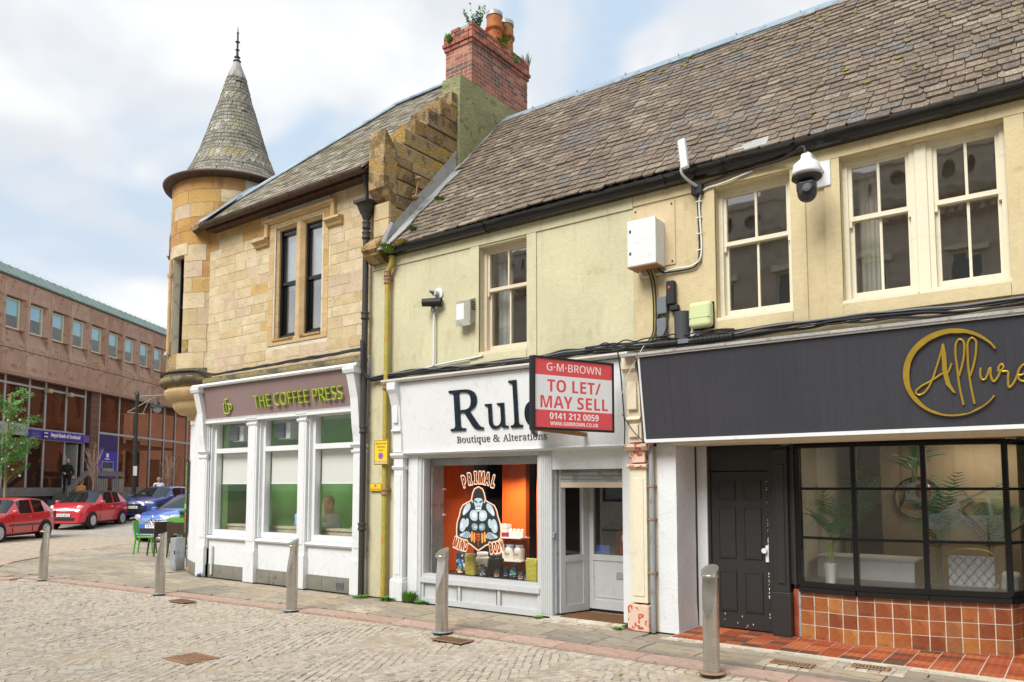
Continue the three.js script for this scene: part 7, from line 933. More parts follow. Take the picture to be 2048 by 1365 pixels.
{
  const gc = M('#57ab3c', 0.45), bc = M('#4a3a33', 0.5), toCam = Math.atan2(20, 11);
  cafeChair('green plastic café chair side-on at the left of the table', -20.0, -1.95, toCam + 1.35, gc); cafeChair('brown plastic café chair with its back to the camera beside the green chair', -19.1, -1.85, toCam + Math.PI + 0.35, bc); cafeChair('brown plastic café chair nearest the grey steel cabinet', -18.4, -1.98, toCam + Math.PI - 0.35, bc); cafeChair('green plastic café chair facing the camera behind the table', -20.6, -3.1, toCam - 0.1, gc);
  const t = local('cafe_table', 'small round metal café table between the green and brown chairs', 'table', [-19.55, 0, -2.6]); part(t, 'top', lathe([[0, 0.72], [0.34, 0.72], [0.35, 0.735], [0.34, 0.75], [0, 0.75]], 0, 0, 0, 28), m.chrome); part(t, 'column', cyl(0.03, 0.03, 0.7, 0, 0.02, 0), m.galv); part(t, 'base', [0, 1, 2, 3].map((i) => rb(0, 0.28, 0.0, 0.03, -0.03, 0.03, 0.01).rotateY(i * Math.PI / 2 + 0.4)), m.galv);
  const b = local('wheelie_bin', 'dark green wheeled bin behind the café table', 'bin', [-20.95, 0, -3.75], toCam); const bg = M('#2f6f4c', 0.6); part(b, 'body', new THREE.CylinderGeometry(0.4, 0.32, 0.92, 4).rotateY(Math.PI / 4).scale(0.95, 1, 1.1).translate(0, 0.55, 0), bg); part(b, 'lid', [rb(-0.3, 0.3, 1.01, 1.07, -0.35, 0.36, 0.02), rod([-0.25, 1.06, -0.38], [0.25, 1.06, -0.38], 0.02)], bg); for (const s of [-1, 1]) part(b, 'wheel', new THREE.CylinderGeometry(0.1, 0.1, 0.05, 16).rotateZ(Math.PI / 2).translate(s * 0.25, 0.1, -0.28), m.rubber);
  const c = thing('steel_cabinet', 'low grey galvanised steel cabinet at the café corner', 'cabinet', [-15.5, 0, -0.2]); part(c, 'case', rb(-15.62, -15.38, 0.02, 0.68, -0.36, -0.16, 0.006, 1), m.galv); part(c, 'door', rb(-15.605, -15.395, 0.05, 0.66, -0.16, -0.15, 0.004, 1), m.galv); part(c, 'handle', rb(-15.43, -15.41, 0.34, 0.42, -0.15, -0.135, 0.004, 1), m.dark);
}
// wall lamp peeping from behind the turret
{ const a = 150 * Math.PI / 180, t = local('wall_lamp', 'grey bracket lamp on the far side of the turret', 'lamp', [-14.94 + 1.25 * Math.cos(a), 4.62, -0.98 + 1.25 * Math.sin(a)], -0.4); part(t, 'arm', rod([0, 0, 0], [-0.3, 0.1, 0.1], 0.02), m.grey); part(t, 'shade', lathe([[0.0, 0.14], [0.08, 0.12], [0.1, 0.05], [0.22, 0], [0, 0]], -0.32, 0.02, 0.1, 16), m.galv); }
// ---------- cars ----------
function plate(str, front = true) { return canvasTex(256, 64, (c) => { c.fillStyle = front ? '#e9e9e4' : '#e0c53a'; c.fillRect(0, 0, 256, 64); c.fillStyle = '#17181a'; c.font = 'bold 52px sans-serif'; c.textAlign = 'center'; c.fillText(str, 128, 51, 236); }); }
function car(label, at, turn, o) {
  const t = local('parked_car', label, 'car', at, turn, 'parked cars'); const { L, W, H, paint } = o, hw = W / 2, hl = L / 2;
  const pm = M(paint, 0.28, { phys: true, clearcoat: 1, clearcoatRoughness: 0.05 }), gm = M('#20262a', 0.04, { phys: true, transmission: 0.55, thickness: 0, ior: 1.7 }), bk = m.black;
  // station: x, top height, belt height, body half width, roof half width; kind of the band that follows
  const st = o.stations.map(([x, top, belt, w, r, k]) => ({ x: x * hl, top, belt, w: w * hw, r: r * hw, k }));
  const sill = o.sill || 0.2, ring = (s) => { const c = s.top - s.belt > 0.16; return [[0, sill], [s.w * 0.86, sill], [s.w * 0.97, sill + 0.07], [s.w * 1.0, sill + (s.belt - sill) * 0.55], [s.w * 0.985, s.belt - 0.05], [s.w * 0.955, s.belt], [c ? s.r + 0.02 : s.w * 0.9, c ? s.top - 0.075 : Math.max(s.belt + 0.01, s.top - 0.03)], [c ? s.r * 0.88 : s.w * 0.7, s.top - (c ? 0.02 : 0.01)], [0, s.top]]; };
  const body = [], glass = [], roof = [];
  const face = (dst, a, b, c, d) => dst.push(...a, ...b, ...c, ...a, ...c, ...d);
  for (let i = 0; i + 1 < st.length; i++) { const A = ring(st[i]), B = ring(st[i + 1]), k = st[i].k || ''; for (let j = 0; j < 8; j++) for (const s of [1, -1]) { const p = [st[i].x, A[j][1], s * A[j][0]], q = [st[i + 1].x, B[j][1], s * B[j][0]], r = [st[i + 1].x, B[j + 1][1], s * B[j + 1][0]], u = [st[i].x, A[j + 1][1], s * A[j + 1][0]]; const dst = (j === 5 && k.includes('s')) || (j >= 6 && k.includes('w')) ? glass : j >= 6 && k.includes('r') && o.roof ? roof : body; s > 0 ? face(dst, p, q, r, u) : face(dst, p, u, r, q); } }
  for (const [s, f] of [[st[0], 1], [st[st.length - 1], -1]]) { const A = ring(s); for (let j = 0; j < 8; j++) for (const q of [1, -1]) { const P = [[s.x, A[j][1], q * A[j][0]], [s.x, A[j + 1][1], q * A[j + 1][0]], [s.x, (sill + s.belt) / 2, 0]]; if (q * f > 0) body.push(...P[0], ...P[2], ...P[1]); else body.push(...P[0], ...P[1], ...P[2]); } }
  const mk = (P) => { const g = new THREE.BufferGeometry(); g.setAttribute('position', new THREE.Float32BufferAttribute(P, 3)); g.computeVertexNormals(); return toCreasedNormals(g, 0.7); };
  part(t, 'body', mk(body), pm); part(t, 'windows', mk(glass), gm); if (roof.length) part(t, 'roof', mk(roof), M(o.roof, 0.7));
  const rw = o.wheel || 0.3; for (const wx of [o.axles[0] * hl, o.axles[1] * hl]) for (const s of [1, -1]) {
    const z = s * (hw - 0.09); part(t, 'wheel_arch', new THREE.CylinderGeometry(rw + 0.055, rw + 0.055, 0.2, 28).rotateX(Math.PI / 2).translate(wx, rw + 0.01, z - s * 0.0), bk);
    const wh = part(t, 'wheel', lathe([[rw * 0.66, -0.09], [rw * 0.93, -0.1], [rw, -0.07], [rw, 0.07], [rw * 0.93, 0.1], [rw * 0.66, 0.09]], 0, 0, 0, 30).rotateX(Math.PI / 2).translate(wx, rw, z + s * 0.025), m.rubber);
    const sp = []; for (let k = 0; k < (o.spokes || 7); k++) sp.push(rb(0.04, rw * 0.64, -0.03, 0.03, -0.012, 0.012, 0.01).rotateZ(k * 2 * Math.PI / (o.spokes || 7)).translate(wx, rw, z + s * 0.112)); part(wh, 'rim', [...sp, new THREE.TorusGeometry(rw * 0.64, 0.022, 6, 28).translate(wx, rw, z + s * 0.105), new THREE.CylinderGeometry(0.06, 0.06, 0.03, 14).rotateX(Math.PI / 2).translate(wx, rw, z + s * 0.118), new THREE.CylinderGeometry(rw * 0.64, rw * 0.64, 0.02, 24).rotateX(Math.PI / 2).translate(wx, rw, z + s * 0.096)], o.rim || M('#c4c5c4', 0.3, { metalness: 0.6 }));
  }
  const f = st[0], fx = f.x; const hb = o.belt, ring0 = M('#d7dadb', 0.15, { metalness: 0.5 });
  for (const s of [1, -1]) { for (const [lx, ly, lz, a, b] of o.lamps) part(t, 'headlight', new THREE.SphereGeometry(1, 16, 10).scale(0.06, b, a).rotateY(s * -0.5).translate(fx - lx, ly, s * lz), ring0); part(t, 'mirror', [rb(o.mirror - 0.07, o.mirror + 0.07, hb + 0.0, hb + 0.13, s * (hw + 0.1) - 0.08, s * (hw + 0.1) + 0.08, 0.04, 3), bar([o.mirror, hb, s * hw * 0.93], [o.mirror, hb + 0.03, s * (hw + 0.05)], 0.04)], pm); part(t, 'door_handle', rb(-0.12 + o.handle, 0.04 + o.handle, hb - 0.14, hb - 0.1, s * hw * 0.985 - 0.02, s * hw * 0.985 + 0.03, 0.012), o.chromeHandle ? m.chrome : pm); part(t, 'door_seam', [bx(o.mirror - 0.06, o.mirror - 0.05, sill + 0.1, hb - 0.03, s * hw * 0.99 - 0.006, s * hw * 0.99 + 0.012), bx(o.handle - 0.22, o.handle - 0.21, sill + 0.1, hb - 0.03, s * hw * 0.99 - 0.006, s * hw * 0.99 + 0.012)], bk); if (o.moulding) part(t, 'moulding', rb(-0.85, 0.75, 0.5, 0.56, s * hw - 0.02, s * hw + 0.02, 0.015), M('#4a4347', 0.7)); part(t, 'tail_lamp', rb(-hl + 0.02, -hl + 0.14, 0.68, 0.95, s * hw * 0.86 - 0.06, s * hw * 0.86 + 0.03, 0.03), M('#8d1a1a', 0.3)); }
  for (const [y0, y1, w, mt] of o.grilles) part(t, 'grille', rb(fx - 0.05, fx + 0.022, y0, y1, -w, w, 0.02), mt || bk);
  if (o.badge) part(t, 'badge', o.badge(fx), m.chrome);
  part(t, 'number_plate', [bx(fx + 0.02, fx + 0.036, o.plateY, o.plateY + 0.11, -0.26, 0.26)], m.white); part(t, 'plate_print', new THREE.PlaneGeometry(0.52, 0.11).rotateY(Math.PI / 2).translate(fx + 0.04, o.plateY + 0.055, 0), print(plate(o.reg)), { keepUV: true });
  part(t, 'underside', bx(-hl * 0.86, hl * 0.86, 0.16, 0.3, -hw * 0.8, hw * 0.8), bk); part(t, 'seats', [rb(-0.2, 0.0, 0.5, 1.15, -0.55, -0.12, 0.06), rb(-0.2, 0.0, 0.5, 1.15, 0.12, 0.55, 0.06), rb(-0.9, -0.75, 0.5, 1.05, -0.55, 0.55, 0.06), bx(0.55, 0.9, 0.75, 0.86, -0.6, 0.6)], m.dark);
  return t;
}
// heading: local +x is the nose
const head = (dx, dz) => Math.atan2(-dz, dx);
const HB = [0.5973, 0.802];           // towards the camera
const hatch = (H, belt, hood) => [[1, 0.62, 0.6, 0.78, 0.6], [0.95, hood - 0.1, 0.62, 0.9, 0.6], [0.75, hood, hood - 0.1, 0.97, 0.6], [0.42, hood + 0.09, belt - 0.02, 1, 0.6, 'w'], [0.1, H - 0.07, belt, 1, 0.72, 'sr'], [-0.02, H - 0.01, belt, 1, 0.74, 'sr'], [-0.24, H, belt + 0.01, 1, 0.75, 'r'], [-0.29, H, belt + 0.015, 1, 0.75, 'sr'], [-0.6, H - 0.04, belt + 0.04, 0.99, 0.73, 'r'], [-0.7, H - 0.08, belt + 0.06, 0.98, 0.71, 'w'], [-0.88, belt + 0.12, belt + 0.06, 0.95, 0.66], [-0.96, belt, belt - 0.08, 0.9, 0.6], [-1, 0.66, 0.6, 0.84, 0.6]];
const Pz = (X, Zc) => { const p = CW(X, Zc); return [p.x, gy(Zc) + 0.005, p.z]; };
car('red three-door hatchback with black side strip, at the left edge', Pz(-17.35, 26.2), head(...HB), { L: 3.95, W: 1.7, H: 1.44, belt: 0.9, paint: '#c9202c', stations: hatch(1.44, 0.9, 0.86), axles: [0.64, -0.62], wheel: 0.3, spokes: 6, lamps: [[0.12, 0.66, 0.62, 0.16, 0.1]], mirror: 0.62, handle: -0.28, moulding: true, grilles: [[0.3, 0.42, 0.5], [0.6, 0.68, 0.28]], plateY: 0.46, reg: 'SF05 KXN' });
car('red bubble-shaped small car with dark fabric roof', Pz(-17.5, 32.0), head(...HB), { L: 3.57, W: 1.63, H: 1.49, belt: 0.94, paint: '#c4142c', roof: '#2a1c1c', sill: 0.2, stations: [[1, 0.66, 0.6, 0.74, 0.6], [0.96, 0.8, 0.68, 0.88, 0.6], [0.82, 0.93, 0.8, 0.96, 0.6], [0.5, 1.0, 0.92, 1, 0.6, 'w'], [0.14, 1.41, 0.94, 1, 0.7, 'sr'], [0.0, 1.47, 0.95, 1, 0.73, 'sr'], [-0.24, 1.49, 0.96, 1, 0.74, 'r'], [-0.28, 1.49, 0.96, 1, 0.74, 'sr'], [-0.58, 1.45, 0.99, 0.99, 0.72, 'r'], [-0.68, 1.4, 1.0, 0.98, 0.7, 'w'], [-0.9, 1.08, 1.0, 0.94, 0.64], [-0.97, 0.92, 0.84, 0.88, 0.6], [-1, 0.62, 0.56, 0.82, 0.6]], axles: [0.66, -0.64], wheel: 0.29, spokes: 12, lamps: [[0.13, 0.78, 0.55, 0.12, 0.12], [0.08, 0.58, 0.56, 0.1, 0.065]], mirror: 0.66, handle: -0.25, chromeHandle: true, grilles: [[0.3, 0.42, 0.42]], plateY: 0.46, reg: 'SD70 JMU', badge: (x) => [rb(x - 0.02, x + 0.04, 0.63, 0.75, -0.09, 0.09, 0.03), rb(x - 0.02, x + 0.03, 0.675, 0.7, -0.4, 0.4, 0.01)] });
car('dark blue hatchback parked behind the red bubble-shaped car', Pz(-16.5, 36.2), head(0.5, 0.866), { L: 4.2, W: 1.8, H: 1.47, belt: 0.93, paint: '#22377c', stations: hatch(1.47, 0.93, 0.9), axles: [0.64, -0.62], wheel: 0.32, spokes: 10, lamps: [[0.16, 0.72, 0.68, 0.2, 0.08]], mirror: 0.7, handle: -0.25, grilles: [[0.3, 0.5, 0.6], [0.6, 0.68, 0.4]], plateY: 0.48, reg: 'SJ19 LYN' });
car('bright blue crossover with chrome barred grille behind the café tables', Pz(-10.9, 26.5), head(0.425, 0.905), { L: 4.2, W: 1.8, H: 1.57, belt: 1.0, paint: '#2f66c4', sill: 0.26, stations: hatch(1.57, 1.02, 1.0), axles: [0.64, -0.62], wheel: 0.34, spokes: 5, lamps: [[0.16, 0.84, 0.68, 0.2, 0.09]], mirror: 0.7, handle: -0.25, grilles: [[0.34, 0.5, 0.55], [0.7, 0.74, 0.62, m.chrome], [0.76, 0.79, 0.62, m.chrome], [0.64, 0.67, 0.5, m.chrome], [0.28, 0.31, 0.6, m.chrome]], plateY: 0.5, reg: 'SB71 XTK', badge: (x) => [new THREE.TorusGeometry(0.11, 0.03, 4, 4).rotateY(Math.PI / 2).scale(1, 1.25, 0.85).translate(x + 0.03, 0.74, 0)] });
// cars across the street, mirrored in the shop windows
car('white crossover parked across the street, mirrored in the bow window', [6.6, 0.0, 14.6], Math.PI, { L: 4.4, W: 1.82, H: 1.62, belt: 1.02, paint: '#d8d8d6', sill: 0.26, stations: hatch(1.62, 1.04, 1.02), axles: [0.64, -0.62], wheel: 0.34, spokes: 5, lamps: [[0.16, 0.86, 0.68, 0.2, 0.09]], mirror: 0.7, handle: -0.25, grilles: [[0.6, 0.82, 0.6], [0.34, 0.5, 0.6]], plateY: 0.5, reg: 'SL68 WVO' });
car('black hatchback parked behind the white crossover across the street', [11.6, 0.0, 14.6], Math.PI, { L: 4.1, W: 1.78, H: 1.45, belt: 0.92, paint: '#1b1c20', stations: hatch(1.45, 0.92, 0.9), axles: [0.64, -0.62], wheel: 0.32, spokes: 5, lamps: [[0.16, 0.72, 0.68, 0.2, 0.08]], mirror: 0.7, handle: -0.25, grilles: [[0.34, 0.5, 0.6]], plateY: 0.46, reg: 'SC65 EUF' });

// ---------- buildings across the street, seen only in the window glass ----------
{
  const st = M('#d9d5cc', 0.9, { map: T.stone }), t = thing('stone_building', 'pale classical stone building across the street, seen in the window reflections', 'building', [-6, 0, 19]);
  t.scale.y = 1.14; const xs = []; for (let x = -24; x < 16; x += 2.6) xs.push(x);
  part(t, 'wall', [ext(rect(-26, 17, 0, 9.4), 18, 18.5, xs.flatMap((x) => [rect(x, x + 1.1, 5.6, 8.0), rect(x, x + 1.3, 1.0, 3.6)]))], st); part(t, 'parapet_back', bx(-26, 17, 9.7, 10.6, 18.27, 18.5), M('#9d978c', 0.9)); part(t, 'rear', [bx(-26, 17, 0, 10.4, 20.5, 21), bx(-26, 17, 9.4, 9.6, 18, 20.6), bx(-26, -25.5, 0, 9.4, 18.5, 20.5), bx(16.5, 17, 0, 9.4, 18.5, 20.5)], st);
  part(t, 'cornice', extX([[18, 9.0], [17.9, 9.05], [17.85, 9.2], [17.5, 9.35], [17.4, 9.5], [17.4, 9.6], [18.2, 9.7]], -26, 17), st); part(t, 'dentils', Array.from({ length: 140 }, (_, i) => bx(-26 + i * 0.305, -25.85 + i * 0.305, 9.06, 9.2, 17.7, 17.9)), st, { stuff: true });
  const hs = []; for (let i = 0; i < 52; i++) { const cx2 = -25.4 + i * 0.8, c = []; for (let k = 0; k < 14; k++) c.push([cx2 + (i % 2 ? 0.1 : 0.25) * Math.cos(k * 0.449), 10.15 + 0.25 * Math.sin(k * 0.449)]); hs.push(c); } part(t, 'parapet', [ext(rect(-26, 17, 9.7, 10.6), 18.0, 18.25, hs), bx(-26, 17, 10.6, 10.75, 17.9, 18.35), ...[-22, -9, 4].map((x) => new THREE.CylinderGeometry(1.3, 1.3, 0.3, 20, 1, false, 0, Math.PI).rotateX(-Math.PI / 2).rotateZ(0).translate(x, 10.7, 18.1))], st);
  for (const x of xs) { const w = part(t, 'window', [...frame(x, x + 1.1, 5.6, 8.0, 18.1, 18.2, 0.08), bx(x, x + 1.1, 6.75, 6.83, 18.1, 18.2), bx(x + 0.53, x + 0.57, 5.6, 8, 18.12, 18.18), bx(x - 0.15, x + 1.25, 8.02, 8.2, 17.85, 18.1), bx(x - 0.15, x + 1.25, 5.4, 5.58, 17.85, 18.1)], m.cream); part(w, 'pane', bx(x, x + 1.1, 5.6, 8, 18.15, 18.155), m.mirrorGlass); const d = part(t, 'shop_window', frame(x, x + 1.3, 1.0, 3.6, 18.1, 18.2, 0.08), m.blackPaint); part(d, 'pane', bx(x, x + 1.3, 1, 3.6, 18.15, 18.155), m.mirrorGlass); }
}
{
  const t = local('red_sandstone_building', 'red sandstone building up the side street, seen in the bank glass', 'building', CW(-4.1, 66, 0).toArray(), Math.atan2(-0.834, 0.5518)), rs = M('#9a5a3c', 0.9, { map: T.stone }), hs = []; for (let i = 0; i < 9; i++) { const x = -21 + i * 5, c = [[x - 1.2, 1.2], [x + 1.2, 1.2]]; for (let k = 0; k <= 10; k++) c.push([x + 1.2 * Math.cos(Math.PI * k / 10), 4.2 + 1.2 * Math.sin(Math.PI * k / 10)]); hs.push(c); for (const s of [-1.2, 1.2]) hs.push(rect(x + s - 0.5, x + s + 0.5, 8, 10.4)); }
  part(t, 'wall', ext(rect(-24, 24, 0, 12.5), -0.5, 0, hs), rs); part(t, 'cornice', [extX([[0, 6.4], [0.5, 6.7], [0.6, 7.0], [0, 7.1]], -24, 24), extX([[0, 11.6], [0.7, 12.0], [0.8, 12.4], [0, 12.5]], -24, 24)], rs); part(t, 'balustrade', [...Array.from({ length: 110 }, (_, i) => lathe([[0.06, 0], [0.12, 0.25], [0.06, 0.6], [0.1, 0.75]], -24 + i * 0.436, 12.5, 0.3, 8)), bx(-24, 24, 13.25, 13.45, 0.1, 0.5)], rs, { stuff: true }); part(t, 'arch_ring', Array.from({ length: 9 }, (_, i) => new THREE.TorusGeometry(1.35, 0.18, 6, 16, Math.PI).translate(-21 + i * 5, 4.2, 0.03)), rs); part(t, 'column', Array.from({ length: 10 }, (_, i) => cyl(0.3, 0.26, 4.8, -23.5 + i * 5, 7.1, 0.25, 12)), rs); part(t, 'dark_rooms', bx(-24, 24, 0, 12.4, -1.2, -1.0), M('#3a241c', 0.9)); part(t, 'rear', bx(-24, 24, 0, 12.4, -6, -5.5), rs);
}
// ---------- people ----------
// bones: [ax,ay,az, bx,by,bz, ra, rb, colour]; joined by a smooth union, coloured by the nearest bone
function flesh(bones, cell, sharp = 55) {
  let lo = [1e9, 1e9, 1e9], hi = [-1e9, -1e9, -1e9]; for (const b of bones) for (let i = 0; i < 3; i++) { const r = Math.max(b[6], b[7]) + 0.03; lo[i] = Math.min(lo[i], b[i] - r, b[i + 3] - r); hi[i] = Math.max(hi[i], b[i] + r, b[i + 3] + r); }
  const c = lo.map((v, i) => (v + hi[i]) / 2), size = Math.max(...hi.map((v, i) => v - lo[i])), N = Math.min(150, Math.ceil(size / cell) + 4), half = (N * cell) / 2;
  const mc = new MarchingCubes(N, m.white, false, false, 60000), F = new Float32Array(N * N * N); mc.isolation = 0;
  const hs = N / 2, dist = (b, x, y, z) => { const vx = b[3] - b[0], vy = b[4] - b[1], vz = b[5] - b[2], l = vx * vx + vy * vy + vz * vz, t = l ? clamp(((x - b[0]) * vx + (y - b[1]) * vy + (z - b[2]) * vz) / l) : 0; return Math.hypot(x - b[0] - vx * t, y - b[1] - vy * t, z - b[2] - vz * t) - (b[6] + (b[7] - b[6]) * t); };
  for (const b of bones) { const r = Math.max(b[6], b[7]) + 0.09, idx = [0, 1, 2].map((i) => [Math.max(0, Math.floor(((Math.min(b[i], b[i + 3]) - r - c[i]) / half + 1) * hs)), Math.min(N - 1, Math.ceil(((Math.max(b[i], b[i + 3]) + r - c[i]) / half + 1) * hs))]); for (let k = idx[2][0]; k <= idx[2][1]; k++) for (let j = idx[1][0]; j <= idx[1][1]; j++) for (let i = idx[0][0]; i <= idx[0][1]; i++) { const x = c[0] + (i - hs) / hs * half, y = c[1] + (j - hs) / hs * half, z = c[2] + (k - hs) / hs * half; F[i + j * N + k * N * N] += Math.exp(-sharp * dist(b, x, y, z)); } }
  for (let i = 0; i < F.length; i++) mc.field[i] = F[i] > 1e-9 ? Math.log(F[i]) / sharp : -0.3;
  mc.update(); const n = mc.count, P = new Float32Array(n * 3), Nn = new Float32Array(n * 3), Cc = new Float32Array(n * 3);
  for (let i = 0; i < n; i++) { const p = [0, 1, 2].map((q) => mc.positionArray[3 * i + q] * half + c[q]); P.set(p, 3 * i); let best = 1e9, cb = null; for (const b of bones) { const d = dist(b, ...p); if (d < best) { best = d; cb = b[8]; } } Cc.set([cb.r, cb.g, cb.b], 3 * i); }
  const g = new THREE.BufferGeometry(); g.setAttribute('position', new THREE.BufferAttribute(P, 3)); g.setAttribute('color', new THREE.BufferAttribute(Cc, 3)); g.setAttribute('uv', new THREE.BufferAttribute(new Float32Array(n * 2), 2)); g.computeVertexNormals();
  const q = mergeVertices(g, 1e-4); q.computeVertexNormals(); return q;
}
const fleshM = M('#ffffff', 0.8, { vertexColors: true });
function person(label, at, turn, o) {
  const t = local('person', label, 'person', at, turn), C0 = (c) => new THREE.Color(c), skin = C0(o.skin || '#c9957a'), top = C0(o.top), leg = C0(o.legs || '#22242c'), shoe = C0('#1a1a1a'), B = [];
  const bn = (a, b, ra, rb2, c) => B.push([...a, ...b, ra, rb2, c]); const sit = o.sit, hy = sit ? 0.5 : 0.93, lean = o.lean || 0, up = (h, x = 0, z = 0) => [x, hy + h * Math.cos(lean) , z + h * Math.sin(lean)];
  bn(up(0, -0.09), up(0, 0.09), 0.115, 0.115, sit ? leg : leg); bn(up(0.02), up(0.26), 0.125, 0.125, top); bn(up(0.02, 0, 0), up(0.22, 0, 0), 0.13, 0.12, top); bn(up(0.3, -0.06), up(0.3, 0.06), 0.13, 0.13, top); bn(up(0.44, -0.13), up(0.44, 0.13), 0.085, 0.085, top); bn(up(0.46), up(0.6), 0.055, 0.05, o.collar ? top : skin);
  const hd = up(0.7, 0, 0.02), ht = o.headTurn || 0, hp = (x, y, z) => [hd[0] + x * Math.cos(ht) + z * Math.sin(ht), hd[1] + y, hd[2] - x * Math.sin(ht) + z * Math.cos(ht)];
  bn(hp(0, 0.035, -0.015), hp(0, 0.03, 0.01), 0.088, 0.085, skin); bn(hp(0, -0.05, 0.02), hp(0, -0.075, 0.045), 0.062, 0.04, skin); bn(hp(0, 0.01, 0.085), hp(0, -0.02, 0.108), 0.011, 0.015, skin); for (const s of [-1, 1]) bn(hp(s * 0.09, 0.01, -0.005), hp(s * 0.092, -0.025, 0.0), 0.012, 0.01, skin);
  for (const s of [-1, 1]) {
    const hip = up(-0.02, s * 0.095), kn = sit ? [s * 0.12, 0.5, 0.42] : [s * 0.11, 0.49, 0.02 + (o.stride || 0) * s], an = sit ? [s * 0.12, 0.09, 0.38] : [s * 0.12, 0.09, -0.02 + (o.stride || 0) * s * 1.6]; bn(hip, kn, 0.095, 0.062, leg); bn(kn, an, 0.06, 0.042, leg); bn([an[0], 0.045, an[2] - 0.04], [an[0] + s * 0.02, 0.035, an[2] + 0.16], 0.045, 0.038, shoe);
    const sh = up(0.43, s * 0.18), A = o.arms[s < 0 ? 0 : 1], el = [sh[0] + A[0][0], sh[1] + A[0][1], sh[2] + A[0][2]], wr = [el[0] + A[1][0], el[1] + A[1][1], el[2] + A[1][2]], d = V(...wr).sub(V(...el)).normalize(), hx = V(...wr).addScaledVector(d, 0.08); bn(sh, el, 0.062, 0.05, top); bn(el, wr, 0.048, 0.034, o.shortSleeve ? skin : top); bn(wr, hx.toArray(), 0.03, 0.036, skin);
    const sd = V(0, 1, 0).cross(d).normalize(); if (sd.length() < 0.1) sd.set(1, 0, 0); for (let k = 0; k < 4; k++) { const b0 = hx.clone().addScaledVector(sd, (k - 1.5) * 0.019), e0 = b0.clone().addScaledVector(d, [0.055, 0.07, 0.066, 0.05][k]).add(V(0, -0.015, 0)), e1 = e0.clone().addScaledVector(d, 0.01).add(V(0, -0.025, 0)); bn(b0.toArray(), e0.toArray(), 0.0095, 0.009, skin); bn(e0.toArray(), e1.toArray(), 0.009, 0.008, skin); } const th = V(...wr).addScaledVector(d, 0.03).addScaledVector(sd, -s * 0.03); bn(th.toArray(), th.clone().addScaledVector(d, 0.04).addScaledVector(sd, -s * 0.025).toArray(), 0.011, 0.009, skin);
  }
  part(t, 'body', flesh(B, o.cell || 0.015, 60), fleshM, { keepUV: true });
  for (const s of [-1, 1]) part(t, 'eye', sph(0.009, ...hp(s * 0.034, 0.012, 0.079), 8, 6), m.black); part(t, 'mouth', rb(-0.022, 0.022, -0.004, 0.004, -0.004, 0.004, 0.003).rotateY(ht).translate(...hp(0, -0.055, 0.08)), M('#8d4a44', 0.6));
  if (o.hair) { const H = [], hc = C0(o.hair), hb = (a, b, ra, rb2) => H.push([...a, ...b, ra, rb2, hc]); hb(hp(0, 0.06, -0.035), hp(0, 0.07, -0.008), 0.086, 0.074); hb(hp(0, 0.0, -0.05), hp(0, 0.05, -0.04), 0.08, 0.085); if (o.long) for (const s of [-1, 1]) { hb(hp(s * 0.066, 0.05, -0.055), hp(s * 0.08, -0.12, -0.06), 0.03, 0.034); hb(hp(s * 0.08, -0.12, -0.06), hp(s * 0.1, -0.32, 0.01), 0.034, 0.024); hb(hp(s * 0.05, -0.05, -0.07), hp(s * 0.06, -0.26, -0.06), 0.06, 0.05); } part(t, 'hair', flesh(H, 0.009, 70), fleshM, { keepUV: true }); }
  if (o.cap) part(t, 'cap', [new THREE.SphereGeometry(0.105, 18, 8, 0, 6.3, 0, 1.5).scale(1, 0.75, 1.1).translate(...hp(0, 0.05, -0.01)), rb(-0.075, 0.075, -0.008, 0.008, 0, 0.1, 0.008).rotateY(ht).translate(...hp(0, 0.05, 0.07))], M(o.cap, 0.9));
  return t;
}
const down = [[[-0.05, -0.28, 0.0], [0.0, -0.22, 0.08]], [[0.05, -0.28, 0.0], [0.0, -0.22, 0.08]]], fwd = [[[-0.03, -0.26, 0.06], [0.06, -0.02, 0.24]], [[0.03, -0.26, 0.06], [-0.06, -0.02, 0.24]]];
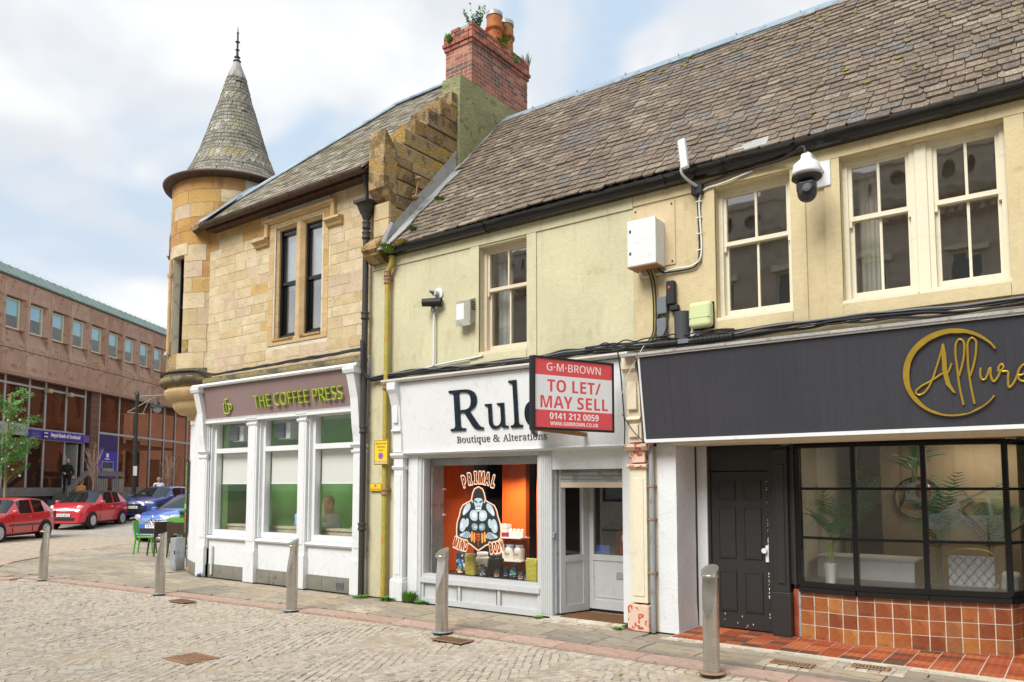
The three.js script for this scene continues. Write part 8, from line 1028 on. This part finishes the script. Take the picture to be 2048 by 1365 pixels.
{
  const toC = Math.atan2(42, 18), P = CW(-22.5, 39.0, 1.43);
  person('man in black jersey and trousers on the bank steps holding papers', P.toArray(), toC - 0.1, { top: '#16181c', legs: '#1a1c24', hair: '#6b6258', collar: true, stride: 0.06, arms: [[[-0.05, -0.27, 0.02], [0.1, -0.06, 0.2]], [[0.08, -0.27, 0.0], [0.02, -0.2, 0.1]]] });
  const P2 = CW(-20.1, 36.0, 0.36); person('man in tan jacket and brown flat cap walking behind the red bubble-shaped car', [P2.x, P2.y, P2.z], toC + 2.4, { top: '#b0793f', legs: '#3a3430', hair: '#6b5a4a', cap: '#6d4a3a', arms: down, collar: true });
  const P3 = CW(-17.3, 37.8, 0.5); person('dark haired man in white shirt behind the dark blue car', [P3.x, P3.y, P3.z], toC - 0.2, { top: '#e4e6ea', hair: '#2a2220', arms: [[[-0.05, -0.27, 0.02], [0.08, 0.18, 0.16]], [[0.05, -0.28, 0], [0, -0.22, 0.08]]] });
  // in the café window
  person('blonde woman in a pale jumper seated in the café window', [-11.22, 0.26, -0.66], Math.PI / 2 - 0.25, { top: '#eef1f4', legs: '#2c3444', skin: '#e0b096', hair: '#dcc88c', long: true, sit: true, lean: 0.16, cell: 0.011, headTurn: 0.12, arms: [[[-0.02, -0.24, 0.06], [0.06, -0.02, 0.24]], [[0.03, -0.24, 0.06], [-0.05, -0.02, 0.24]]] });
  person('person in a green top leaning at the right edge of the café window', [-10.2, 0.26, -0.84], -Math.PI / 2 + 0.2, { top: '#3a9a72', legs: '#2c3444', hair: '#b08a5a', sit: true, lean: 0.22, cell: 0.015, arms: [[[-0.06, -0.22, 0.12], [0.08, -0.02, 0.22]], [[0.08, -0.2, 0.14], [-0.02, -0.04, 0.24]]] });
  person('person in a light blue top half hidden in the middle café window', [-12.1, 0.26, -0.8], Math.PI / 2 + 0.3, { top: '#9cbcf0', legs: '#2c3444', hair: '#a07a4a', sit: true, lean: 0.1, arms: fwd }); person('person in dark clothes at the right edge of the left café window', [-13.6, 0.2, -0.8], Math.PI / 2, { top: '#23252d', legs: '#2c3444', hair: '#2a221e', skin: '#a8745c', sit: true, lean: 0.12, arms: fwd });
}
// ---------- weeds, moss ----------
function weed(label, x, y, z, r, h, n, mat, cat = 'weed', name = 'weed_tuft') {
  const P = []; for (let i = 0; i < n; i++) { const a = rr(0, 6.28), d = Math.sqrt(rnd()) * r, hh = h * rr(0.4, 1), bx0 = x + Math.cos(a) * d * 0.5, bz = z + Math.sin(a) * d * 0.5, tx = x + Math.cos(a) * d * 1.3, tz = z + Math.sin(a) * d * 1.3, w = 0.008 + 0.012 * rnd(), c = Math.cos(a + 1.57) * w, s = Math.sin(a + 1.57) * w, my = y + hh * 0.6, mx = (bx0 + tx) / 2, mz = (bz + tz) / 2; P.push(bx0, y, bz, mx + c, my, mz + s, mx - c, my, mz - s, mx + c, my, mz + s, tx, y + hh, tz, mx - c, my, mz - s); }
  const g = new THREE.BufferGeometry(); g.setAttribute('position', new THREE.Float32BufferAttribute(P, 3)); g.computeVertexNormals(); return solo(name, label, cat, g, mat);
}
{
  const x = -9.15, y = 10.5, z = -2.35, P = [], t = thing('weed_bush', 'bushy leafy weed growing on the corner of the chimney top', 'weed', [x, y, z]), st = [];
  for (let i = 0; i < 34; i++) { const a = rr(0, 6.28), l = rr(0.25, 0.58), e = V(Math.cos(a) * l * 0.42, l, Math.sin(a) * l * 0.42), b0 = V(rr(-0.06, 0.06), 0, rr(-0.06, 0.06)); st.push(rod([x + b0.x, y, z + b0.z], [x + e.x, y + e.y, z + e.z], 0.004, 0.002, 3)); for (let k = 0; k < 16; k++) { const c = b0.clone().lerp(e, rr(0.15, 1)).add(V(x, y, z)), q = Q(rr(-0.8, 0.8), rr(0, 6.28), rr(-0.8, 0.8)), w = rr(0.012, 0.02), ll = rr(0.035, 0.06); for (const v of [[0, 0, 0], [w, 0.004, ll * 0.5], [-w, 0.004, ll * 0.5], [w, 0.004, ll * 0.5], [0, 0, ll], [-w, 0.004, ll * 0.5]]) { const p = V(...v).applyQuaternion(q).add(c); P.push(p.x, p.y, p.z); } } }
  const g = new THREE.BufferGeometry(); g.setAttribute('position', new THREE.Float32BufferAttribute(P, 3)); g.computeVertexNormals(); part(t, 'leaves', g, M('#3f7a3a', 0.75, { phys: true, transmission: 0.25, thickness: 0 })); part(t, 'stems', st, m.grass);
} weed('small green weed clinging to the street face of the chimney', -9.48, 10.3, -1.97, 0.07, 0.16, 70, m.grass); weed('yellow green moss tuft on the chimney top beside the pots', -8.93, 10.52, -2.95, 0.14, 0.13, 90, m.moss); weed('small weed on the chimney edge right of the pots', -8.92, 10.34, -3.4, 0.07, 0.15, 60, m.grass); weed('wispy stalks at the far end of the chimney', -9.0, 10.5, -3.9, 0.12, 0.35, 26, M('#8c9a8a', 0.9));
weed('moss cushion bulging from the end of the black gutter', -8.82, 5.48, 0.17, 0.14, 0.18, 320, m.moss, 'moss', 'moss_cushion'); weed('dry yellow moss along the start of the black gutter', -8.55, 5.58, 0.13, 0.16, 0.08, 160, M('#a59a3c', 1), 'moss', 'moss_cushion'); weed('moss on the lowest slates beside the flashing', -8.5, 5.86, -0.03, 0.08, 0.06, 90, m.moss, 'moss', 'moss_cushion'); weed('dark moss clump on slates halfway up the flashing', -8.5, 6.55, -0.68, 0.09, 0.05, 90, m.moss, 'moss', 'moss_cushion');
weed('leafy weed at the foot of the white boutique pilaster', -8.36, 0.0, 0.1, 0.13, 0.2, 120, m.grass); weed('short grass between yellow downpipe and white pilaster', -8.75, 0.0, 0.16, 0.16, 0.07, 120, m.grass); weed('short grass at the foot of the black downpipe', -9.3, 0, 0.22, 0.14, 0.05, 70, m.grass); weed('short grass beside the boutique stall riser', -8.1, 0, 0.08, 0.14, 0.06, 60, m.grass); weed('tiny grass tuft before the boutique doorway', -5.95, 0, 0.14, 0.08, 0.04, 40, m.grass); weed('tiny grass tuft beside the red peeling plinth', -4.7, 0, 0.2, 0.08, 0.04, 40, m.grass);
renderer.render(scene, camera);
